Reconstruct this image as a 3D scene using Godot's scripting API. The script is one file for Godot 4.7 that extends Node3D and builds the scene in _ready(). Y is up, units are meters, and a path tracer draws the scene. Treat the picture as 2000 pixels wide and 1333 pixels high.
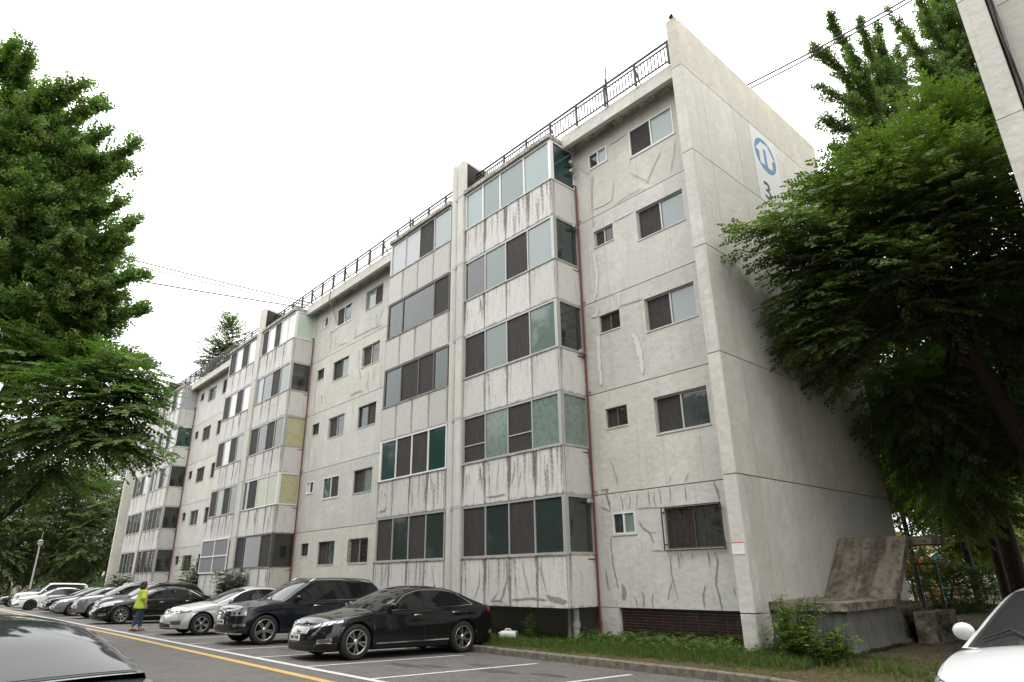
extends Node3D
# An old five-storey apartment block with glazed balconies, cars parked in front of it, overcast day.

const Y0 := 0.81        # underside of the first facade panel
const FH := 2.6         # storey height
const ZR := -0.62       # facade plane
const ZB := 0.42        # balcony front plane
const MODS := [-8.78, -26.05, -43.65]
const XEND := -53.35

var M := {}
var rng := RandomNumberGenerator.new()
var used := {}

# ------------------------------------------------------------------ mesh builder
class Mb:
	var v := PackedVector3Array()
	var n := PackedVector3Array()
	var u := PackedVector2Array()
	var c := PackedColorArray()
	var ix := PackedInt32Array()
	var tint := Color.WHITE
	var tinted := false

	func vert(p: Vector3, nn: Vector3, uv: Vector2) -> int:
		v.append(p); n.append(nn); u.append(uv)
		if tinted:
			c.append(tint)
		return v.size() - 1

	func quad(a: Vector3, b: Vector3, cc: Vector3, d: Vector3) -> void:
		# a b c d run clockwise seen from the front
		var nn := (cc - a).cross(b - a)
		if nn.length_squared() < 1e-14:
			nn = (d - a).cross(cc - a)
		nn = nn.normalized()
		var i := vert(a, nn, Vector2(0, 1))
		vert(b, nn, Vector2(0, 0)); vert(cc, nn, Vector2(1, 0)); vert(d, nn, Vector2(1, 1))
		ix.append_array([i, i + 1, i + 2, i, i + 2, i + 3])

	func tri(a: Vector3, b: Vector3, cc: Vector3) -> void:
		var nn := (cc - a).cross(b - a).normalized()
		var i := vert(a, nn, Vector2(0, 1))
		vert(b, nn, Vector2(.5, 0)); vert(cc, nn, Vector2(1, 1))
		ix.append_array([i, i + 1, i + 2])

	func box2(a: Vector3, b: Vector3) -> void:
		hexa(Vector3(a.x, a.y, a.z), Vector3(b.x, a.y, a.z), Vector3(b.x, a.y, b.z), Vector3(a.x, a.y, b.z),
			Vector3(a.x, b.y, a.z), Vector3(b.x, b.y, a.z), Vector3(b.x, b.y, b.z), Vector3(a.x, b.y, b.z))

	# bottom ring p0..p3 (x0z0, x1z0, x1z1, x0z1) and top ring q0..q3
	func hexa(p0: Vector3, p1: Vector3, p2: Vector3, p3: Vector3, q0: Vector3, q1: Vector3, q2: Vector3, q3: Vector3) -> void:
		quad(p3, q3, q2, p2)   # +z
		quad(p1, q1, q0, p0)   # -z
		quad(p2, q2, q1, p1)   # +x
		quad(p0, q0, q3, p3)   # -x
		quad(q3, q0, q1, q2)   # top
		quad(p0, p3, p2, p1)   # bottom

	func box(at: Vector3, s: Vector3, b := Basis.IDENTITY) -> void:
		var h := s * .5
		var p := []
		for y in [-1, 1]:
			for q in [[-1, -1], [1, -1], [1, 1], [-1, 1]]:
				p.append(at + b * Vector3(q[0] * h.x, y * h.y, q[1] * h.z))
		hexa(p[0], p[1], p[2], p[3], p[4], p[5], p[6], p[7])

	func bar(a: Vector3, b: Vector3, w: float, t: float) -> void:
		var d := (b - a)
		var l := d.length()
		if l < 1e-5:
			return
		d /= l
		var side := d.cross(Vector3.UP)
		if side.length() < .01:
			side = Vector3.RIGHT
		side = side.normalized()
		var up := side.cross(d)
		box((a + b) * .5, Vector3(w, t, l), Basis(side, up, -d))

	# rows of points, smooth
	func grid(rows: Array, flip := false, closed := false) -> void:
		var R := rows.size()
		var C: int = rows[0].size()
		var base := v.size()
		for i in R:
			var r0: PackedVector3Array = rows[maxi(i - 1, 0)]
			var r1: PackedVector3Array = rows[mini(i + 1, R - 1)]
			var r: PackedVector3Array = rows[i]
			for j in C:
				var ja := maxi(j - 1, 0)
				var jb := mini(j + 1, C - 1)
				if closed:
					ja = (j - 1) if j > 0 else C - 2
					jb = (j + 1) if j < C - 1 else 1
				var nn := (r1[j] - r0[j]).cross(r[jb] - r[ja])
				if nn.length_squared() < 1e-16:
					nn = (r1[j] - r0[j]).cross(r1[jb] - r1[ja]) + (r1[j] - r0[j]).cross(r0[jb] - r0[ja])
				if nn.length_squared() < 1e-18:
					nn = Vector3.DOWN
				nn = nn.normalized()
				if not flip:
					nn = -nn
				vert(r[j], nn, Vector2(float(j) / maxf(C - 1, 1), float(i) / maxf(R - 1, 1)))
		for i in R - 1:
			for j in C - 1:
				var a := base + i * C + j
				if flip:
					ix.append_array([a, a + 1, a + C, a + 1, a + C + 1, a + C])
				else:
					ix.append_array([a, a + C, a + 1, a + 1, a + C, a + C + 1])

	func tube(path: PackedVector3Array, radii: PackedFloat32Array, seg := 8, cap := true) -> void:
		var rows := []
		var side := Vector3.ZERO
		for i in path.size():
			var d := (path[mini(i + 1, path.size() - 1)] - path[maxi(i - 1, 0)]).normalized()
			if side == Vector3.ZERO:
				side = d.cross(Vector3.UP)
				if side.length() < .05:
					side = d.cross(Vector3.RIGHT)
				side = side.normalized()
			else:
				side = (side - d * side.dot(d)).normalized()
			var up := d.cross(side)
			var row := PackedVector3Array()
			for k in seg + 1:
				var a := TAU * k / seg
				row.append(path[i] + (side * cos(a) + up * sin(a)) * radii[mini(i, radii.size() - 1)])
			rows.append(row)
		grid(rows, false, true)
		if cap:
			for e in [0, path.size() - 1]:
				var row: PackedVector3Array = rows[e]
				for k in seg:
					if e == 0:
						tri(path[e], row[k], row[k + 1])
					else:
						tri(path[e], row[k + 1], row[k])

	# profile of (radius, height along axis); axis and origin given
	func lathe(prof: Array, o: Vector3, axis: Vector3, seg := 24) -> void:
		var side := axis.cross(Vector3.UP)
		if side.length() < .05:
			side = axis.cross(Vector3.RIGHT)
		side = side.normalized()
		var up := axis.cross(side).normalized()
		var rows := []
		for q in prof:
			var row := PackedVector3Array()
			for k in seg + 1:
				var a := TAU * k / seg
				row.append(o + axis * q.y + (side * cos(a) + up * sin(a)) * q.x)
			rows.append(row)
		grid(rows, false, true)

	func ball(o: Vector3, r: Vector3, seg := 10, b := Basis.IDENTITY) -> void:
		var rows := []
		for i in seg + 1:
			var t := PI * i / seg
			var row := PackedVector3Array()
			for k in seg * 2 + 1:
				var a := TAU * k / (seg * 2)
				row.append(o + b * Vector3(sin(t) * cos(a) * r.x, cos(t) * r.y, sin(t) * sin(a) * r.z))
			rows.append(row)
		grid(rows, false, true)

	func prism(poly: PackedVector2Array, o: Vector3, ax: Vector3, ay: Vector3, depth: Vector3) -> void:
		# flat polygon in (ax, ay), extruded by depth
		var t := Geometry2D.triangulate_polygon(poly)
		for k in range(0, t.size(), 3):
			var q := []
			for e in 3:
				q.append(o + ax * poly[t[k + e]].x + ay * poly[t[k + e]].y)
			tri(q[0] + depth, q[1] + depth, q[2] + depth)
			tri(q[0], q[2], q[1])
		for k in poly.size():
			var a := o + ax * poly[k].x + ay * poly[k].y
			var kb := (k + 1) % poly.size()
			var b := o + ax * poly[kb].x + ay * poly[kb].y
			quad(a, a + depth, b + depth, b)

	func mesh() -> ArrayMesh:
		var m := ArrayMesh.new()
		var a := []
		a.resize(Mesh.ARRAY_MAX)
		a[Mesh.ARRAY_VERTEX] = v
		a[Mesh.ARRAY_NORMAL] = n
		a[Mesh.ARRAY_TEX_UV] = u
		if tinted:
			a[Mesh.ARRAY_COLOR] = c
		a[Mesh.ARRAY_INDEX] = ix
		m.add_surface_from_arrays(Mesh.PRIMITIVE_TRIANGLES, a)
		return m

# ------------------------------------------------------------------ scene helpers
func numbered(called: String) -> String:
	if not used.has(called):
		used[called] = 0
		return called
	used[called] += 1
	return "%s_%03d" % [called, used[called]]

func thing(called: String, label: String, category: String, at := Vector3.ZERO, turn := 0.0, group := "") -> Node3D:
	var o := Node3D.new()
	o.name = numbered(called)
	add_child(o, true)
	o.position = at
	o.rotation.y = turn
	tag(o, label, category, group)
	return o

func tag(o: Node, label: String, category: String, group := "") -> Node:
	o.set_meta("label", label)
	o.set_meta("category", category)
	if group:
		o.set_meta("group", group)
	return o

func put(called: String, mesh: Mesh, material: Material, parent: Node = null, at := Vector3.ZERO) -> MeshInstance3D:
	var o := MeshInstance3D.new()
	o.name = called if parent else numbered(called)
	o.mesh = mesh
	o.material_override = material
	o.position = at
	(parent if parent else self).add_child(o, true)
	return o

func part(called: String, mb: Mb, material: Material, parent: Node = null, at := Vector3.ZERO) -> MeshInstance3D:
	return put(called, mb.mesh(), material, parent, at)

func struct(called: String, mb: Mb, material: Material) -> MeshInstance3D:
	var o := part(called, mb, material)
	o.set_meta("kind", "structure")
	return o

func lin(r: float, g: float, b: float) -> Color:
	return Color(r, g, b).linear_to_srgb()

func gy(x: float, z: float) -> float:   # the asphalt falls gently towards the building
	var xx := clampf(x, -70.0, 25.0)
	return .03 * (clampf(z, 1.0, 6.0) - 6.0) + .004 * (xx + 3.65) - .016 * (clampf(z, 6.0, 12.0) - 6.0) - .08 * smoothstep(1.0, 4.5, x)

func kerb_z(x: float) -> float:
	if x < -6.6:
		return 1.45
	if x < .2:
		return lerpf(1.45, 1.74, (x + 6.6) / 6.8)
	return 1.74 + (x - .2) * .17

func lawn_y(x: float, z: float) -> float:
	var k := kerb_z(x)
	return gy(x, k) + .11 + clampf((k - z) * .05, 0.0, .12)

# ------------------------------------------------------------------ textures
func nimg(w: int, h: int, freq: float, sd: int, oct := 4, kind := FastNoiseLite.TYPE_SIMPLEX_SMOOTH) -> Image:
	var f := FastNoiseLite.new()
	f.seed = sd
	f.noise_type = kind
	f.frequency = freq
	f.fractal_octaves = oct
	var im := f.get_seamless_image(w, h)
	im.convert(Image.FORMAT_L8)
	return im

func stretched(w: int, h: int, sw: int, sh: int, freq: float, sd: int, oct := 3) -> Image:
	var im := nimg(sw, sh, freq, sd, oct)
	im.resize(w, h, Image.INTERPOLATE_CUBIC)
	return im

# colour picture mixed from grey pictures: each layer is [image, colour, low, high, strength]
func mixed(w: int, h: int, base: Color, layers: Array) -> ImageTexture:
	var r := PackedFloat32Array(); var g := PackedFloat32Array(); var b := PackedFloat32Array()
	var count := w * h
	r.resize(count); g.resize(count); b.resize(count)
	r.fill(base.r); g.fill(base.g); b.fill(base.b)
	for l in layers:
		var d: PackedByteArray = l[0].get_data()
		var col: Color = l[1]
		var lut := PackedFloat32Array()
		for k in 256:
			lut.append(smoothstep(float(l[2]), float(l[3]), k / 255.0) * float(l[4]))
		for k in count:
			var f := lut[d[k]]
			if f > 0.004:
				r[k] += (col.r - r[k]) * f
				g[k] += (col.g - g[k]) * f
				b[k] += (col.b - b[k]) * f
	var o := PackedByteArray()
	o.resize(count * 3)
	for k in count:
		o[k * 3] = int(clampf(r[k], 0, 1) * 255.0)
		o[k * 3 + 1] = int(clampf(g[k], 0, 1) * 255.0)
		o[k * 3 + 2] = int(clampf(b[k], 0, 1) * 255.0)
	var im := Image.create_from_data(w, h, false, Image.FORMAT_RGB8, o)
	im.generate_mipmaps()
	return ImageTexture.create_from_image(im)

func normal_tex(sd: int, freq: float, strength: float, size := 512) -> ImageTexture:
	var im := nimg(size, size, freq, sd, 5)
	im.convert(Image.FORMAT_RGBA8)
	im.bump_map_to_normal_map(strength)
	return ImageTexture.create_from_image(im)

func mat(key: String, color: Color, rough := .8, metal := 0.0) -> StandardMaterial3D:
	var m := StandardMaterial3D.new()
	m.albedo_color = color
	m.roughness = rough
	m.metallic = metal
	M[key] = m
	return m

func tri_mat(key: String, tex: Texture2D, scale: float, rough: float, normal: Texture2D = null, nstrength := 1.0) -> StandardMaterial3D:
	var m := mat(key, Color.WHITE, rough)
	m.albedo_texture = tex
	m.uv1_triplanar = true
	m.uv1_world_triplanar = true
	m.uv1_scale = Vector3.ONE * scale
	if normal:
		m.normal_enabled = true
		m.normal_texture = normal
		m.normal_scale = nstrength
	return m

func streaked_panel(sd: int, dirt: float) -> ImageTexture:
	# painted balcony panel: white paint, runs of grime from the sill down, grime along the edges
	var w := 128
	var h := 160
	var R := RandomNumberGenerator.new()
	R.seed = sd
	var d := PackedFloat32Array()
	d.resize(w * h)
	var runs := int(15 * dirt) + 4
	for i in runs:
		var x := R.randf() * w
		if R.randf() < .62:
			x = (R.randf() * 9.0) if R.randf() < .5 else (w - R.randf() * 9.0)
		var wd := R.randf_range(1.0, 5.0)
		var ln := h * (R.randf_range(.15, .6) if R.randf() < .6 else R.randf_range(.6, 1.0))
		var st := R.randf_range(.28, .85) * clampf(dirt, .35, 1.2)
		var wob := R.randf() * TAU
		var y0 := 0 if R.randf() < .55 else int(R.randf_range(0.0, .45) * h)
		for yy in mini(int(ln), h - y0):
			var y := y0 + yy
			var cx := x + sin(y * .05 + wob) * 1.2
			var f := st * (1.0 - pow(yy / ln, 2.0)) * (.75 + .25 * sin(y * .31 + wob))
			for xx in range(maxi(int(cx - wd * 1.5), 0), mini(int(cx + wd * 1.5) + 1, w)):
				var q := 1.0 - absf(xx - cx) / (wd * 1.5)
				if q > 0.0:
					d[y * w + xx] += f * q
	var blotch := nimg(w, h, .03, sd + 7, 4).get_data()
	var fine := nimg(w, h, .15, sd + 11, 2).get_data()
	var grain := stretched(w, h, w, 12, .09, sd + 3, 3).get_data()
	var o := PackedByteArray()
	o.resize(w * h * 3)
	var tone := R.randf_range(.9, 1.0)
	for y in h:
		for x in w:
			var k := y * w + x
			var f := d[k]
			var bt := blotch[k] / 255.0
			f += smoothstep(.6, .85, grain[k] / 255.0) * .16 * dirt
			if y > h - 9:
				f += smoothstep(.35, .7, bt) * .5 * (y - h + 9) / 9.0
			if x < 3 or x > w - 4:
				f += .35 * (.5 + bt)
			f += smoothstep(.65, .85, bt) * .08
			f = clampf(f * (.7 + .6 * fine[k] / 255.0), 0.0, .82)
			var pr := .805 * tone; var pg := .80 * tone; var pb := .788 * tone
			var tn := smoothstep(.66, .76, bt) * .12
			o[k * 3] = int(255.0 * clampf(lerpf(pr, .36, f) + tn * .05, 0, 1))
			o[k * 3 + 1] = int(255.0 * clampf(lerpf(pg, .318, f), 0, 1))
			o[k * 3 + 2] = int(255.0 * clampf(lerpf(pb, .278, f) - tn * .12, 0, 1))
	var im := Image.create_from_data(w, h, false, Image.FORMAT_RGB8, o)
	return ImageTexture.create_from_image(im)

func make_materials() -> void:
	# painted concrete: mottled warm grey with faint vertical washes and small stains
	var big := nimg(512, 512, .006, 3, 5)
	var mid := nimg(512, 512, .025, 5, 5)
	var fine := nimg(512, 512, .12, 9, 3)
	var wash := stretched(512, 512, 512, 28, .06, 17, 4)
	var wash2 := stretched(512, 512, 512, 60, .11, 23, 4)
	var nrm := normal_tex(31, .05, 3.0)
	var wall_tex := mixed(512, 512, Color(.77, .763, .738), [
		[big, Color(.812, .806, .783), .42, .75, .7], [mid, Color(.73, .722, .698), .5, .8, .4],
		[wash, Color(.70, .685, .655), .60, .85, .4], [fine, Color(.745, .735, .705), .6, .9, .2], [mid, Color(.82, .76, .66), .16, .02, .4]])
	var m := tri_mat("wall", wall_tex, .19, .88, nrm, .25)
	m = tri_mat("wall_b", wall_tex, .137, .88, nrm, .25); m.albedo_color = Color(.97, .97, .965); m.uv1_offset = Vector3(.37, .61, .2)
	m = tri_mat("wall_c", wall_tex, .163, .88, nrm, .25); m.albedo_color = Color(1.0, .995, .985); m.uv1_offset = Vector3(.7, .15, .5)
	var stain_tex := mixed(512, 512, Color(.74, .725, .68), [
		[big, Color(.80, .79, .75), .45, .8, .6], [wash, Color(.80, .73, .645), .6, .82, .35], [big, Color(.80, .74, .66), .58, .72, .35],
		[mid, Color(.66, .65, .61), .6, .85, .4], [fine, Color(.62, .60, .56), .65, .9, .3]])
	tri_mat("peach_stain", stain_tex, .21, .9, nrm, .25)
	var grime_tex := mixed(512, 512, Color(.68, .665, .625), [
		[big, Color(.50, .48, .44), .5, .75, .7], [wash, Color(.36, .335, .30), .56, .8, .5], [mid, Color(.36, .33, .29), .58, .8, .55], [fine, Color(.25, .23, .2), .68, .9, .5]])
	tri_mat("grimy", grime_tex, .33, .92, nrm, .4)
	var soot_tex := mixed(512, 512, Color(.21, .19, .175), [
		[big, Color(.10, .09, .085), .4, .7, .8], [mid, Color(.42, .40, .36), .7, .88, .55], [fine, Color(.3, .28, .25), .6, .9, .4]])
	tri_mat("soot", soot_tex, .4, .95, nrm, .5)
	var slab_tex := mixed(512, 512, Color(.50, .47, .42), [
		[big, Color(.28, .255, .225), .48, .68, .75], [mid, Color(.60, .57, .52), .6, .8, .5], [mid, Color(.2, .18, .16), .42, .2, .6], [fine, Color(.66, .63, .58), .66, .85, .6]])
	tri_mat("raw_concrete", slab_tex, .45, .95, nrm, .8)
	for k in 8:
		m = mat("panel_%d" % k, Color.WHITE, .75)
		m.albedo_texture = streaked_panel(100 + k * 13, [1.3, .9, .6, 1.6, 1.1, .75, 1.4, .5][k])
	for k in 4:
		m = mat("return_%d" % k, Color.WHITE, .75)
		m.albedo_texture = streaked_panel(300 + k * 17, [.45, .3, .55, .25][k])
	for k in 2:
		m = mat("upper_panel_%d" % k, Color(.97, .97, .96), .75)
		m.albedo_texture = streaked_panel(400 + k * 17, [.25, .35][k])
	mat("joint", lin(.13, .125, .115), .95)
	mat("patch_g", lin(.27, .26, .245), .9)
	mat("patch_w", lin(.62, .62, .62), .85)
	mat("patch_p", lin(.43, .42, .42), .9)
	mat("patch_t", lin(.52, .45, .35), .9)
	mat("rust_run", lin(.24, .15, .075), .9)
	# frames
	mat("alu", lin(.42, .42, .40), .45, .3)
	mat("bronze", lin(.10, .085, .07), .5, .2)
	mat("white_frame", lin(.74, .74, .72), .45)
	mat("sill", lin(.36, .34, .31), .8)
	# panes
	var wavy := normal_tex(97, .012, 3.0, 256)
	for a in [["g", .040, .058, .055, .72], ["G", .150, .205, .192, .92], ["t", .026, .068, .062, .72], ["T", .25, .325, .315, .9], ["c", .045, .055, .053, .5], ["d", .028, .03, .029, .8], ["L", .25, .305, .30, .93]]:
		m = mat("pane_" + a[0], lin(a[1], a[2], a[3]), .06)
		m.transparency = BaseMaterial3D.TRANSPARENCY_ALPHA
		m.albedo_color.a = a[4]
		m.metallic_specular = .6
		m.normal_enabled = true
		m.normal_texture = wavy
		m.normal_scale = .12
		m.uv1_triplanar = true
		m.uv1_world_triplanar = true
		m.uv1_scale = Vector3.ONE * .6
	var milky := mixed(256, 256, Color(.47, .53, .51), [[nimg(256, 256, .02, 77, 4), Color(.40, .46, .43), .5, .75, .7], [nimg(256, 256, .05, 79, 3), Color(.52, .57, .52), .55, .8, .6]])
	m = tri_mat("pane_M", milky, .8, .12)
	mat("pane_w", lin(.56, .57, .57), .12)
	mat("pane_W", lin(.38, .39, .41), .25)
	mat("pane_p", lin(.50, .58, .49), .2)
	var yel := mixed(256, 256, Color(.72, .70, .56), [[nimg(256, 256, .015, 61, 4), Color(.64, .61, .47), .5, .8, .5], [nimg(256, 256, .04, 64, 3), Color(.76, .75, .62), .6, .85, .4]])
	tri_mat("pane_y", yel, .7, .35)
	mat("pane_Y", lin(.34, .37, .26), .15)
	var scr := mixed(256, 256, Color(.195, .182, .172), [[stretched(256, 256, 256, 10, .08, 71, 3), Color(.27, .25, .235), .5, .8, .55], [nimg(256, 256, .02, 73, 4), Color(.15, .135, .13), .5, .8, .6]])
	tri_mat("screen", scr, .9, .8)
	mat("mesh_grey", lin(.30, .31, .32), .6)
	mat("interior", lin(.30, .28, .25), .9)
	mat("curtain", lin(.55, .54, .50), .9)
	mat("box_brown", lin(.30, .20, .11), .9)
	mat("box_white", lin(.62, .61, .58), .8)
	mat("basin_red", lin(.42, .03, .03), .4)
	mat("teal_plastic", lin(.03, .20, .15), .4)
	mat("red_pipe", lin(.155, .032, .026), .6)
	mat("grey_pipe", lin(.33, .33, .31), .6)
	mat("dark_metal", lin(.022, .02, .02), .5, .3)
	mat("black_plastic", lin(.015, .015, .015), .5)
	mat("white_plastic", lin(.68, .68, .66), .4)
	mat("paper", lin(.78, .78, .77), .8)
	mat("red_edge", lin(.45, .05, .05), .7)
	var tile := mixed(256, 256, Color(.205, .125, .115), [[nimg(256, 256, .05, 41, 4), Color(.14, .085, .08), .45, .75, .7], [nimg(256, 256, .12, 43, 3), Color(.30, .22, .20), .68, .9, .5]])
	tri_mat("tile", tile, .9, .35)
	m = tri_mat("tile_b", tile, 1.3, .4); m.albedo_color = Color(.8, .78, .78)
	mat("grout", lin(.38, .33, .29), .95)
	var cov := mixed(256, 256, Color(.36, .36, .35), [[stretched(256, 256, 256, 20, .05, 51, 3), Color(.27, .27, .265), .5, .8, .7], [nimg(256, 256, .03, 53, 4), Color(.42, .42, .40), .5, .8, .5]])
	tri_mat("tarp", cov, .6, .7)
	# ground
	var an := nimg(768, 768, .25, 201, 2)
	var ab := nimg(768, 768, .008, 203, 5)
	var am := nimg(768, 768, .03, 205, 5)
	var asp := mixed(768, 768, Color(.385, .37, .355), [[ab, Color(.33, .32, .31), .5, .75, .6], [am, Color(.33, .32, .315), .62, .8, .5], [am, Color(.47, .45, .43), .35, .15, .5],
		[an, Color(.56, .54, .52), .62, .85, .6], [an, Color(.2, .2, .2), .36, .15, .6]])
	tri_mat("asphalt", asp, .22, .9, normal_tex(207, .25, 4.0), .5)
	mat("oil", lin(.062, .060, .058), .6)
	var soil := mixed(512, 512, Color(.30, .255, .20), [[nimg(512, 512, .01, 211, 5), Color(.24, .225, .13), .45, .7, .7], [nimg(512, 512, .05, 213, 5), Color(.40, .36, .22), .55, .8, .6], [nimg(512, 512, .2, 215, 2), Color(.16, .13, .10), .6, .85, .6]])
	tri_mat("soil", soil, .35, .97, normal_tex(217, .1, 6.0), .8)
	var moss := mixed(512, 512, Color(.33, .29, .17), [[nimg(512, 512, .012, 221, 5), Color(.27, .28, .11), .45, .65, .75], [nimg(512, 512, .05, 223, 5), Color(.41, .35, .23), .52, .75, .7], [nimg(512, 512, .03, 229, 5), Color(.22, .18, .12), .55, .75, .7], [nimg(512, 512, .2, 225, 2), Color(.17, .15, .08), .6, .85, .6]])
	tri_mat("moss", moss, .5, .97, normal_tex(227, .12, 6.0), .9)
	var kc := mixed(512, 512, Color(.50, .47, .42), [[nimg(512, 512, .012, 231, 5), Color(.38, .355, .31), .45, .7, .8], [nimg(512, 512, .05, 233, 5), Color(.28, .255, .22), .58, .8, .6], [nimg(512, 512, .2, 235, 2), Color(.60, .57, .52), .62, .85, .5]])
	tri_mat("kerb", kc, .7, .95, normal_tex(237, .12, 5.0), .7)
	var worn := nimg(256, 256, .06, 241, 4)
	var wl := mixed(256, 256, Color(.80, .80, .79), [[worn, Color(.55, .545, .54), .58, .75, .7], [nimg(256, 256, .3, 243, 2), Color(.62, .61, .60), .6, .85, .6]])
	tri_mat("white_line", wl, .9, .8)
	var yl := mixed(256, 256, Color(.80, .65, .36), [[worn, Color(.60, .51, .36), .55, .75, .7], [nimg(256, 256, .3, 245, 2), Color(.58, .49, .32), .55, .8, .7]])
	tri_mat("yellow_line", yl, .9, .8)
	# plants
	var bark := mixed(256, 256, Color(.23, .19, .16), [[stretched(256, 256, 256, 50, .06, 251, 3), Color(.13, .105, .09), .45, .7, .8], [nimg(256, 256, .1, 253, 3), Color(.32, .285, .25), .6, .85, .5]])
	tri_mat("bark", bark, 1.1, .95, normal_tex(255, .06, 6.0, 256), 1.0)
	for a in [["leaf", .42, .12], ["leaf_soft", .55, .05]]:
		m = mat(a[0], Color.WHITE, a[1])
		m.vertex_color_use_as_albedo = true
		m.backlight_enabled = true
		m.backlight = Color(.80, .92, .45)
		m.cull_mode = BaseMaterial3D.CULL_DISABLED
	mat("car_glass_dark", lin(.012, .013, .014), .05)
	mat("twig", lin(.06, .045, .03), .9)
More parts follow.
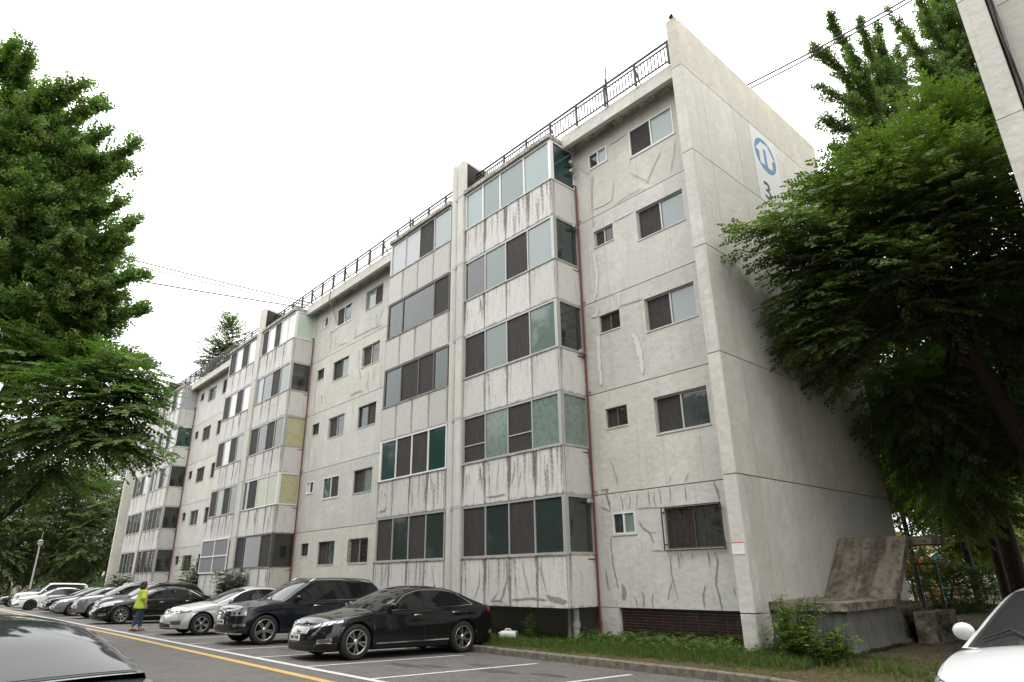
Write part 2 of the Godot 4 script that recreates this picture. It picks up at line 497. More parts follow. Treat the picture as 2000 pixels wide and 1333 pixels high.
const CRACKS := [
[0,0.050,"g",[-3.78,2.41,-3.84,2.25,-3.82,2.04,-3.80,1.72,-3.75,1.45,-3.68,1.18]],
[0,0.040,"g",[-4.09,3.12,-3.92,3.05,-3.78,2.98,-3.81,3.15,-3.87,3.38]],
[0,0.160,"g",[-3.56,1.31,-3.53,1.15,-3.56,0.96]],
[0,0.070,"g",[-4.03,1.62,-4.03,1.42,-3.99,1.18]],
[0,0.035,"g",[-3.43,3.37,-3.38,3.15,-3.39,2.97]],
[0,0.035,"g",[-3.20,3.37,-3.15,3.18,-3.20,2.99]],
[0,0.030,"g",[-2.94,3.40,-2.95,3.15,-2.99,2.98]],
[0,0.040,"g",[-2.61,3.38,-2.61,3.19,-2.60,3.00]],
[0,0.040,"g",[-2.44,3.30,-2.47,3.14,-2.42,2.98]],
[0,0.035,"g",[-2.31,3.41,-2.28,3.23,-2.27,3.02]],
[0,0.030,"g",[-2.01,3.41,-2.00,3.20,-2.05,3.04]],
[0,0.035,"g",[-1.60,3.37,-1.61,3.17,-1.61,3.05]],
[0,0.035,"g",[-0.86,3.29,-0.82,3.12,-0.80,2.98]],
[0,0.050,"g",[-2.95,2.71,-2.85,2.55,-2.67,2.42,-2.62,2.30,-2.56,2.19]],
[0,0.030,"g",[-2.67,2.41,-2.48,2.43]],
[0,0.040,"g",[-2.65,2.00,-2.54,2.03,-2.30,2.01]],
[0,0.030,"g",[-2.15,1.90,-2.19,1.63,-2.15,1.41,-2.10,1.16,-2.07,0.99]],
[0,0.030,"g",[-2.15,1.41,-2.27,1.19,-2.33,0.98]],
[0,0.050,"g",[-1.00,1.85,-1.07,1.55,-1.12,1.31,-1.07,1.08,-1.04,0.82]],
[0,0.035,"g",[-1.37,1.31,-1.44,1.07,-1.44,0.83]],
[0,0.040,"g",[-2.72,1.14,-2.75,0.96,-2.74,0.82]],
[0,0.050,"g",[-3.02,1.17,-2.97,1.02,-3.01,0.81]],
[0,0.040,"g",[-3.26,1.07,-3.19,0.95,-3.18,0.82]],
[0,0.030,"g",[-3.77,0.98,-3.75,0.83]],
[0,0.040,"g",[-0.73,1.27,-0.70,1.11]],
[0,0.025,"g",[-3.01,2.98,-2.65,2.98,-2.27,2.95]],
[0,0.050,"g",[-0.89,3.42,-0.81,3.17,-0.80,3.00]],
[0,0.030,"g",[-1.95,3.64,-1.99,3.47]],
[0,0.030,"g",[-1.47,3.64,-1.60,3.45]],
[0,0.025,"g",[-3.70,4.28,-3.60,4.06,-3.52,3.77,-3.52,3.58]],
[0,0.060,"g",[-4.02,3.51,-3.80,3.52,-3.88,3.42,-3.77,3.13]],
[1,0.030,"g",[-7.54,1.68,-7.57,1.33,-7.77,0.97]],
[1,0.030,"g",[-5.26,1.84,-5.17,1.58,-5.03,1.13]],
[1,0.030,"g",[-5.87,1.91,-5.79,1.58,-5.64,1.09]],
[1,0.060,"g",[-6.45,1.93,-6.43,1.48,-6.69,0.93]],
[1,0.035,"g",[-6.79,1.17,-6.97,1.00,-7.12,0.90]],
[1,0.050,"g",[-5.12,1.98,-5.05,1.94]],
[1,0.040,"g",[-4.66,1.98,-4.48,1.96]],
[1,0.120,"g",[-5.04,1.08,-4.83,1.01,-4.59,0.98,-4.38,0.97]],
[1,0.050,"g",[-6.29,0.97,-5.95,0.99,-5.62,1.02,-5.04,0.99]],
[1,0.050,"g",[-7.06,0.92,-6.76,0.95,-6.58,0.92]],
[1,0.030,"g",[-6.07,4.40,-6.10,4.10,-6.24,3.78]],
[1,0.025,"g",[-5.81,4.18,-5.90,3.90,-5.97,3.67]],
[1,0.025,"g",[-6.72,4.49,-6.78,4.12,-6.83,3.69]],
[1,0.025,"g",[-4.92,3.96,-4.81,3.72,-4.77,3.61]],
[1,0.025,"g",[-8.01,4.33,-8.14,4.02]],
[1,0.020,"g",[-5.26,4.06,-5.30,3.77]],
[1,0.040,"g",[-7.27,3.58,-6.88,3.57,-6.45,3.59]],
[1,0.030,"g",[-10.29,4.45,-10.25,4.10,-10.25,3.68]],
[1,0.040,"g",[-9.97,4.49,-9.86,4.27,-9.85,4.01]],
[1,0.035,"g",[-10.94,4.12,-10.87,3.90,-10.95,3.58]],
[1,0.050,"g",[-12.39,3.76,-12.54,3.63,-12.92,3.60]],
[1,0.030,"g",[-9.75,1.86,-9.69,1.62,-9.59,1.29]],
[1,0.030,"g",[-12.16,1.93,-12.33,1.55,-12.51,1.29]],
[1,0.030,"g",[-10.37,1.97,-10.30,1.58,-10.38,1.29]],
[0,0.110,"w",[-3.76,10.15,-3.71,9.49,-3.72,9.03,-3.84,8.63]],
[0,0.090,"w",[-3.00,8.60,-3.01,8.16]],
[0,0.080,"w",[-3.37,8.56,-3.37,8.19]],
[0,0.100,"w",[-4.02,8.20,-3.81,8.19,-3.72,8.42]],
[0,0.050,"p",[-2.99,8.21,-2.60,8.18,-2.24,8.17]],
[0,0.100,"w",[-3.82,7.61,-3.82,6.96]],
[0,0.130,"w",[-2.68,7.33,-2.58,7.17,-2.51,6.62]],
[0,0.120,"w",[-3.77,7.61,-3.82,6.97,-3.79,6.19]],
[0,0.130,"w",[-2.60,7.27,-2.47,6.80,-2.46,6.19]],
[0,0.070,"w",[-3.66,11.48,-3.23,11.44,-3.02,11.46]],
[0,0.060,"w",[-3.76,12.65,-3.76,12.08,-3.76,11.53]],
[0,0.050,"p",[-3.61,12.60,-3.69,11.99,-3.71,11.34,-3.71,10.87]],
[0,0.050,"p",[-2.93,13.27,-2.65,13.27,-2.30,13.30]],
[0,0.035,"p",[-2.32,12.02,-1.99,11.69,-1.68,11.35]],
[0,0.035,"p",[-1.25,12.12,-1.54,11.76,-1.80,11.38]],
[0,0.030,"p",[-0.78,12.22,-0.90,11.72,-1.04,11.35]],
[0,0.030,"p",[-2.86,12.08,-2.93,11.67,-3.01,11.34]],
[0,0.030,"p",[-1.96,11.32,-2.48,11.33,-2.86,11.26]],
[0,0.030,"p",[-4.07,13.08,-3.82,12.78,-3.64,12.63]],
[0,0.060,"w",[-2.98,10.76,-2.60,10.77,-2.28,10.76]],
[0,0.025,"p",[-2.16,12.60,-2.30,12.23]],
[0,0.020,"w",[-1.10,4.59,-1.12,4.05,-1.10,3.54]],
[0,0.050,"p",[-17.63,11.44,-17.05,11.45,-16.08,11.43,-15.16,11.37]],
[0,0.050,"p",[-17.46,11.98,-17.46,11.44]],
[0,0.040,"p",[-15.69,12.06,-15.70,11.45]],
[0,0.040,"p",[-15.16,12.15,-15.35,11.78,-15.62,11.42]],
[0,0.050,"p",[-16.96,10.76,-16.95,10.07,-16.70,9.41]],
[0,0.050,"p",[-17.51,8.83,-16.86,8.86,-16.46,8.82]],
[0,0.040,"p",[-16.02,9.58,-16.10,9.02,-15.89,8.57]],
[0,0.040,"p",[-14.97,9.57,-15.07,9.11,-14.98,8.61]],
[0,0.040,"p",[-15.63,9.57,-15.65,9.08]],
[0,0.050,"t",[-19.77,12.48,-19.73,11.89,-19.76,11.33]],
[0,0.050,"t",[-19.95,12.39,-19.19,12.36]],
[0,0.050,"t",[-18.96,11.49,-18.24,11.43]],
[0,0.040,"t",[-19.33,12.06,-19.29,11.30]],
[0,0.050,"p",[-17.45,8.80,-17.02,8.86,-16.51,8.82]],
[0,0.030,"p",[-17.26,8.53,-17.10,7.91]],
[0,0.040,"g",[-20.17,9.46,-20.13,8.96]],
[0,0.030,"g",[-20.33,6.79,-20.23,6.05]],
[0,0.030,"g",[-21.01,7.59,-20.86,6.09]],
[0,0.030,"g",[-20.87,8.62,-20.88,9.28,-20.91,9.95]]]
# ------------------------------------------------------------------ the apartment building
var ribbon_lift := 0.0
func wall_holes(mb: Mb, x0: float, x1: float, y0: float, y1: float, z: float, holes: Array, reveal := .16, edge := .06) -> void:
	var xs := [x0, x1]
	var ys := [y0, y1]
	for h in holes:
		xs.append(h[0]); xs.append(h[1]); ys.append(h[2]); ys.append(h[3])
	xs.sort(); ys.sort()
	for i in xs.size() - 1:
		if xs[i + 1] - xs[i] < 1e-4:
			continue
		for j in ys.size() - 1:
			if ys[j + 1] - ys[j] < 1e-4:
				continue
			var cx: float = (xs[i] + xs[i + 1]) * .5
			var cy: float = (ys[j] + ys[j + 1]) * .5
			var solid := true
			for h in holes:
				if cx > h[0] and cx < h[1] and cy > h[2] and cy < h[3]:
					solid = false
			if solid:
				mb.quad(Vector3(xs[i], ys[j], z), Vector3(xs[i], ys[j + 1], z), Vector3(xs[i + 1], ys[j + 1], z), Vector3(xs[i + 1], ys[j], z))
	for h in holes:
		var a := Vector3(h[0], h[2], z); var b := Vector3(h[1], h[2], z); var c := Vector3(h[1], h[3], z); var d := Vector3(h[0], h[3], z)
		var k := Vector3(0, 0, -reveal)
		mb.quad(a, b, b + k, a + k); mb.quad(b, c, c + k, b + k); mb.quad(c, d, d + k, c + k); mb.quad(d, a, a + k, d + k)
	var e := Vector3(0, 0, -edge)
	var A := Vector3(x0, y0, z); var B := Vector3(x1, y0, z); var C := Vector3(x1, y1, z); var D := Vector3(x0, y1, z)
	mb.quad(A, A + e, B + e, B); mb.quad(D, C, C + e, D + e); mb.quad(A, D, D + e, A + e); mb.quad(B, B + e, C + e, C)

func frame_rect(mb: Mb, x0: float, x1: float, y0: float, y1: float, z: float, w: float, t: float) -> void:
	mb.box2(Vector3(x0, y0, z - t), Vector3(x1, y0 + w, z))
	mb.box2(Vector3(x0, y1 - w, z - t), Vector3(x1, y1, z))
	mb.box2(Vector3(x0, y0 + w, z - t), Vector3(x0 + w, y1 - w, z))
	mb.box2(Vector3(x1 - w, y0 + w, z - t), Vector3(x1, y1 - w, z))

func pane_mat(c: String) -> Material:
	if c == "s":
		return M.screen
	return M["pane_" + c]

# a sliding window set in a hole of the wall; panes is one letter for each leaf
func wall_window(b: Node, x0: float, x1: float, y0: float, y1: float, panes: String, frame: String, grille := "") -> MeshInstance3D:
	var z := ZR - .06
	var mb := Mb.new()
	var proud := frame == "white_frame"
	var zf := ZR + .015 if proud else z
	frame_rect(mb, x0 + .003, x1 - .003, y0 + .003, y1 - .003, zf, .035, .07)
	var n := panes.length()
	var w := (x1 - x0 - .07) / n
	for k in range(1, n):
		var xm := x0 + .035 + w * k
		mb.box2(Vector3(xm - .022, y0 + .038, zf - .06), Vector3(xm + .022, y1 - .038, zf - .005))
	var o := part("window", mb, M[frame], b)
	for k in n:
		var q := Mb.new()
		var a := x0 + .036 + w * k
		q.box2(Vector3(a + (.022 if k > 0 else 0.0), y0 + .04, zf - .05 + .012 * (k % 2)), Vector3(a + w - (.022 if k < n - 1 else 0.0), y1 - .04, zf - .044 + .012 * (k % 2)))
		part("pane" if panes[k] != "s" else "insect_screen", q, pane_mat(panes[k]), o)
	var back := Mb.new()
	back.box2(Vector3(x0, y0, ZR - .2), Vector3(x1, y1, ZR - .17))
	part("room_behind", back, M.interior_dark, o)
	var st := Mb.new()
	st.box2(Vector3(x0 - .02, y0 - .03, ZR - .01), Vector3(x1 + .02, y0, ZR + .02))
	part("sill", st, M.wall, o)
	if grille == "octagon":
		var g := Mb.new()
		var zz := ZR + .07
		frame_rect(g, x0 - .03, x1 + .03, y0 - .04, y1 + .02, zz + .012, .022, .024)
		var cols := 10
		for k in range(1, cols):
			var xx := lerpf(x0, x1, float(k) / cols)
			g.bar(Vector3(xx, y0 - .03, zz), Vector3(xx, y1 + .01, zz), .007, .007)
		for cxk in [0, 1, 2]:
			for cyk in [0, 1]:
				var cc := Vector2(lerpf(x0, x1, (cxk * 2 + 1.4) / 6.8), lerpf(y0, y1, .27 + .46 * cyk))
				for rr in [.185, .115]:
					for e in 8:
						var p: Vector2 = cc + Vector2.from_angle(PI / 8 + e * PI / 4) * rr
						var p2: Vector2 = cc + Vector2.from_angle(PI / 8 + (e + 1) * PI / 4) * rr
						g.bar(Vector3(p.x, p.y, zz + .008), Vector3(p2.x, p2.y, zz + .008), .009, .009)
		for xx in [x0, x1]:
			for yy in [y0 + .1, y1 - .1]:
				g.box2(Vector3(xx - .012, yy - .012, ZR - .02), Vector3(xx + .012, yy + .012, zz))
		part("security_grille", g, M.rust_metal, o)
	elif grille == "bars":
		var g := Mb.new()
		for k in 5:
			var yy := lerpf(y0 + .1, y1 - .1, k / 4.0)
			g.bar(Vector3(x0 - .03, yy, ZR + .03), Vector3(x1 + .03, yy, ZR + .03), .012, .012)
		for xx in [x0, (x0 + x1) * .5, x1]:
			g.bar(Vector3(xx, y0 + .02, ZR + .025), Vector3(xx, y1 - .02, ZR + .025), .016, .016)
		part("security_grille", g, M.rust_metal, o)
	return o

# one glazed balcony: spec = panes, first letter at the left end; side = letter of the pane in the end wall ("" = none in view)
func balcony(b: Node, x0: float, x1: float, k: int, cols: Array, frame: String, side: String, side_right: bool, stuff := "") -> void:
	var y := Y0 + k * FH
	var ws := y + 1.2
	var wt := y + 2.58
	var slab := Mb.new()
	slab.box2(Vector3(x0 + .02, y + .01, ZR + .002), Vector3(x1 - .02, y + .11, ZB - .075))
	if k == 4:
		slab.box2(Vector3(x0 - .02, y + 2.6, ZR + .002), Vector3(x1 + .02, y + 2.72, ZB + .05))
	slab.box2(Vector3(x0 if side_right else x1 - .1, y + .1, ZR + .01), Vector3(x0 + .1 if side_right else x1, wt, ZB - .08))
	var o := part("balcony", slab, M.interior, b)
	if k == 4:
		var cap := Mb.new()
		cap.box2(Vector3(x0 - .03, y + 2.605, ZR + .004), Vector3(x1 + .03, y + 2.75, ZB + .07))
		part("roof_edge", cap, M.grimy, o)
	# parapet panels
	var n := 4
	var pw := (x1 - x0) / n
	var pk := "upper_panel_%d" if (not side_right and k >= 2 and x0 > -20) else "panel_%d"
	for i in n:
		var q := Mb.new()
		var g := .008
		q.box2(Vector3(x0 + pw * i + (g if i > 0 else 0.0), y + .004, ZB - .07), Vector3(x0 + pw * (i + 1) - (g if i < n - 1 else 0.0), ws - .03, ZB))
		var id := rng.randi() % (2 if pk.begins_with("upper") else 8)
		part("parapet_panel", q, M[pk % id], o)
	var js := Mb.new()
	js.box2(Vector3(x0 + .03, y + .02, ZB - .09), Vector3(x1 - .03, ws - .05, ZB - .072))
	part("panel_joint", js, M.joint, o)
	# end wall
	var rx := x1 if side_right else x0
	var s := -1.0 if side_right else 1.0
	var e := Mb.new()
	var xa := minf(rx, rx + s * .07)
	var xb := maxf(rx, rx + s * .07)
	e.box2(Vector3(xa, y + .005, ZR + .003), Vector3(xb, ws - .032, ZB - .073))
	part("end_panel", e, M["return_%d" % (rng.randi() % 4)], o)
	# sill line
	var sl := Mb.new()
	sl.box2(Vector3(x0 - .012 if not side_right else x0, ws - .03, ZB - .09), Vector3(x1 + .012 if side_right else x1, ws, ZB + .025))
	sl.box2(Vector3(xa - .012, ws - .029, ZR + .003), Vector3(xb + .012, ws - .001, ZB - .09))
	part("sill", sl, M.grimy, o)
	# frame
	var f := Mb.new()
	var zf := ZB - .012
	f.box2(Vector3(x0, ws, zf - .06), Vector3(x1, ws + .045, zf))
	f.box2(Vector3(x0, wt - .05, zf - .06), Vector3(x1, wt + .02, zf))
	var total := 0.0
	for c in cols:
		total += c[1]
	var corner := .105
	var left := x0 + (.05 if side_right else corner)
	var width := x1 - x0 - .05 - corner
	f.box2(Vector3(x0, ws + .045, zf - .06), Vector3(left, wt - .05, zf))
	f.box2(Vector3(left + width, ws + .045, zf - .06), Vector3(x1, wt - .05, zf))
	var xx := left
	var fat := .055 if frame == "white_frame" or frame == "bronze" else .04
	var i := 0
	for c in cols:
		var w: float = width * c[1] / total
		if i > 0:
			f.box2(Vector3(xx - fat * .5, ws + .045, zf - .055), Vector3(xx + fat * .5, wt - .05, zf - .004))
		var letter: String = c[0]
		var q := Mb.new()
		var la := xx + (fat * .5 if i > 0 else 0.0)
		var lb := xx + w - (fat * .5 if i < cols.size() - 1 else 0.0)
		q.box2(Vector3(la, ws + .046, zf - .04), Vector3(lb, wt - .051, zf - .032))
		if letter[0] == "s" and letter.length() > 1:
			f.box2(Vector3(la, ws + .5, zf - .045), Vector3(lb, ws + .53, zf - .01))
		part("insect_screen" if letter[0] == "s" else "pane", q, pane_mat(letter[0]), o)
		if letter[0] in ["G", "L", "T"]:      # curtain or blind behind the frosted leaf
			var cu := Mb.new()
			var rows := []
			for r in 2:
				var row := PackedVector3Array()
				for t in 21:
					row.append(Vector3(lerpf(la, lb, t / 20.0), [ws + .06, wt - .06][r], zf - .14 + .02 * sin(t * 2.1)))
				rows.append(row)
			cu.grid(rows)
			part("curtain", cu, M.curtain, o)
		xx += w
		i += 1
	# corner post and end glazing
	f.box2(Vector3(xa, ws, ZR + .004), Vector3(xb, ws + .045, zf - .061))
	f.box2(Vector3(xa, wt - .05, ZR + .004), Vector3(xb, wt + .02, zf - .061))
	f.box2(Vector3(xa, ws + .046, ZR + .004), Vector3(xb, wt - .051, ZR + .06))
	f.box2(Vector3(xa, ws + .046, zf - .13), Vector3(xb, wt - .051, zf - .061))
	part("frame", f, M[frame], o)
	var q2 := Mb.new()
	var xm := (xa + xb) * .5
	q2.box2(Vector3(xm - .004, ws + .047, ZR + .061), Vector3(xm + .004, wt - .052, zf - .131))
	part("end_pane", q2, pane_mat(side if side else "g"), o)
	if stuff == "basins":
		var t := Mb.new()
		for a in [[.75, .1, .2], [.62, -.15, .22], [.9, .05, .17]]:
			t.lathe([Vector2(.0, 0), Vector2(a[2] * .7, 0), Vector2(a[2], .12), Vector2(a[2] * 1.05, .13)], Vector3(x1 - .35, ws + a[0] * .8, a[1] - .1), Vector3.UP, 14)
		part("basin", t, M.basin_red, o)
		var sh := Mb.new()
		for a in 4:
			sh.box2(Vector3(x1 - .7, ws + .05 + a * .3, ZR + .15), Vector3(x1 - .12, ws + .07 + a * .3, .1))
		sh.box2(Vector3(x1 - .72, ws + .03, ZR + .15), Vector3(x1 - .70, ws + 1.1, .1))
		part("shelf", sh, M.box_white, o)
	elif stuff == "boxes":
		var t := Mb.new()
		for a in [[.78, 0.0, .3], [1.05, .02, .28], [.08, -.1, .34]]:
			t.box2(Vector3(x1 - .62, ws + a[0], a[1] - .36), Vector3(x1 - .16, ws + a[0] + .24, a[1] + a[2] - .1))
		part("stored_box", t, M.box_white, o)
		var sh := Mb.new()
		sh.box2(Vector3(x1 - .8, ws + .72, ZR + .1), Vector3(x1 - .1, ws + .76, .22))
		part("shelf", sh, M.box_brown, o)
	elif stuff == "shelves":
		var sh := Mb.new()
		for a in 4:
			sh.box2(Vector3(x1 - .5, ws + .12 + a * .32, ZR + .1), Vector3(x1 - .12, ws + .14 + a * .32, .22))
		part("shelf", sh, M.box_brown, o)
		var t := Mb.new()
		for a in 9:
			var yy := ws + .14 + (a % 3) * .32
			var zz := lerpf(ZR + .2, .15, fmod(a * .37, 1.0))
			t.box2(Vector3(x1 - .28, yy, zz - .05), Vector3(x1 - .14, yy + .1 + .05 * (a % 2), zz + .05))
		part("stored_box", t, M.box_white, o)
	elif stuff == "carton":
		var t := Mb.new()
		t.box2(Vector3(x1 - .7, ws - .1, ZR + .2), Vector3(x1 - .2, ws + .75, -.05))
		part("stored_box", t, M.box_brown, o)
		var bg := Mb.new()
		bg.ball(Vector3(x1 - .35, ws + .55, .1), Vector3(.2, .45, .18), 8)
		part("plastic_bag", bg, M.box_white, o)
	elif stuff == "white_shelf":
		var sh := Mb.new()
		for a in 5:
			sh.box2(Vector3(x0 + .25, ws + .05 + a * .24, ZB - .5), Vector3(x0 + .75, ws + .08 + a * .24, ZB - .18))
		sh.box2(Vector3(x0 + .22, ws, ZB - .5), Vector3(x0 + .25, ws + 1.1, ZB - .18))
		part("shelf", sh, M.box_white, o)

func ribbon(mb: Mb, pts: Array, w: float, z0: float, R: RandomNumberGenerator) -> void:
	ribbon_lift += .00025
	var z := z0 + ribbon_lift
	# hand-smeared filler along a crack: uneven width, a few millimetres proud of the wall
	var path := []
	for k in range(0, pts.size() - 2, 2):
		var a := Vector2(pts[k], pts[k + 1])
		var b := Vector2(pts[k + 2], pts[k + 3])
		var n := maxi(int(a.distance_to(b) / .06), 1)
		for t in n:
			path.append(a.lerp(b, float(t) / n) + Vector2(R.randf_range(-.008, .008), 0))
	path.append(Vector2(pts[-2], pts[-1]))
	var r0 := PackedVector3Array()
	var r1 := PackedVector3Array()
	for k in path.size():
		var d: Vector2 = (path[mini(k + 1, path.size() - 1)] - path[maxi(k - 1, 0)]).normalized()
		var nn := Vector2(-d.y, d.x)
		var e := minf(1.0, .25 + minf(k, path.size() - 1 - k) * .45)
		var wa := w * .5 * e * R.randf_range(.65, 1.35)
		var wb := w * .5 * e * R.randf_range(.65, 1.35)
		r0.append(Vector3(path[k].x + nn.x * wa, path[k].y + nn.y * wa, z + .004))
		r1.append(Vector3(path[k].x - nn.x * wb, path[k].y - nn.y * wb, z + .004))
	mb.grid([r0, r1])

func gable_panels(b: Node, x: float, dir: float, zs: Array, top: float, mats: Array, thick := .12) -> void:
	# precast panels of an end wall, each one its own slab with open joints; x = outer face, dir = outward
	var R := RandomNumberGenerator.new()
	R.seed = 77
	for k in 6:
		var ya := Y0 + k * FH
		var yb := ya + FH if k < 5 else top
		for i in zs.size() - 1:
			var q := Mb.new()
			var g := .011
			var gz := .006
			if k == 5 and i > 0:
				continue
			var za: float = zs[i] - (gz if i > 0 else 0.0)
			var zb: float = zs[i + 1] + (gz if i < zs.size() - 2 else 0.0)
			if k == 5:
				zb = zs[-1]
			q.box2(Vector3(minf(x, x - dir * thick), ya + (g if k > 0 else 0.0), zb), Vector3(maxf(x, x - dir * thick), yb - (g if k < 5 else 0.0), za))
			part("wall_panel", q, M.peach_stain if k == 5 else M[mats[R.randi() % mats.size()]], b)

func leaves(s: String) -> Array:      # window leaves of equal width
	var r := []
	for ch in s.split(" "):
		r.append([ch, 1.0])
	return r

func make_building() -> void:
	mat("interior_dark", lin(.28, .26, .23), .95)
	mat("rust_metal", lin(.06, .035, .025), .75)
	var b := thing("apartment_building", "old five-storey grey apartment block with streaked glazed balconies and blue emblem on its end wall", "building", Vector3(0, 0, 0))
	# core: keeps the inside dark
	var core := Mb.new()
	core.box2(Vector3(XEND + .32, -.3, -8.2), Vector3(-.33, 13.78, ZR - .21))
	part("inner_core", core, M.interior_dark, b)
	var backw := Mb.new()
	backw.box2(Vector3(XEND + .3, -.3, -8.35), Vector3(-.13, 13.85, -8.2))
	part("back_wall", backw, M.wall, b)
	# end walls: fin slab (front edge proud of the facade) clad with panels
	for e in [[-.31, -.125, 0.0, 1.0], [XEND, XEND + .31, XEND, -1.0]]:
		var fin := Mb.new()
		fin.box2(Vector3(e[0] + .012, -.3, -8.3), Vector3(e[1] - .002, 15.36, -.3))
		part("end_wall_core", fin, M.joint, b)
	gable_panels(b, 0.0, 1.0, [-.3, -.9, -2.5, -3.38, -4.97, -6.6, -8.36], 15.4, ["wall", "wall_b", "wall_c"])
	# front edge of both end walls: one post piece for each storey
	for e in [[-.31, 0.0], [XEND, XEND + .31]]:
		for k in 7:
			var ya := Y0 + (k - 1) * FH + .011
			var yb := Y0 + k * FH - .011
			if k == 0:
				ya = -.3
			if k == 6:
				yb = 15.4
			var q := Mb.new()
			var x0: float = e[0]; var x1: float = e[1]; var c := .02
			var ring := [Vector2(x0, -.299), Vector2(x0, -c), Vector2(x0 + c, 0), Vector2(x1 - c, 0), Vector2(x1, -c), Vector2(x1, -.299)]
			for t in 5:
				q.quad(Vector3(ring[t].x, ya, ring[t].y), Vector3(ring[t].x, yb, ring[t].y), Vector3(ring[t + 1].x, yb, ring[t + 1].y), Vector3(ring[t + 1].x, ya, ring[t + 1].y))
			for yy in [ya, yb]:
				q.prism(PackedVector2Array([ring[0], ring[1], ring[2], ring[3], ring[4], ring[5]]), Vector3(0, yy, 0), Vector3.RIGHT, Vector3.BACK, Vector3(0, .0005, 0))
			part("fin_panel", q, M[["wall_b", "wall", "wall_c"][k % 3]] if k < 6 else M.peach_stain, b)
	# inner face of the far fin (seen along the facade)
	var inf := Mb.new()
	inf.box2(Vector3(XEND + .305, -.3, ZR - .3), Vector3(XEND + .312, 15.38, -.3))
	part("fin_side", inf, M.wall_b, b)
	# parapet and base of the near end wall, below the first joint
	var gb := Mb.new()
	gb.box2(Vector3(-.12, -.3, -8.36), Vector3(-.004, Y0 - .011, -.3))
	part("end_wall_base", gb, M.wall_b, b)
	# ---- facade bays
	var bays := [
		{"x": [-4.33, -.312], "w": [[-3.73, -3.04, 1.62, 2.13], [-2.23, -.78, 1.23, 2.12]]},
		{"x": [MODS[1] + 4.45, MODS[0] - 4.29], "w": [[-20.9, -20.21, 1.62, 2.13], [-19.3, -17.87, 1.24, 2.13], [-16.72, -15.3, 1.24, 2.13]]},
		{"x": [MODS[2] + 4.45, MODS[1] - 4.29], "w": [[-38.55, -37.86, 1.62, 2.13], [-36.95, -35.47, 1.24, 2.13], [-34.3, -32.85, 1.24, 2.13]]},
		{"x": [XEND + .315, MODS[2] - 4.29], "w": []}]
	# panes and frames, bottom storey first
	var glz := [
		[[["gM", "white_frame"], ["sg", "bronze"]], [["sd", "bronze"], ["sg", "alu"]], [["sd", "bronze"], ["sL", "alu"]], [["sd", "alu"], ["sL", "alu"]], [["dT", "white_frame"], ["sT", "white_frame"]]],
		[[["dd", "bronze"], ["st", "bronze"], ["sd", "alu"]], [["ws", "white_frame"], ["ts", "white_frame"], ["sM", "bronze"]], [["dd", "bronze"], ["sg", "alu"], ["ts", "bronze"]], [["dd", "bronze"], ["sM", "bronze"], ["sg", "alu"]], [["wd", "white_frame"], ["st", "white_frame"], ["Ls", "alu"]]],
		[[["dd", "bronze"], ["sd", "bronze"], ["sd", "bronze"]], [["dd", "bronze"], ["sg", "alu"], ["ss", "bronze"]], [["dd", "bronze"], ["gs", "bronze"], ["ss", "bronze"]], [["dd", "bronze"], ["sg", "bronze"], ["ss", "bronze"]], [["dd", "bronze"], ["gL", "alu"], ["ss", "bronze"]]]]
	for bi in bays.size():
		var x0: float = bays[bi].x[0]
		var x1: float = bays[bi].x[1]
		var js := Mb.new()
		js.box2(Vector3(x0, Y0, ZR - .205), Vector3(x1, 13.8, ZR - .062 - .1))
		for k in 5:
			var ya := Y0 + k * FH
			var holes := []
			for w in bays[bi].w:
				holes.append([w[0], w[1], ya + w[2], ya + w[3]])
			var mb := Mb.new()
			wall_holes(mb, x0, x1, ya + (.011 if k > 0 else 0.0), ya + FH - .011, ZR, holes)
			part("facade_panel", mb, M[["wall", "wall_c", "wall_b"][(k + bi) % 3]], b)
			var jl := Mb.new()
			jl.box2(Vector3(x0, ya - .012, ZR - .06), Vector3(x1, ya + .012, ZR - .03))
			part("panel_joint", jl, M.joint, b)
			for wi in holes.size():
				var g: Array = glz[bi][k][wi]
				var gr := ""
				if k == 0 and bi == 0 and wi == 1:
					gr = "octagon"
				elif k == 0 and (bi == 1 and wi == 2 or bi == 2 and wi == 1):
					gr = "bars"
				var h: Array = holes[wi]
				wall_window(b, h[0], h[1], h[2], h[3], g[0], g[1], gr)
		# eave over the bay
		var ev := Mb.new()
		ev.box2(Vector3(x0 - .03 if bi < 3 else x0, 13.83, -.5), Vector3(x1 + .03 if bi > 0 else x1, 14.12, -.12))
		ev.box2(Vector3(x0 - .03 if bi < 3 else x0, 13.70, -.26), Vector3(x1 + .03 if bi > 0 else x1, 14.12, -.118))
		ev.box2(Vector3(x0, 13.815, -1.2), Vector3(x1, 14.1, -.5))
		part("eave", ev, M.wall_c, b)
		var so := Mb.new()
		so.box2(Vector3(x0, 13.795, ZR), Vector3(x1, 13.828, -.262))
		part("soffit", so, M.grimy, b)
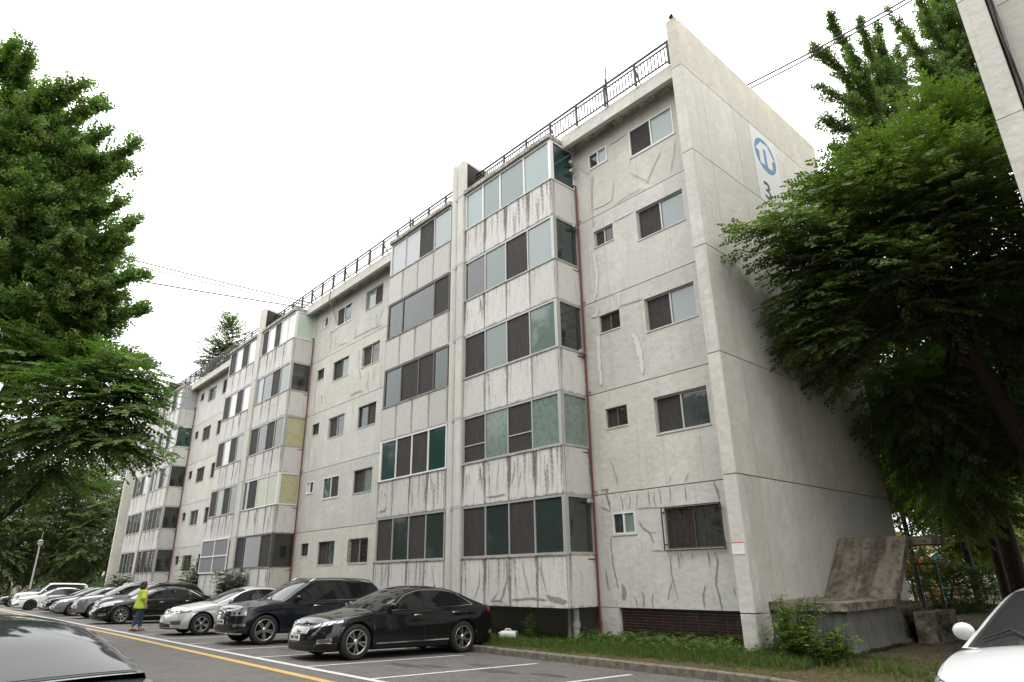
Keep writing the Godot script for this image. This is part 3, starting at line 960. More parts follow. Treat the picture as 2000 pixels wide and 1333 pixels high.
	# ---- balconies: [panes with relative widths, frame, end pane, contents] for each storey, bottom first
	var stacks := [
		[[leaves("s g s g"), "alu", "c", "carton"], [leaves("s2 M s2 M"), "alu", "M", ""], [leaves("s G s G"), "alu", "c", "basins"], [leaves("c G s L"), "alu", "g", "white_shelf"], [[["T", .85], ["G", .85], ["G", 1.1], ["T", 1.05]], "white_frame", "t", ""]],
		[[leaves("s g s g"), "alu", "g", ""], [leaves("t s s t"), "white_frame", "g", ""], [[["t", 1.1], ["s", 1.15], ["s", .95], ["t", .8]], "bronze", "g", ""], [[["g", 1.0], ["g", 2.1], ["s", .9]], "bronze", "g", ""], [leaves("W W s L"), "alu", "g", ""]],
		[[[["s", .9], ["g", 2.0], ["s", 1.1]], "bronze", "d", ""], [[["g", .5], ["s", 1.1], ["Y", 1.1], ["Y", 1.1]], "white_frame", "y", ""], [leaves("s g s g"), "alu", "y", ""], [[["L", .8], ["c", 1.1], ["s", 1.0], ["G", 1.0]], "alu", "c", "boxes"], [leaves("s w s w w"), "white_frame", "p", ""]],
		[[leaves("d d"), "alu", "g", ""], [leaves("s G s g"), "alu", "g", ""], [leaves("s w s G"), "alu", "g", ""], [leaves("s w s w"), "alu", "g", ""], [leaves("s w s w"), "alu", "g", ""]],
		[[leaves("d s d d"), "alu", "c", "shelves"], [leaves("g s s g"), "alu", "d", ""], [leaves("g g s g"), "alu", "d", ""], [leaves("s t s T"), "white_frame", "t", "shelves"], [leaves("g L s w"), "alu", "W", ""]],
		[[leaves("g g s s2"), "alu", "g", ""], [leaves("g s g d"), "alu", "g", ""], [leaves("s g s w"), "alu", "g", ""], [leaves("w g g s"), "alu", "g", ""], [leaves("T g s w"), "alu", "g", ""]]]
	for mi in 3:
		var m: float = MODS[mi]
		for k in 5:
			var s: Array = stacks[mi * 2][k]
			balcony(b, m + .42, m + 4.45, k, s[0], s[1], s[2], true, s[3])
			s = stacks[mi * 2 + 1][k]
			balcony(b, m - 4.29, m - .41, k, s[0], s[1], s[2], false, s[3])
		# the pair of posts between the two stacks and the sooty wall above the roof
		for q in [[.07, .40, 15.2, .50, false], [-.39, -.03, 15.28, .46, true]]:
			for k in 6:
				var ya := Y0 + k * FH + (.004 if k > 0 else 0.0)
				var yb: float = Y0 + (k + 1) * FH - .004 if k < 5 else q[2]
				var pm := Mb.new()
				var x0: float = m + q[0]; var x1: float = m + q[1]; var z1: float = q[3]
				var ring := PackedVector2Array()
				if q[4]:
					for t in 9:
						var a := PI - PI * t / 8.0
						ring.append(Vector2((x0 + x1) * .5 + cos(a) * (x1 - x0) * .5, z1 - .13 + sin(a) * .13))
				else:
					ring = PackedVector2Array([Vector2(x0, z1 - .025), Vector2(x0 + .025, z1), Vector2(x1 - .025, z1), Vector2(x1, z1 - .025)])
				ring.append(Vector2(x1, ZR)); ring.insert(0, Vector2(x0, ZR))
				pm.prism(ring, Vector3(0, ya, 0), Vector3.RIGHT, Vector3.BACK, Vector3(0, yb - ya, 0))
				part("party_post", pm, M[["wall_b", "wall", "wall_c"][k % 3]], b)
				if k > 0:
					var bd := Mb.new()
					bd.box2(Vector3(x0 + .01, ya - .055, z1 - .2), Vector3(x1 - .01, ya + .045, z1 - (.02 if q[4] else -.004)))
					part("joint_filler", bd, M.patch_p, b)
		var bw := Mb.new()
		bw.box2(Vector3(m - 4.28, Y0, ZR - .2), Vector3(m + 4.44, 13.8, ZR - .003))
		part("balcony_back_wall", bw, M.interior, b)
		var dw := Mb.new()
		dw.box2(Vector3(m - .025, Y0, ZR), Vector3(m + .065, 15.1, .36))
		part("party_wall", dw, M.grimy, b)
		var sw := Mb.new()
		sw.hexa(Vector3(m - .36, 13.9, -1.6), Vector3(m + .4, 13.9, -1.6), Vector3(m + .405, 13.9, .34), Vector3(m - .36, 13.9, .34),
			Vector3(m - .36, 14.85, -1.6), Vector3(m + .4, 14.85, -1.6), Vector3(m + .405, 15.15, .34), Vector3(m - .36, 15.15, .34))
		part("roof_party_wall", sw, M.soot, b)
	# roof deck
	var rd := Mb.new()
	rd.box2(Vector3(XEND + .315, 13.86, -8.3), Vector3(-.13, 14.08, -1.2))
	part("roof", rd, M.grimy, b)
	# wire-mesh screen hung in front of the ground-floor balcony of the second house
	var gs := Mb.new()
	var sx0: float = MODS[1] - 4.34
	var sx1: float = MODS[1] - .5
	frame_rect(gs, sx0, sx1, Y0 + 1.02, Y0 + 2.66, ZB + .06, .06, .05)
	gs.box2(Vector3((sx0 + sx1) * .5 - .035, Y0 + 1.08, ZB + .012), Vector3((sx0 + sx1) * .5 + .035, Y0 + 2.6, ZB + .062))
	gs.box2(Vector3(sx0 + .06, Y0 + 1.8, ZB + .014), Vector3(sx1 - .06, Y0 + 1.86, ZB + .064))
	var go := part("window_screen", gs, M.white_frame, b)
	var gm := Mb.new()
	for k in 96:
		var xx := lerpf(sx0 + .06, sx1 - .06, (k + .5) / 96.0)
		gm.box2(Vector3(xx - .008, Y0 + 1.08, ZB + .03), Vector3(xx + .008, Y0 + 2.6, ZB + .04))
	for k in 24:
		var yy := lerpf(Y0 + 1.08, Y0 + 2.6, (k + .5) / 24.0)
		gm.box2(Vector3(sx0 + .06, yy - .006, ZB + .024), Vector3(sx1 - .06, yy + .006, ZB + .03))
	part("wire_mesh", gm, M.mesh_grey, go)
	# security bars on the far ground-floor balcony
	var sb := Mb.new()
	for k in 7:
		var yy := Y0 + 1.25 + k * .21
		sb.bar(Vector3(MODS[2] + .5, yy, ZB + .05), Vector3(MODS[2] + 4.3, yy, ZB + .05), .02, .02)
	for k in 6:
		var xx: float = MODS[2] + .5 + k * .76
		sb.bar(Vector3(xx, Y0 + 1.2, ZB + .04), Vector3(xx, Y0 + 2.58, ZB + .04), .025, .025)
	part("security_grille", sb, M.rust_metal, b)
	# ---- foot of the facade: piers, tiled plinth set back, dark void under the balconies
	for x in [[-4.29, -3.72], [MODS[1] + 4.47, MODS[1] + 5.0], [MODS[0] - 4.9, MODS[0] - 4.3]]:
		var q := Mb.new()
		q.box2(Vector3(x[0], -.3, ZR - .3), Vector3(x[1], Y0 - .012, ZR - .004))
		part("pier", q, M.wall_b, b)
	var vb := Mb.new()
	vb.box2(Vector3(XEND + .32, -.3, ZR - .40), Vector3(-3.73, Y0 - .01, ZR - .34))
	part("plinth", vb, M.tile_b, b)
	var tw := Mb.new()
	tw.box2(Vector3(-3.715, -.3, ZR - .2), Vector3(-.316, Y0 - .012, ZR - .108))
	var plinth := part("tiled_plinth", tw, M.grout, b)
	var tb := Mb.new()
	tb.box2(Vector3(-.106, -.026, -.01), Vector3(.106, .026, .01))
	var tm := tb.mesh()
	var R := RandomNumberGenerator.new()
	R.seed = 5
	for row in 14:
		var yy := Y0 - .05 - row * .062
		for col in 15:
			put("tile", tm, M.tile if R.randf() < .7 else M.tile_b, plinth, Vector3(-3.6 + col * .224 + R.randf_range(-.002, .002), yy, ZR - .104 + R.randf_range(-.002, .002)))
	# drain pipes below the balcony
	for q in [[-4.55, .075, "grey_pipe", -.05], [-4.8, .05, "grey_pipe", -.1], [-4.55, .095, "grey_pipe", -.05]]:
		var t := Mb.new()
		if q[1] < .09:
			t.tube(PackedVector3Array([Vector3(q[0], -.2, q[3]), Vector3(q[0], Y0 + .02, q[3])]), PackedFloat32Array([q[1]]), 14)
		else:
			t.tube(PackedVector3Array([Vector3(q[0], .38, q[3]), Vector3(q[0], .5, q[3])]), PackedFloat32Array([q[1]]), 14)
		part("drain_pipe", t, M.grey_pipe, b)
	# red gas pipes with elbows at each storey
	for m in MODS:
		var px: float = m + 4.45 + .09
		var t := Mb.new()
		var yt := 12.55
		t.tube(PackedVector3Array([Vector3(px, .25, ZR + .07), Vector3(px, yt - .05, ZR + .07), Vector3(px - .03, yt, ZR + .07), Vector3(px - .12, yt, ZR + .1)]), PackedFloat32Array([.024]), 8)
		t.tube(PackedVector3Array([Vector3(px, .42, ZR + .07), Vector3(px, .5, ZR + .07)]), PackedFloat32Array([.042]), 10)
		for k in 4:
			var yy := Y0 + k * FH + 1.08
			t.tube(PackedVector3Array([Vector3(px, yy, ZR + .07), Vector3(px - .09, yy, ZR + .12), Vector3(px - .1, yy, ZR + .3)]), PackedFloat32Array([.017]), 7)
			t.tube(PackedVector3Array([Vector3(px, yy + 1.6, ZR + .07), Vector3(px + .08, yy + 1.6, ZR + .02)]), PackedFloat32Array([.014]), 6)
		part("gas_pipe", t, M.red_pipe, b)
	# small domes and cameras beside the pipe
	for q in [[13.25, .02], [12.95, .03], [11.05, 0.0], [3.25, 0.0], [2.0 + 5.2 * 1.0, 0.0]]:
		var t := Mb.new()
		t.tube(PackedVector3Array([Vector3(-4.27, q[0], ZR + .12), Vector3(-4.2, q[0] + .01, ZR + .3)]), PackedFloat32Array([.05, .055]), 10)
		t.box2(Vector3(-4.33, q[0] - .03, ZR + .08), Vector3(-4.26, q[0] + .03, ZR + .15))
		part("vent_hood", t, M.grey_pipe, b)
	# exhaust cable drop on the second bay
	var cb := Mb.new()
	cb.tube(PackedVector3Array([Vector3(-19.2, 14.2, -.1), Vector3(-19.25, 13.7, -.09), Vector3(-19.4, 13.4, -.4), Vector3(-19.45, 13.0, ZR + .03), Vector3(-19.35, 12.7, ZR + .03)]), PackedFloat32Array([.025]), 6)
	part("cable_drop", cb, M.grey_pipe, b)
	# ---- crack fillers and rust runs
	R.seed = 9
	for c in CRACKS:
		var q := Mb.new()
		ribbon(q, c[3], c[1] * (.78 if c[1] < .1 else .9), ZB if c[0] == 1 else ZR, R)
		part("crack_filler", q, M["patch_" + c[2]], b)
	for c in [[-1.95, 1.98, .35], [-1.87, 1.98, .22], [-1.6, 1.97, .15], [-1.2, 1.98, .3], [-1.05, 1.98, .18]]:
		var q := Mb.new()
		ribbon(q, [c[0], c[1], c[0] + .01, c[1] - c[2]], .022, ZR + .001, R)
		part("rust_run", q, M.rust_run, b)
	# ---- paper notice on the fin
	var pn := Mb.new()
	pn.box2(Vector3(-.29, 1.87, .003), Vector3(-.035, 2.075, .009))
	var po := part("paper_notice", pn, M.paper, b)
	pn = Mb.new()
	pn.box2(Vector3(-.295, 2.075, .003), Vector3(-.03, 2.09, .011))
	part("notice_edge", pn, M.red_edge, po)
	pn = Mb.new()
	for k in 5:
		pn.box2(Vector3(-.27, 2.045 - k * .03, .0092), Vector3(-.06 - .03 * (k % 3), 2.048 - k * .03, .0098))
	part("print", pn, M.patch_p, po)
	# ---- emblem and number on the end wall
	var wp := Mb.new()
	wp.box2(Vector3(.0005, 11.23, -4.96), Vector3(.004, 13.78, -3.39))
	var em := part("painted_panel", wp, M.emblem_white, b)
	var disc := PackedVector2Array()
	for k in 40:
		disc.append(Vector2(cos(TAU * k / 40.0) * .63, sin(TAU * k / 40.0) * .58))
	var dm := Mb.new()
	dm.prism(disc, Vector3(.0045, 12.97, -4.16), Vector3.FORWARD, Vector3.UP, Vector3(.004, 0, 0))
	part("emblem_disc", dm, M.emblem_blue, em)
	# two upward strokes joined by a roof, with barbs
	var arrow := PackedVector2Array([Vector2(-.58, .06), Vector2(-.2, .41), Vector2(.2, .44), Vector2(.56, .02), Vector2(.38, 0.0), Vector2(.33, -.36), Vector2(.04, -.39), Vector2(.04, .22), Vector2(-.12, .22), Vector2(-.13, -.37), Vector2(-.40, -.38), Vector2(-.38, .02)])
	var am := Mb.new()
	am.prism(arrow, Vector3(.009, 12.97, -4.16), Vector3.FORWARD, Vector3.UP, Vector3(.003, 0, 0))
	part("emblem_strokes", am, M.emblem_white, em)
	var tx := TextMesh.new()
	tx.text = "3"
	var fo := SystemFont.new()
	fo.font_names = PackedStringArray(["Droid Sans"])
	fo.font_weight = 700
	tx.font = fo
	tx.font_size = 64
	tx.pixel_size = .0125
	tx.depth = .004
	var to := put("number_lettering", tx, M.number_grey, em, Vector3(.007, 11.66, -3.9))
	to.rotation.y = PI / 2
	# ---- roof railing: one section between each pair of posts
	var x := -.36
	var sec := 0
	while x > XEND + .5:
		var x2 := maxf(x - 1.09, XEND + .35)
		var q := Mb.new()
		var zr := -.06
		var bh := .013 if x > -9.0 else .008
		var yb := 14.16
		var yt := 14.87
		var w := x - x2
		q.box2(Vector3(-w, yt - .05, zr - .025), Vector3(0, yt, zr + .025))
		q.box2(Vector3(-w, yt - .18, zr - .016), Vector3(0, yt - .14, zr + .016))
		q.box2(Vector3(-w, yb + .02, zr - .016), Vector3(0, yb + .06, zr + .016))
		q.box2(Vector3(-.03, yb - .06, zr - .03), Vector3(.03, yt, zr + .03))
		for k in range(1, 10):
			var xx := -w * k / 10.0
			q.box2(Vector3(xx - bh, yb + .06, zr - bh), Vector3(xx + bh, yt - .17, zr + bh))
		if sec % 3 == 1:
			q.bar(Vector3(0, yt - .2, zr), Vector3(-.05, yb - .04, zr - .45), .03, .03)
			q.bar(Vector3(0, yt - .1, zr), Vector3(.1, yb + .2, zr), .022, .022)
		part("roof_railing", q, M.dark_metal, b, Vector3(x, 0, 0))
		x = x2
		sec += 1
	for q in [[-2.55, 15.75], [-12.75, 15.5]]:
		var t := Mb.new()
		t.tube(PackedVector3Array([Vector3(q[0], 14.1, -.2), Vector3(q[0], 14.9, -.2), Vector3(q[0] + .02, q[1] - .2, -.2), Vector3(q[0] + .05, q[1], -.2)]), PackedFloat32Array([.03, .03, .018, .012]), 6)
		t.tube(PackedVector3Array([Vector3(q[0], 14.2, -.2), Vector3(q[0] - .03, 15.2, -.18)]), PackedFloat32Array([.02, .015]), 6)
		part("lightning_rod", t, M.dark_metal, b)

func make_neighbour() -> void:
	# the twin block in the same row; only the edge of its end wall is in view
	var b := thing("neighbouring_building", "pale end wall of the twin apartment block with black cables down its corner", "building", Vector3(5.55, 0, 0))
	var R := RandomNumberGenerator.new()
	R.seed = 3
	for k in 7:
		var ya := Y0 + (k - 1) * FH + .009
		var yb := Y0 + k * FH - .009
		if k == 0:
			ya = -.3
		if k == 6:
			yb = 15.4
		var q := Mb.new()
		q.box2(Vector3(0, ya, -.3), Vector3(.36, yb, 0))
		part("fin_panel", q, M.wall_c, b)
		for i in 5:
			q = Mb.new()
			q.box2(Vector3(0, ya, -.306 - i * 1.6 - 1.59), Vector3(.12, yb, -.306 - i * 1.6))
			part("wall_panel", q, M[["wall", "wall_b", "wall_c"][R.randi() % 3]], b)
		q = Mb.new()
		if k < 6:
			var holes := []
			if k > 0:
				holes = [[1.15, 2.6, ya + 1.22, ya + 2.1]]
			wall_holes(q, .365, 32.0, ya, yb, ZR, holes)
			part("facade_panel", q, M[["wall", "wall_b", "wall_c"][k % 3]], b)
			if k > 0:
				var f := Mb.new()
				frame_rect(f, 1.155, 2.595, ya + 1.223, ya + 2.097, ZR - .06, .04, .06)
				f.box2(Vector3(1.85, ya + 1.26, ZR - .11), Vector3(1.9, ya + 2.06, ZR - .065))
				var wo := part("window", f, M.alu, b)
				var g := Mb.new()
				g.box2(Vector3(1.19, ya + 1.26, ZR - .1), Vector3(2.56, ya + 2.06, ZR - .09))
				part("pane", g, M.pane_d, wo)
	var core := Mb.new()
	core.box2(Vector3(.13, -.3, -8.2), Vector3(32.0, 14.1, ZR - .17))
	core.box2(Vector3(.03, -.3, -8.2), Vector3(.13, 15.3, -.31))
	part("inner_core", core, M.joint, b)
	for q in [[.385, .05, "black_plastic", .022], [.42, .03, "black_plastic", .016], [.365, .02, "red_pipe", .012], [.46, .04, "grey_pipe", .02]]:
		var t := Mb.new()
		var path := PackedVector3Array()
		for k in 40:
			path.append(Vector3(q[0] + .008 * sin(k * 1.3 + q[0] * 50.0), .5 + k * .38, ZR + .03 + q[1]))
		t.tube(path, PackedFloat32Array([q[3]]), 6)
		part("cable", t, M[q[2]], b)

func make_opposite() -> void:
	# the block across the lane, behind the camera: it shows in the windscreens and bonnets of the parked cars
	var b := thing("opposite_building", "grey apartment block across the lane behind the street trees", "building", Vector3(-12, 0, 30))
	var w := Mb.new()
	w.box2(Vector3(-40, -.3, 0), Vector3(40, 14.2, 9))
	part("wall", w, M.wall, b)
	var q := Mb.new()
	q.box2(Vector3(-1.0, -.6, -.03), Vector3(1.0, .6, .02))
	var qm := q.mesh()
	for k in 5:
		for i in 18:
			put("window", qm, M.car_glass_dark, b, Vector3(-37.5 + i * 4.4, 2.3 + k * 2.6, 0))
	var r := Mb.new()
	r.box2(Vector3(-40.3, 14.2, -.4), Vector3(40.3, 14.6, 9.3))
	part("roof", r, M.grimy, b)
# ------------------------------------------------------------------ cars
# Local axes: x to the side, y up, z forward; origin on the ground below the front axle. s = metres behind the front bumper.
func key(k: Array, s: float) -> float:      # smooth curve through (s, value) keys
	var n := k.size()
	if s <= k[0][0]:
		return k[0][1]
	if s >= k[n - 1][0]:
		return k[n - 1][1]
	var i := 0
	while s > k[i + 1][0]:
		i += 1
	var a: Array = k[i]
	var b: Array = k[i + 1]
	var h: float = b[0] - a[0]
	var t := (s - float(a[0])) / h
	var ma := _slope(k, i) * h
	var mb := _slope(k, i + 1) * h
	var t2 := t * t
	var t3 := t2 * t
	return (2 * t3 - 3 * t2 + 1) * float(a[1]) + (t3 - 2 * t2 + t) * ma + (-2 * t3 + 3 * t2) * float(b[1]) + (t3 - t2) * mb

func _slope(k: Array, i: int) -> float:
	var n := k.size()
	if i == 0:
		return (k[1][1] - k[0][1]) / (k[1][0] - k[0][0])
	if i == n - 1:
		return (k[n - 1][1] - k[n - 2][1]) / (k[n - 1][0] - k[n - 2][0])
	var a: float = (k[i][1] - k[i - 1][1]) / (k[i][0] - k[i - 1][0])
	var b: float = (k[i + 1][1] - k[i][1]) / (k[i + 1][0] - k[i][0])
	if a * b <= 0.0:
		return 0.0
	return 2.0 * a * b / (a + b)

class Car:
	var p: Dictionary
	var host: Node
	var L: float
	var hw: float
	var px := PackedFloat32Array()      # plan outline of one side, by arc length
	var ps := PackedFloat32Array()
	var pa := PackedFloat32Array()

	func setup(h: Node, d: Dictionary) -> void:
		host = h
		p = d
		L = d.L
		hw = d.W * .5
		var pts := []
		for q in d.plan:
			pts.append(Vector2(q[0] * hw, q[1] if q[1] < 2.0 else L - (4.9 - q[1])))
		var cv := Curve2D.new()
		for i in pts.size():
			var t: Vector2 = (pts[mini(i + 1, pts.size() - 1)] - pts[maxi(i - 1, 0)])
			var la: float = pts[i].distance_to(pts[maxi(i - 1, 0)]) / 3.0
			var lb: float = pts[i].distance_to(pts[mini(i + 1, pts.size() - 1)]) / 3.0
			t = t.normalized()
			if i == 0:
				t = Vector2(1, 0)
			if i == pts.size() - 1:
				t = Vector2(-1, 0)
			cv.add_point(pts[i], -t * la, t * lb)
		cv.bake_interval = .02
		var bp := cv.get_baked_points()
		var acc := 0.0
		for i in bp.size():
			if i > 0:
				acc += bp[i].distance_to(bp[i - 1])
			px.append(bp[i].x); ps.append(bp[i].y); pa.append(acc)

	func total() -> float:
		return pa[pa.size() - 1]

	func at_a(a: float) -> Array:        # [x, s, nx, ns] at arc length a from the middle of the nose
		var i := clampi(int(a / total() * (pa.size() - 1)), 0, pa.size() - 2)
		while i > 0 and pa[i] > a:
			i -= 1
		while i < pa.size() - 2 and pa[i + 1] < a:
			i += 1
		var t := clampf((a - pa[i]) / maxf(pa[i + 1] - pa[i], 1e-6), 0, 1)
		var x := lerpf(px[i], px[i + 1], t)
		var s := lerpf(ps[i], ps[i + 1], t)
		var i0 := maxi(i - 2, 0)
		var i1 := mini(i + 3, pa.size() - 1)
		var d := Vector2(px[i1] - px[i0], ps[i1] - ps[i0]).normalized()
		if i0 == 0:
			d = d.lerp(Vector2(1, 0), clampf(1.0 - a / .06, 0, 1)).normalized()
		return [x, s, -d.y * -1.0, -d.x]     # outward: (dy, -dx)

	func a_of_s(s: float) -> float:      # arc length where the side passes s
		for i in pa.size():
			if ps[i] >= s and px[i] > hw * .55:
				return pa[i]
		return total()

	func sh(s: float) -> float:
		return host.key(p.shoulder, s)

	func lo(a: float, x: float, s: float) -> float:
		var y: float = p.sill
		if x > hw * .72:
			for sw in [p.fa, p.fa + p.wb]:
				var d := absf(s - float(sw))
				var R: float = p.R + .05
				if d < R:
					y = maxf(y, p.R + sqrt(R * R - d * d) * 1.0)
		var e := clampf(1.0 - s / .5, 0, 1)
		y = maxf(y, p.sill + (p.chin - p.sill) * e)
		var r := clampf(1.0 - (L - s) / .5, 0, 1)
		return maxf(y, p.sill + .1 * r)

	func inset(y: float, s: float, ns: float, top: float) -> float:
		var front := clampf(-ns, 0, 1)
		var rear := clampf(ns, 0, 1)
		var side := 1.0 - maxf(front, rear)
		var u: float = y / maxf(top, .3)
		var d := 0.0
		# body side: widest a little above the sill, tucked below, leaning in to the shoulder
		var q := .0
		if y < .36:
			q += (.36 - y) * .30
		q += pow(clampf((u - .55) / .45, 0, 1), 2.0) * .055
		q += .012 * exp(-pow((u - .80) / .035, 2.0)) * p.get("crease", 1.0)
		if u > .955:
			q += pow((u - .955) / .045, 2.0) * .03
		d += q * side
		# nose
		var nq := pow(clampf((u - .58) / .42, 0, 1), 1.6) * float(p.nose_lean)
		if y < .38:
			nq += (.38 - y) * .25
		if u > .93:
			nq += pow((u - .93) / .07, 2.0) * .06
		d += nq * front
		var rq := pow(clampf((u - .55) / .45, 0, 1), 1.5) * float(p.tail_lean)
		if y < .42:
			rq += (.42 - y) * .3
		if u > .95:
			rq += pow((u - .95) / .05, 2.0) * .04
		d += rq * rear
		return d

	func skin(a: float, y: float, out := 0.0, mirror := 1.0) -> Vector3:
		var q := at_a(a)
		var d := inset(y, q[1], q[3], sh(q[1])) - out
		var x: float = maxf(q[0] - q[2] * d, 0.0)
		return Vector3(x * mirror, y, float(p.fa) - (q[1] - q[3] * d))

	func side(s: float, y: float, out := 0.0, mirror := 1.0) -> Vector3:
		return skin(a_of_s(s), y, out, mirror)

	# greenhouse
	func roof_y(s: float) -> float:
		return host.key(p.roof, s)

	func base_w(s: float) -> float:
		var q := side(s, sh(s) - .02)
		return absf(q.x) - .012

	func edge_y(s: float) -> float:
		var b := sh(s)
		var r := roof_y(s)
		return r - minf(.075, (r - b) * .35)

	func gh(s: float, w: float, out := 0.0, mirror := 1.0) -> Vector3:     # side of the greenhouse, w 0..1 from belt to roof edge
		var b := sh(s) - .012
		var y := lerpf(b, edge_y(s), w)
		return gh_y(s, y, out, mirror)

	func gh_y(s: float, y: float, out := 0.0, mirror := 1.0) -> Vector3:
		var b := sh(s) - .012
		var h := maxf(y - b, 0.0)
		var x := base_w(s) - float(p.tumble) * h - .10 * h * h + out
		return Vector3(x * mirror, y, float(p.fa) - _bow(s, x))

	func _bow(s: float, x: float) -> float:
		var f := clampf(1.0 - (s - float(p.sc)) / (float(p.sw) - float(p.sc) + .35), 0, 1)
		var r := clampf(1.0 - (float(p.sd) - s) / (float(p.sd) - float(p.sr) + .3), 0, 1)
		var q := pow(absf(x) / hw, 2.0)
		return s + f * .16 * q - r * .12 * q

	func top(s: float, q: float, out := 0.0) -> Vector3:     # across the roof, q -1..1
		var e := edge_y(s)
		var ew := gh_y(s, e).x
		var r := roof_y(s)
		var x := ew * q
		var y := e + (r - e) * (1.0 - pow(absf(q), 2.6))
		return Vector3(x, y + out, float(p.fa) - _bow(s, x) + out * .3)

func strip_mesh(rows: Array, flip := false) -> Mb:
	var mb := Mb.new()
	mb.grid(rows, flip)
	return mb

func add_patch(c: Car, mb: Mb, a0: float, a1: float, ylo: Callable, yhi: Callable, out: float, mirror: float, n := 14, m := 5) -> void:
	var rows := []
	for i in n + 1:
		var a := lerpf(a0, a1, float(i) / n)
		var row := PackedVector3Array()
		var u := float(i) / n
		for j in m + 1:
			row.append(c.skin(a, lerpf(ylo.call(u), yhi.call(u), float(j) / m), out, mirror))
		rows.append(row)
	mb.grid(rows, mirror > 0)

func ribbon3(mb: Mb, pts: PackedVector3Array, w: float, n: Vector3) -> void:
	# thin raised strip along a curve, seen from direction n
	var r0 := PackedVector3Array()
	var r1 := PackedVector3Array()
	for k in pts.size():
		var d := (pts[mini(k + 1, pts.size() - 1)] - pts[maxi(k - 1, 0)]).normalized()
		var sd := d.cross(n).normalized() * w * .5
		r0.append(pts[k] + sd); r1.append(pts[k] - sd)
	mb.grid([r0, r1])

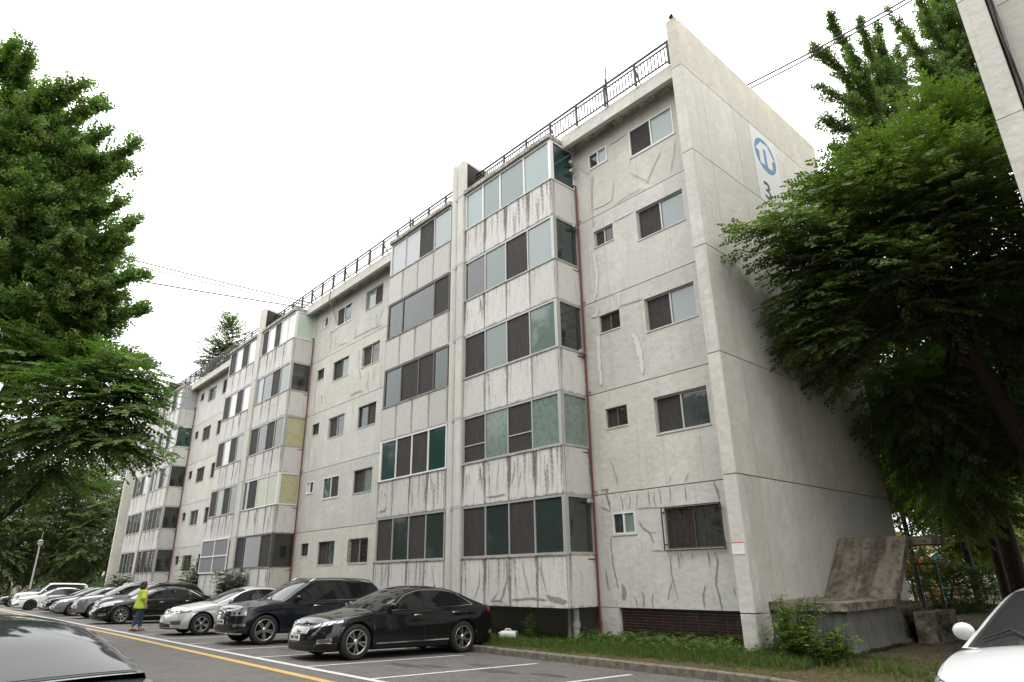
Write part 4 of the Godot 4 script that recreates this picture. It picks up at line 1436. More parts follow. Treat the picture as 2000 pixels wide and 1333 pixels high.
func make_car(called: String, label: String, category: String, d: Dictionary, at: Vector3, turn: float, group := "") -> Node3D:
	var t := thing(called, label, category, at, turn, group)
	var c := Car.new()
	c.setup(self, d)
	var paint: Material = M[d.paint]
	var glass: Material = M[d.get("glass", "car_glass")]
	var chrome: Material = M.chrome
	var fa: float = d.fa
	# ---- lower body skin
	var as_ := []
	var tot := c.total()
	var n := 96
	for i in n + 1:
		as_.append(tot * i / n)
	for sw in [fa, fa + float(d.wb)]:
		for k in 15:
			var ang := PI * k / 14.0
			as_.append(c.a_of_s(sw - cos(ang) * (d.R + .0499)))
		for e in [-1, 1]:
			as_.append(c.a_of_s(sw + e * (d.R + .052)))
	as_.sort()
	var rows_r := []
	var rows_l := []
	var tops := []
	var K := 14
	var last := -1.0
	for a in as_:
		if a - last < .004:
			continue
		last = a
		var q := c.at_a(a)
		var yl := c.lo(a, q[0], q[1])
		var yh := c.sh(q[1])
		var rr := PackedVector3Array()
		var rl := PackedVector3Array()
		for j in K + 1:
			var u := float(j) / K
			u = u + .12 * sin(u * TAU) * -.5
			var v := c.skin(a, lerpf(yl, yh, u))
			rr.append(v)
			rl.append(Vector3(-v.x, v.y, v.z))
		rows_r.append(rr); rows_l.append(rl)
		tops.append(rr[K])
	var body := Mb.new()
	body.grid(rows_r, true)
	body.grid(rows_l, false)
	# bonnet, cowl and boot lid as one crowned deck
	var deck := []
	for v in tops:
		var s: float = fa - v.z
		var cr: float = key(d.crown, s)
		var row := PackedVector3Array()
		for j in 15:
			var q := -1.0 + 2.0 * j / 14.0
			row.append(Vector3(v.x * q, v.y + cr * (1.0 - pow(absf(q), 2.2)), v.z))
		deck.append(row)
	body.grid(deck, false)
	part("body", body, paint, t)
	# ---- greenhouse shell (roof and pillars)
	var gh := Mb.new()
	var rows := []
	var N := 44
	for i in N + 1:
		var s := lerpf(d.sc, d.sd, float(i) / N)
		var row := PackedVector3Array()
		for j in 6:
			row.append(c.gh(s, j / 6.0))
		for j in 17:
			row.append(c.top(s, 1.0 - j / 8.0))
		for j in 6:
			row.append(c.gh(s, 1.0 - (j + 1) / 6.0, 0.0, -1.0))
		rows.append(row)
	gh.grid(rows, true)
	var roof := part("roof", gh, paint, t)
	# ---- glass
	for q in [["windscreen", d.sc + .03, d.sw, 1], ["rear_window", d.sr, d.sd - .04, 0]]:
		var mb := Mb.new()
		var edge := Mb.new()
		var rw := []
		var re := []
		for i in 15:
			var s := lerpf(q[1], q[2], i / 14.0)
			var row := PackedVector3Array()
			var row2 := PackedVector3Array()
			for j in 17:
				row.append(c.top(s, (-1.0 + j / 8.0) * .90, .007))
			for j in 17:
				var s2 := lerpf(q[1] - .015, q[2] + .02, i / 14.0)
				row2.append(c.top(s2, (-1.0 + j / 8.0) * .945, .004))
			rw.append(row); re.append(row2)
		mb.grid(rw, false)
		edge.grid(re, false)
		part("window_seal", edge, M.black_plastic, roof)
		part(q[0], mb, M[d.get("screen_glass", "car_glass")] if q[3] else M[d.get("rear_glass", "car_glass")], roof)
	for mi in [1.0, -1.0]:
		var cuts: Array = d.dlo
		var trim := Mb.new()
		for ci in cuts.size() - 1:
			var sa: float = cuts[ci] + .022
			var sb: float = cuts[ci + 1] - .022
			var rw := []
			for i in 19:
				var s := lerpf(sa, sb, i / 18.0)
				var yb := c.sh(s) + .022
				var yt := minf(c.edge_y(s) - d.get("rail", .035), minf(yb + (s - float(cuts[0])) * d.slope_f, yb + (float(cuts[-1]) - s) * d.slope_r))
				yt = maxf(yt, yb + .004)
				var row := PackedVector3Array()
				for j in 6:
					row.append(c.gh_y(s, lerpf(yb, yt, j / 5.0), .006, mi))
				rw.append(row)
			var mb := Mb.new()
			mb.grid(rw, mi > 0)
			part("side_window", mb, glass, roof)
		# black pillar band behind the side glass
		var rb := []
		var upper := PackedVector3Array()
		var lower := PackedVector3Array()
		for i in 41:
			var s := lerpf(cuts[0], cuts[-1], i / 40.0)
			var yb := c.sh(s) + .010
			var yt := minf(c.edge_y(s) - d.get("rail", .035) + .012, minf(yb + .012 + (s - float(cuts[0])) * d.slope_f, yb + .012 + (float(cuts[-1]) - s) * d.slope_r))
			yt = maxf(yt, yb + .004)
			var row := PackedVector3Array()
			for j in 6:
				row.append(c.gh_y(s, lerpf(yb, yt, j / 5.0), .003, mi))
			rb.append(row)
			upper.append(c.gh_y(s, yt, .010, mi)); lower.append(c.gh_y(s, yb + .004, .010, mi))
		var band := Mb.new()
		band.grid(rb, mi > 0)
		part("window_surround", band, M.gloss_black, roof)
		if d.get("chrome_dlo", true):
			ribbon3(trim, lower, .016, Vector3(mi, 0, 0))
			if d.get("chrome_top", false):
				ribbon3(trim, upper, .018, Vector3(mi, 0, 0))
			part("chrome_trim", trim, chrome, roof)
		# door seams, handles
		var seam := Mb.new()
		for s0 in d.doors:
			var line := PackedVector3Array()
			for j in 16:
				var u := j / 15.0
				var y := lerpf(d.sill + .07, c.sh(s0) - .004, u)
				var s: float = s0
				if absf(s0 - (fa + float(d.wb))) < .6 and y < d.R * 2.1:
					s = s0 - (d.R * 2.1 - y) * .35
				line.append(c.side(s, y, .0035, mi))
			ribbon3(seam, line, .009, Vector3(mi, 0, 0))
		part("door_seam", seam, M.black_plastic, t)
		for s0 in d.handles:
			var hb := Mb.new()
			var y0 := c.sh(s0) - .115
			var hp := PackedVector3Array()
			for j in 7:
				hp.append(c.side(s0 - .11 + j * .037, y0 + .008 * sin(j * PI / 6.0), .022 * sin(j * PI / 6.0) + .008, mi))
			hb.tube(hp, PackedFloat32Array([.010, .013, .015, .015, .015, .013, .010]), 7)
			part("door_handle", hb, chrome if d.get("chrome_handles", true) else paint, t)
		# mirror
		var mr := Mb.new()
		var ms: float = d.sc + .42
		var mp := c.gh_y(ms, c.sh(ms) + .10, .13, mi)
		mr.ball(mp, Vector3(d.get("mirror_w", .105), .07, .06), 9)
		var mo := part("door_mirror", mr, paint, t)
		var arm := Mb.new()
		arm.tube(PackedVector3Array([c.gh_y(ms, c.sh(ms) + .02, -.01, mi), mp + Vector3(-.05 * mi, -.03, 0)]), PackedFloat32Array([.03, .025]), 7)
		part("mirror_arm", arm, M.gloss_black, mo)
		var mg := Mb.new()
		mg.box(mp + Vector3(0, 0, -.058), Vector3(.17, .1, .006))
		part("mirror_glass", mg, M.car_glass, mo)
		# lamps
		var hl: Array = d.headlamp      # [a0, a1, y inner lo, y inner hi, y outer lo, y outer hi]
		var lens := Mb.new()
		var f_lo := func(u: float) -> float: return lerpf(hl[2], hl[4], pow(u, .9))
		var f_hi := func(u: float) -> float: return lerpf(hl[3], hl[5], pow(u, .9))
		var rim_lo := func(u: float) -> float: return lerpf(hl[2], hl[4], pow(u, .9)) - .012
		var rim_hi := func(u: float) -> float: return lerpf(hl[3], hl[5], pow(u, .9)) + .008
		var hr := Mb.new()
		add_patch(c, hr, hl[0] - .02, hl[1] + .02, rim_lo, rim_hi, .003, mi)
		var ho := part("headlamp", hr, M.black_plastic, t)
		add_patch(c, lens, hl[0], hl[1], f_lo, f_hi, .007, mi)
		part("reflector", lens, M.lamp_silver, ho)
		for e in [.3, .6]:
			var bl := Mb.new()
			var am := lerpf(hl[0], hl[1], e)
			var ym: float = (f_lo.call(e) + f_hi.call(e)) * .5
			bl.ball(c.skin(am, ym, -.012, mi), Vector3.ONE * minf(.042, (f_hi.call(e) - f_lo.call(e)) * .42), 8)
			part("projector", bl, M.lamp_glass, ho)
			var br := Mb.new()
			br.ball(c.skin(am + .01, ym, -.024, mi), Vector3.ONE * minf(.055, (f_hi.call(e) - f_lo.call(e)) * .5), 8)
			part("lamp_bezel", br, M.gloss_black, ho)
		if d.has("fog"):
			var fg: Array = d.fog
			var fo_lo := func(u: float) -> float: return lerpf(fg[2], fg[3], u)
			var fo_hi := func(u: float) -> float: return lerpf(fg[4], fg[5], u)
			var fm := Mb.new()
			add_patch(c, fm, fg[0] - .02, fg[1] + .02, func(u): return fo_lo.call(u) - .016, func(u): return fo_hi.call(u) + .016, .006, mi, 8, 3)
			var fo := part("fog_lamp_trim", fm, chrome, t)
			fm = Mb.new()
			add_patch(c, fm, fg[0], fg[1], fo_lo, fo_hi, .010, mi, 8, 3)
			part("fog_lamp", fm, M.lamp_dark, fo)
		var tl: Array = d.taillamp
		var tm := Mb.new()
		var ta := tot
		add_patch(c, tm, ta - tl[0], ta - tl[1], func(u): return lerpf(tl[2], tl[4], u), func(u): return lerpf(tl[3], tl[5], u), .006, mi)
		part("tail_lamp", tm, M.tail_red, t)
		if d.get("sill_chrome", false):
			var sc := Mb.new()
			var line := PackedVector3Array()
			for j in 24:
				var s := lerpf(fa + d.R + .12, fa + d.wb - d.R - .1, j / 23.0)
				line.append(c.side(s, d.sill + .10 + .02 * j / 23.0, .008, mi))
			ribbon3(sc, line, .022, Vector3(mi, .3, 0).normalized())
			part("sill_trim", sc, chrome, t)
	# ---- nose: grille, lower intake, plate
	var gr: Array = d.grille          # [half arc, y lo, y hi, bars, vertical]
	for mi in [1.0, -1.0]:
		var g := Mb.new()
		add_patch(c, g, 0.0, gr[0], func(u): return gr[1] + .03 * u, func(u): return gr[2] - .035 * u * u, .004, mi, 10, 6)
		part("grille", g, M.gloss_black, t)
		var bars := Mb.new()
		if gr[4]:
			for k in int(gr[3]):
				var a: float = gr[0] * (k + .5) / gr[3]
				var line := PackedVector3Array()
				for j in 7:
					line.append(c.skin(a, lerpf(gr[1] + .035, gr[2] - .03, j / 6.0), .010, mi))
				ribbon3(bars, line, .010, Vector3(0, .2, 1))
		else:
			for k in int(gr[3]):
				var line := PackedVector3Array()
				for j in 9:
					line.append(c.skin(gr[0] * .97 * j / 8.0, lerpf(gr[1] + .03, gr[2] - .05, (k + .5) / gr[3]), .012, mi))
				ribbon3(bars, line, d.get("bar_w", .02), Vector3(0, .1, 1))
		var rim := PackedVector3Array()
		for j in 11:
			rim.append(c.skin(gr[0] * j / 10.0, gr[2] - .035 * j * j / 100.0, .010, mi))
		for j in 6:
			rim.append(c.skin(gr[0], lerpf(gr[2] - .035, gr[1] + .03, (j + 1) / 6.0), .010, mi))
		for j in 10:
			rim.append(c.skin(gr[0] * (9 - j) / 10.0, gr[1] + .03 * (9 - j) / 10.0, .010, mi))
		ribbon3(bars, rim, .022, Vector3(0, .15, 1))
		part("grille_bars", bars, chrome, t)
		var it := Mb.new()
		add_patch(c, it, 0.0, d.intake[0], func(u): return d.intake[1], func(u): return d.intake[2] - .03 * u, .004, mi, 8, 3)
		part("lower_intake", it, M.black_plastic, t)
		var lp := Mb.new()
		add_patch(c, lp, 0.0, gr[0] + .55, func(u): return d.chin - .01, func(u): return d.chin + .03, .012, mi, 12, 2)
		part("bumper_lip", lp, M[d.get("lip", "black_plastic")], t)
	var em := Mb.new()
	var ec := c.skin(0.0, lerpf(gr[1], gr[2], d.get("emblem_at", .5)), .022)
	if d.get("star", false):
		em.lathe([Vector2(.082, 0), Vector2(.095, .012), Vector2(.108, 0), Vector2(.095, -.012), Vector2(.082, 0)], ec, Vector3(0, 0, 1), 24)
		for k in 3:
			var an := PI / 2 + k * TAU / 3
			em.bar(ec, ec + Vector3(cos(an), sin(an), 0) * .09, .018, .018)
	else:
		em.lathe([Vector2(0, .01), Vector2(.03, .01), Vector2(.034, 0)], ec, Vector3(0, 0, 1), 16)
		em.lathe([Vector2(.042, 0), Vector2(.047, .008), Vector2(.052, 0)], ec, Vector3(0, 0, 1), 20)
	part("badge", em, chrome, t)
	if d.has("plate"):
		var pl := Mb.new()
		var pc := c.skin(0.0, d.plate_y, .03)
		pl.box(pc, Vector3(.44, .115, .012))
		var pn := part("number_plate", pl, M.paper, t)
		if d.plate != "":
			var tx := TextMesh.new()
			tx.text = d.plate
			var fo := SystemFont.new()
			fo.font_names = PackedStringArray(["Droid Sans"])
			fo.font_weight = 700
			tx.font = fo
			tx.font_size = 32
			tx.pixel_size = .0026
			tx.depth = .003
			put("plate_lettering", tx, M.black_plastic, pn, pc + Vector3(0, 0, .0085))
		for k in [-1, 1]:
			var bo := Mb.new()
			bo.ball(pc + Vector3(.2 * k, 0, .007), Vector3(.008, .008, .005), 5)
			part("plate_screw", bo, M.dark_metal, pn)
	# rear plate and bumper strip
	var rp := Mb.new()
	rp.box(c.skin(tot, .62, .012), Vector3(.44, .12, .012))
	part("rear_plate", rp, M.paper, t)
	# wipers
	var wp := Mb.new()
	for k in [-1.0, .15]:
		wp.tube(PackedVector3Array([c.top(d.sc + .04, k * .45 + .2, .022), c.top(d.sc + .22, k * .45 - .15, .028), c.top(d.sc + .1, k * .45 - .38, .024)]), PackedFloat32Array([.010, .008, .006]), 5)
	part("wiper", wp, M.black_plastic, t)
	if d.get("rails", false):
		for mi in [1.0, -1.0]:
			var rl := Mb.new()
			var line := PackedVector3Array()
			for j in 25:
				var u := j / 24.0
				var s := lerpf(d.sw - .02, d.sd - .35, u)
				var v := c.top(s, .93 * mi, 0)
				v.y += .055 * smoothstep(0.0, .1, u) * smoothstep(1.0, .9, u) + .004
				line.append(v)
			rl.tube(line, PackedFloat32Array([.017]), 7)
			part("roof_rail", rl, chrome, t)
	if d.get("antenna", false):
		var an := Mb.new()
		an.bar(c.top(d.sr + .02, 0, 0), c.top(d.sr + .1, 0, .06), .03, .02)
		part("antenna", an, paint, t)
	# ---- underside and wheel housings
	var ub := Mb.new()
	ub.box2(Vector3(-c.hw * .80, d.sill - .03, fa - c.L + .35), Vector3(c.hw * .80, d.sill + .12, fa - .35))
	for sw in [0.0, -float(d.wb)]:
		for mi in [1.0, -1.0]:
			var rws := []
			for k in 17:
				var an := PI * k / 16.0
				var row := PackedVector3Array()
				for xx in [c.hw * .97, c.hw * .55]:
					row.append(Vector3(xx * mi, d.R + sin(an) * (d.R + .045), sw + cos(an) * (d.R + .045)))
				rws.append(row)
			ub.grid(rws, mi > 0)
	part("underbody", ub, M.matt_black, t)
	# ---- wheels
	for sw in [0.0, -float(d.wb)]:
		for mi in [1.0, -1.0]:
			make_wheel(t, Vector3((c.hw - .015 - d.tw * .5) * mi, d.R, sw), mi, d)
	return t

var wheel_cache := {}
func make_wheel(t: Node, at: Vector3, mi: float, d: Dictionary) -> void:
	var kk := "%s_%.3f_%.3f" % [d.spokes, d.R, d.rim]
	if not wheel_cache.has(kk):
		var R: float = d.R
		var r: float = d.rim
		var w: float = d.tw * .5
		var ty := Mb.new()
		var X := Vector3.RIGHT
		ty.lathe([Vector2(r - .012, w - .012), Vector2(r + .012, w + .002), Vector2(lerpf(r, R, .5), w + .008), Vector2(R - .03, w - .004), Vector2(R - .008, w - .025), Vector2(R, w - .05), Vector2(R, 0), Vector2(R, -w + .05), Vector2(R - .02, -w + .01), Vector2(r, -w)], Vector3.ZERO, X, 40)
		var rm := Mb.new()
		rm.lathe([Vector2(r - .022, w - .035), Vector2(r - .014, w - .004), Vector2(r + .004, w - .002), Vector2(r + .006, w - .02)], Vector3.ZERO, X, 40)
		rm.lathe([Vector2(0, w - .012), Vector2(.028, w - .012), Vector2(.034, w - .02), Vector2(.062, w - .03), Vector2(.066, w - .06)], Vector3.ZERO, X, 20)
		var sp: Array = d.spokes
		for k in int(sp[0]):
			var pairs := [-1, 1] if sp[1] == "double" else [0]
			for e in pairs:
				var a0: float = TAU * k / sp[0] + e * sp[2]
				var a1: float = TAU * k / sp[0] + e * sp[3]
				var d0 := Vector3(w - .03, sin(a0) * .05, cos(a0) * .05)
				var d1 := Vector3(w - .014, sin(a1) * (r - .012), cos(a1) * (r - .012))
				var tn := (d1 - d0).normalized()
				var sd := tn.cross(X).normalized()
				var w0: float = sp[4] * .5
				var w1: float = sp[5] * .5
				var dep := Vector3(-.03, 0, 0)
				rm.hexa(d0 - sd * w0 + dep, d1 - sd * w1 + dep, d1 + sd * w1 + dep, d0 + sd * w0 + dep, d0 - sd * w0 * .7, d1 - sd * w1 * .8, d1 + sd * w1 * .8, d0 + sd * w0 * .7)
		var hub := Mb.new()
		hub.lathe([Vector2(r - .015, w - .035), Vector2(r - .03, -w * .2), Vector2(r - .05, -w * .6), Vector2(.0, -w * .6)], Vector3.ZERO, X, 32)
		hub.lathe([Vector2(.14, w - .075), Vector2(.14, w - .085), Vector2(.03, w - .085)], Vector3.ZERO, X, 24)
		wheel_cache[kk] = [ty.mesh(), rm.mesh(), hub.mesh()]
	var ms: Array = wheel_cache[kk]
	var o := put("wheel", ms[0], M.rubber, t, at)
	if mi < 0:
		o.rotation.y = PI
	o.rotate_object_local(Vector3.RIGHT, .37 + at.z)
	put("rim", ms[1], M[d.get("rim_mat", "alloy")], o)
	put("brake", ms[2], M.brake_dark, o)

func car_specs() -> Dictionary:
	var plan := [[0, 0], [.34, .02], [.62, .09], [.82, .24], [.93, .5], [.975, .9], [1.0, 1.6], [1.0, 3.3], [.985, 3.9], [.93, 4.45], [.82, 4.72], [.60, 4.84], [.3, 4.89], [0, 4.9]]
	var boxy := [[0, 0], [.45, .02], [.74, .08], [.89, .2], [.965, .45], [.99, .9], [1.0, 1.6], [1.0, 3.3], [.99, 4.0], [.96, 4.5], [.90, 4.75], [.70, 4.86], [.35, 4.89], [0, 4.9]]
	var ten := [5, "double", .05, .20, .022, .034]
	var five := [5, "double", .30, .13, .040, .040]
	var fan := [5, "single", 0.0, 0.0, .05, .13]
	var multi := [9, "double", .05, .10, .016, .018]
	var sedan := {
		"L": 4.91, "W": 1.86, "wb": 2.82, "fa": .93, "R": .345, "rim": .238, "tw": .235, "sill": .20, "chin": .19, "plan": plan,
		"shoulder": [[0, .66], [.25, .745], [.7, .825], [1.3, .915], [2.2, .945], [3.3, .985], [4.1, 1.03], [4.65, 1.035], [4.91, 1.0]],
		"crown": [[0, .0], [.12, .035], [.6, .07], [1.3, .075], [2.2, .04], [4.2, .03], [4.7, .03], [4.91, .0]],
		"roof": [[1.22, .945], [1.5, 1.085], [1.9, 1.265], [2.25, 1.39], [2.6, 1.455], [3.0, 1.465], [3.4, 1.43], [3.8, 1.335], [4.2, 1.185], [4.52, 1.055]],
		"sc": 1.22, "sw": 2.26, "sr": 3.42, "sd": 4.52, "tumble": .42, "nose_lean": .16, "tail_lean": .10,
		"dlo": [1.62, 2.60, 3.62, 4.12], "slope_f": .62, "slope_r": .52, "rail": .03, "doors": [1.40, 2.60, 3.70], "handles": [2.42, 3.48],
		"headlamp": [.50, 1.22, .60, .685, .725, .775], "taillamp": [.30, 1.0, .88, .97, .86, .985], "fog": [.72, .98, .34, .35, .39, .42],
		"grille": [.36, .47, .665, 11, true], "intake": [.62, .22, .33], "plate": "", "plate_y": .43, "spokes": ten, "paint": "paint_black", "chrome_top": true, "antenna": true}
	var s1 := sedan.duplicate(); s1.merge({"plate": "30A 7590", "sill_chrome": true, "emblem_at": .35}, true)
	var kia := sedan.duplicate()
	kia.merge({"L": 4.84, "W": 1.83, "wb": 2.79, "fa": .94, "R": .328, "rim": .212, "paint": "paint_silver", "chrome_top": false, "chrome_dlo": false, "spokes": fan, "grille": [.34, .60, .70, 2, false], "plate_y": .50, "intake": [.55, .24, .36],
		"headlamp": [.36, 1.15, .60, .70, .70, .775], "fog": [.60, .90, .30, .33, .40, .43], "chrome_handles": false, "emblem_at": 1.05, "rim_mat": "alloy_dark"}, true)
	var gen := sedan.duplicate()
	gen.merge({"L": 4.99, "W": 1.89, "paint": "paint_black", "spokes": multi, "sill_chrome": true, "grille": [.4, .45, .68, 6, false]}, true)
	var lux := sedan.duplicate()
	lux.merge({"L": 5.1, "W": 1.87, "plan": boxy, "paint": "paint_black", "spokes": multi, "nose_lean": .08, "grille": [.33, .45, .70, 9, true], "shoulder": [[0, .72], [.25, .80], [.7, .86], [1.3, .93], [2.2, .955], [3.3, .98], [4.1, 1.01], [4.65, 1.02], [4.91, 1.0]],
		"headlamp": [.42, .92, .60, .74, .62, .745], "fog": [.62, .86, .33, .33, .39, .39]}, true)
	var mini_white := sedan.duplicate()
	mini_white.merge({"L": 4.52, "W": 1.78, "wb": 2.65, "fa": .86, "R": .315, "rim": .2, "paint": "paint_white", "screen_glass": "clear_glass", "glass": "clear_glass", "chrome_dlo": false, "chrome_top": false, "spokes": five,
		"shoulder": [[0, .66], [.2, .77], [.55, .875], [1.05, .955], [2.0, .975], [3.2, 1.0], [4.0, 1.03], [4.4, 1.03], [4.52, 1.0]],
		"crown": [[0, .0], [.12, .03], [.6, .075], [1.2, .08], [2.2, .04], [4.2, .03], [4.52, .0]],
		"roof": [[1.0, .985], [1.27, 1.125], [1.65, 1.30], [1.98, 1.42], [2.35, 1.47], [2.9, 1.475], [3.3, 1.43], [3.7, 1.30], [4.05, 1.13], [4.2, 1.05]],
		"sc": 1.0, "sw": 1.98, "sr": 3.28, "sd": 4.2, "dlo": [1.35, 2.38, 3.4, 3.78], "doors": [1.2, 2.38, 3.4], "handles": [2.28, 3.26], "headlamp": [.40, 1.30, .58, .72, .75, .868], "chrome_handles": false, "nose_lean": .2, "mirror_w": .085,
		"grille": [.34, .52, .62, 2, false], "fog": [.55, .75, .3, .31, .38, .4]}, true)
	var suv := {
		"L": 4.53, "W": 1.86, "wb": 2.76, "fa": .83, "R": .365, "rim": .258, "tw": .24, "sill": .29, "chin": .27, "plan": boxy,
		"shoulder": [[0, .86], [.12, .915], [.5, .965], [1.15, 1.03], [2.2, 1.06], [3.3, 1.09], [4.2, 1.12], [4.53, 1.12]],
		"crown": [[0, .0], [.08, .03], [.5, .07], [1.2, .075], [2.2, .04], [4.2, .03], [4.53, .0]],
		"roof": [[1.12, 1.055], [1.4, 1.27], [1.75, 1.50], [2.05, 1.63], [2.4, 1.675], [3.0, 1.685], [3.6, 1.67], [4.1, 1.61], [4.28, 1.52], [4.42, 1.32], [4.5, 1.14]],
		"sc": 1.12, "sw": 2.05, "sr": 4.18, "sd": 4.5, "tumble": .24, "nose_lean": .06, "tail_lean": .05, "crease": .6,
		"dlo": [1.42, 2.42, 3.4, 4.16], "slope_f": .95, "slope_r": 2.2, "rail": .05, "doors": [1.25, 2.42, 3.4], "handles": [2.24, 3.22],
		"headlamp": [.46, 1.0, .70, .83, .72, .875], "taillamp": [.42, .95, .80, 1.08, .80, 1.1], "fog": [.66, .98, .47, .48, .50, .51],
		"grille": [.40, .62, .84, 2, false], "bar_w": .04, "intake": [.6, .33, .46], "plate": "17R 1888", "plate_y": .55, "spokes": five, "paint": "paint_navy", "star": true, "rails": true, "lip": "chrome"}
	var volvo := suv.duplicate()
	volvo.merge({"L": 4.64, "paint": "paint_black", "star": false, "plate": "", "rails": true, "spokes": five, "lip": "black_plastic",
		"roof": [[1.12, 1.055], [1.4, 1.24], [1.8, 1.46], [2.15, 1.60], [2.6, 1.66], [3.1, 1.665], [3.7, 1.62], [4.1, 1.56], [4.3, 1.45], [4.5, 1.25], [4.58, 1.14]], "sd": 4.58, "sr": 4.15, "dlo": [1.42, 2.42, 3.4, 4.2], "slope_r": 1.0,
		"taillamp": [.55, 1.05, .86, 1.1, .95, 1.11]}, true)
	var rover := suv.duplicate()
	rover.merge({"L": 4.8, "W": 1.95, "paint": "paint_white", "star": false, "plate": "", "rails": false, "sill": .3, "lip": "black_plastic",
		"roof": [[1.3, 1.1], [1.5, 1.3], [1.75, 1.55], [2.0, 1.74], [2.3, 1.79], [3.0, 1.8], [3.8, 1.79], [4.4, 1.76], [4.6, 1.66], [4.7, 1.4], [4.76, 1.15]], "sc": 1.3, "sw": 2.0, "sr": 4.5, "sd": 4.76, "dlo": [1.5, 2.6, 3.6, 4.5],
		"shoulder": [[0, .95], [.12, 1.0], [.5, 1.05], [1.3, 1.09], [2.2, 1.11], [3.3, 1.13], [4.2, 1.14], [4.8, 1.14]], "plan": boxy}, true)
	return {"s1": s1, "kia": kia, "gen": gen, "lux": lux, "white_small": mini_white, "suv": suv, "volvo": volvo, "rover": rover, "sedan": sedan}

func car_materials() -> void:
	for a in [["paint_black", .009, .009, .010, 0.0], ["paint_navy", .011, .014, .020, .15], ["paint_silver", .56, .565, .565, .35], ["paint_white", .72, .72, .72, 0.0], ["paint_grey", .17, .185, .185, .35], ["paint_dark", .02, .02, .02, .2], ["paint_slate", .075, .085, .085, .3]]:
		var m := mat(a[0], lin(a[1], a[2], a[3]), .32 if a[4] > 0 else .25, a[4])
		m.clearcoat_enabled = true
		m.clearcoat = 1.0
		m.clearcoat_roughness = .05
		m.metallic_specular = .1
	mat("car_glass", lin(.012, .013, .014), .03)
	var m := mat("clear_glass", lin(.03, .034, .032), .03)
	m.transparency = BaseMaterial3D.TRANSPARENCY_ALPHA
	m.albedo_color.a = .35
	m = mat("tinted_glass", lin(.035, .039, .042), .04)
	m.metallic_specular = .3
	mat("chrome", lin(.62, .62, .61), .12, 1.0)
	mat("alloy", lin(.52, .52, .51), .28, .9)
	mat("alloy_dark", lin(.32, .32, .32), .35, .8)
	mat("gloss_black", lin(.008, .008, .008), .15)
	mat("matt_black", lin(.008, .008, .008), .95)
	mat("rubber", lin(.018, .018, .018), .85)
	mat("brake_dark", lin(.03, .03, .03), .6, .4)
	mat("lamp_silver", lin(.50, .51, .52), .15, .6)
	mat("lamp_glass", lin(.62, .64, .66), .05, .3)
	mat("lamp_dark", lin(.10, .09, .07), .15)
	mat("tail_red", lin(.30, .008, .010), .12)
	mat("seat_cloth", lin(.10, .095, .085), .9)
# ------------------------------------------------------------------ plants
func P(x: float, y: float, d: float) -> Vector3:      # a point d metres deep behind a pixel of the 2000 x 1333 photograph
	return cam_at + cam_basis * Vector3((x - 1000.0) / 1245.6, -(y - 666.5) / 1245.6, -1.0) * d

func leaf_face(mb: Mb, b: Vector3, dir: Vector3, side: Vector3, up: Vector3, l: float, w: float) -> void:
	var t := b + dir * l
	var c := b + dir * l * .5 - up * w * .18
	var a := b + dir * l * .42 + side * w * .5
	var e := b + dir * l * .42 - side * w * .5
	mb.tint = Color.WHITE
	mb.tri(b, c, a); mb.tri(c, t, a); mb.tri(b, e, c); mb.tri(e, t, c)

func sprig_cherry(n: int, ln: float, l: float, w: float, sd: int) -> ArrayMesh:
	var R := RandomNumberGenerator.new()
	R.seed = sd
	var mb := Mb.new()
	mb.tinted = true
	for k in n:
		var u := (k + .5) / n
		var s := 1.0 if k % 2 == 0 else -1.0
		var at := Vector3(0, -.06 * u * u, u * ln)
		var dir := Vector3(s * R.randf_range(.7, 1.0), R.randf_range(-.35, .1), R.randf_range(.35, .8)).normalized()
		if k == n - 1:
			dir = Vector3(0, -.2, 1).normalized()
		var up := (Vector3.UP + Vector3(R.randf_range(-.8, .8), 0, R.randf_range(-.8, .8))).normalized()
		var side := dir.cross(up).normalized()
		leaf_face(mb, at, dir, side, side.cross(dir), l * R.randf_range(.75, 1.1), w * R.randf_range(.85, 1.1))
	mb.tint = Color(.5, .4, .3)
	var r0 := Vector3(.003, 0, 0)
	mb.tri(-r0, Vector3(0, -.06, ln), r0)
	return mb.mesh()

func sprig_ginkgo(n: int, ln: float, l: float, sd: int) -> ArrayMesh:
	var R := RandomNumberGenerator.new()
	R.seed = sd
	var mb := Mb.new()
	mb.tinted = true
	for k in n:
		var u := (k + .3) / n
		var an := k * 2.4
		var o := Vector3(cos(an), sin(an), R.randf_range(.1, .7)).normalized()
		var at := Vector3(0, 0, u * ln) + o * R.randf_range(.02, .06)
		var nn := (Vector3.UP * .6 + Vector3(R.randf_range(-1, 1), R.randf_range(-.6, 1), R.randf_range(-1, 1))).normalized()
		var side := o.cross(nn).normalized()
		var ll := l * R.randf_range(.8, 1.15)
		var pts := []
		for e in 4:
			var a := lerpf(-.75, .75, e / 3.0)
			pts.append(at + (o * cos(a) + side * sin(a)) * ll)
		mb.tri(at, pts[1], pts[0]); mb.tri(at, pts[2], pts[1]); mb.tri(at, pts[3], pts[2])
	return mb.mesh()

func crown(parent: Node, mesh: Mesh, xf: Array, cols: Array, called := "crown", material := "leaf") -> void:
	var mm := MultiMesh.new()
	mm.transform_format = MultiMesh.TRANSFORM_3D
	mm.use_colors = true
	mm.mesh = mesh
	mm.instance_count = xf.size()
	for k in xf.size():
		mm.set_instance_transform(k, xf[k])
		mm.set_instance_color(k, cols[k])
	var o := MultiMeshInstance3D.new()
	o.name = called
	o.multimesh = mm
	o.material_override = M[material]
	o.set_meta("kind", "stuff")
	parent.add_child(o, true)

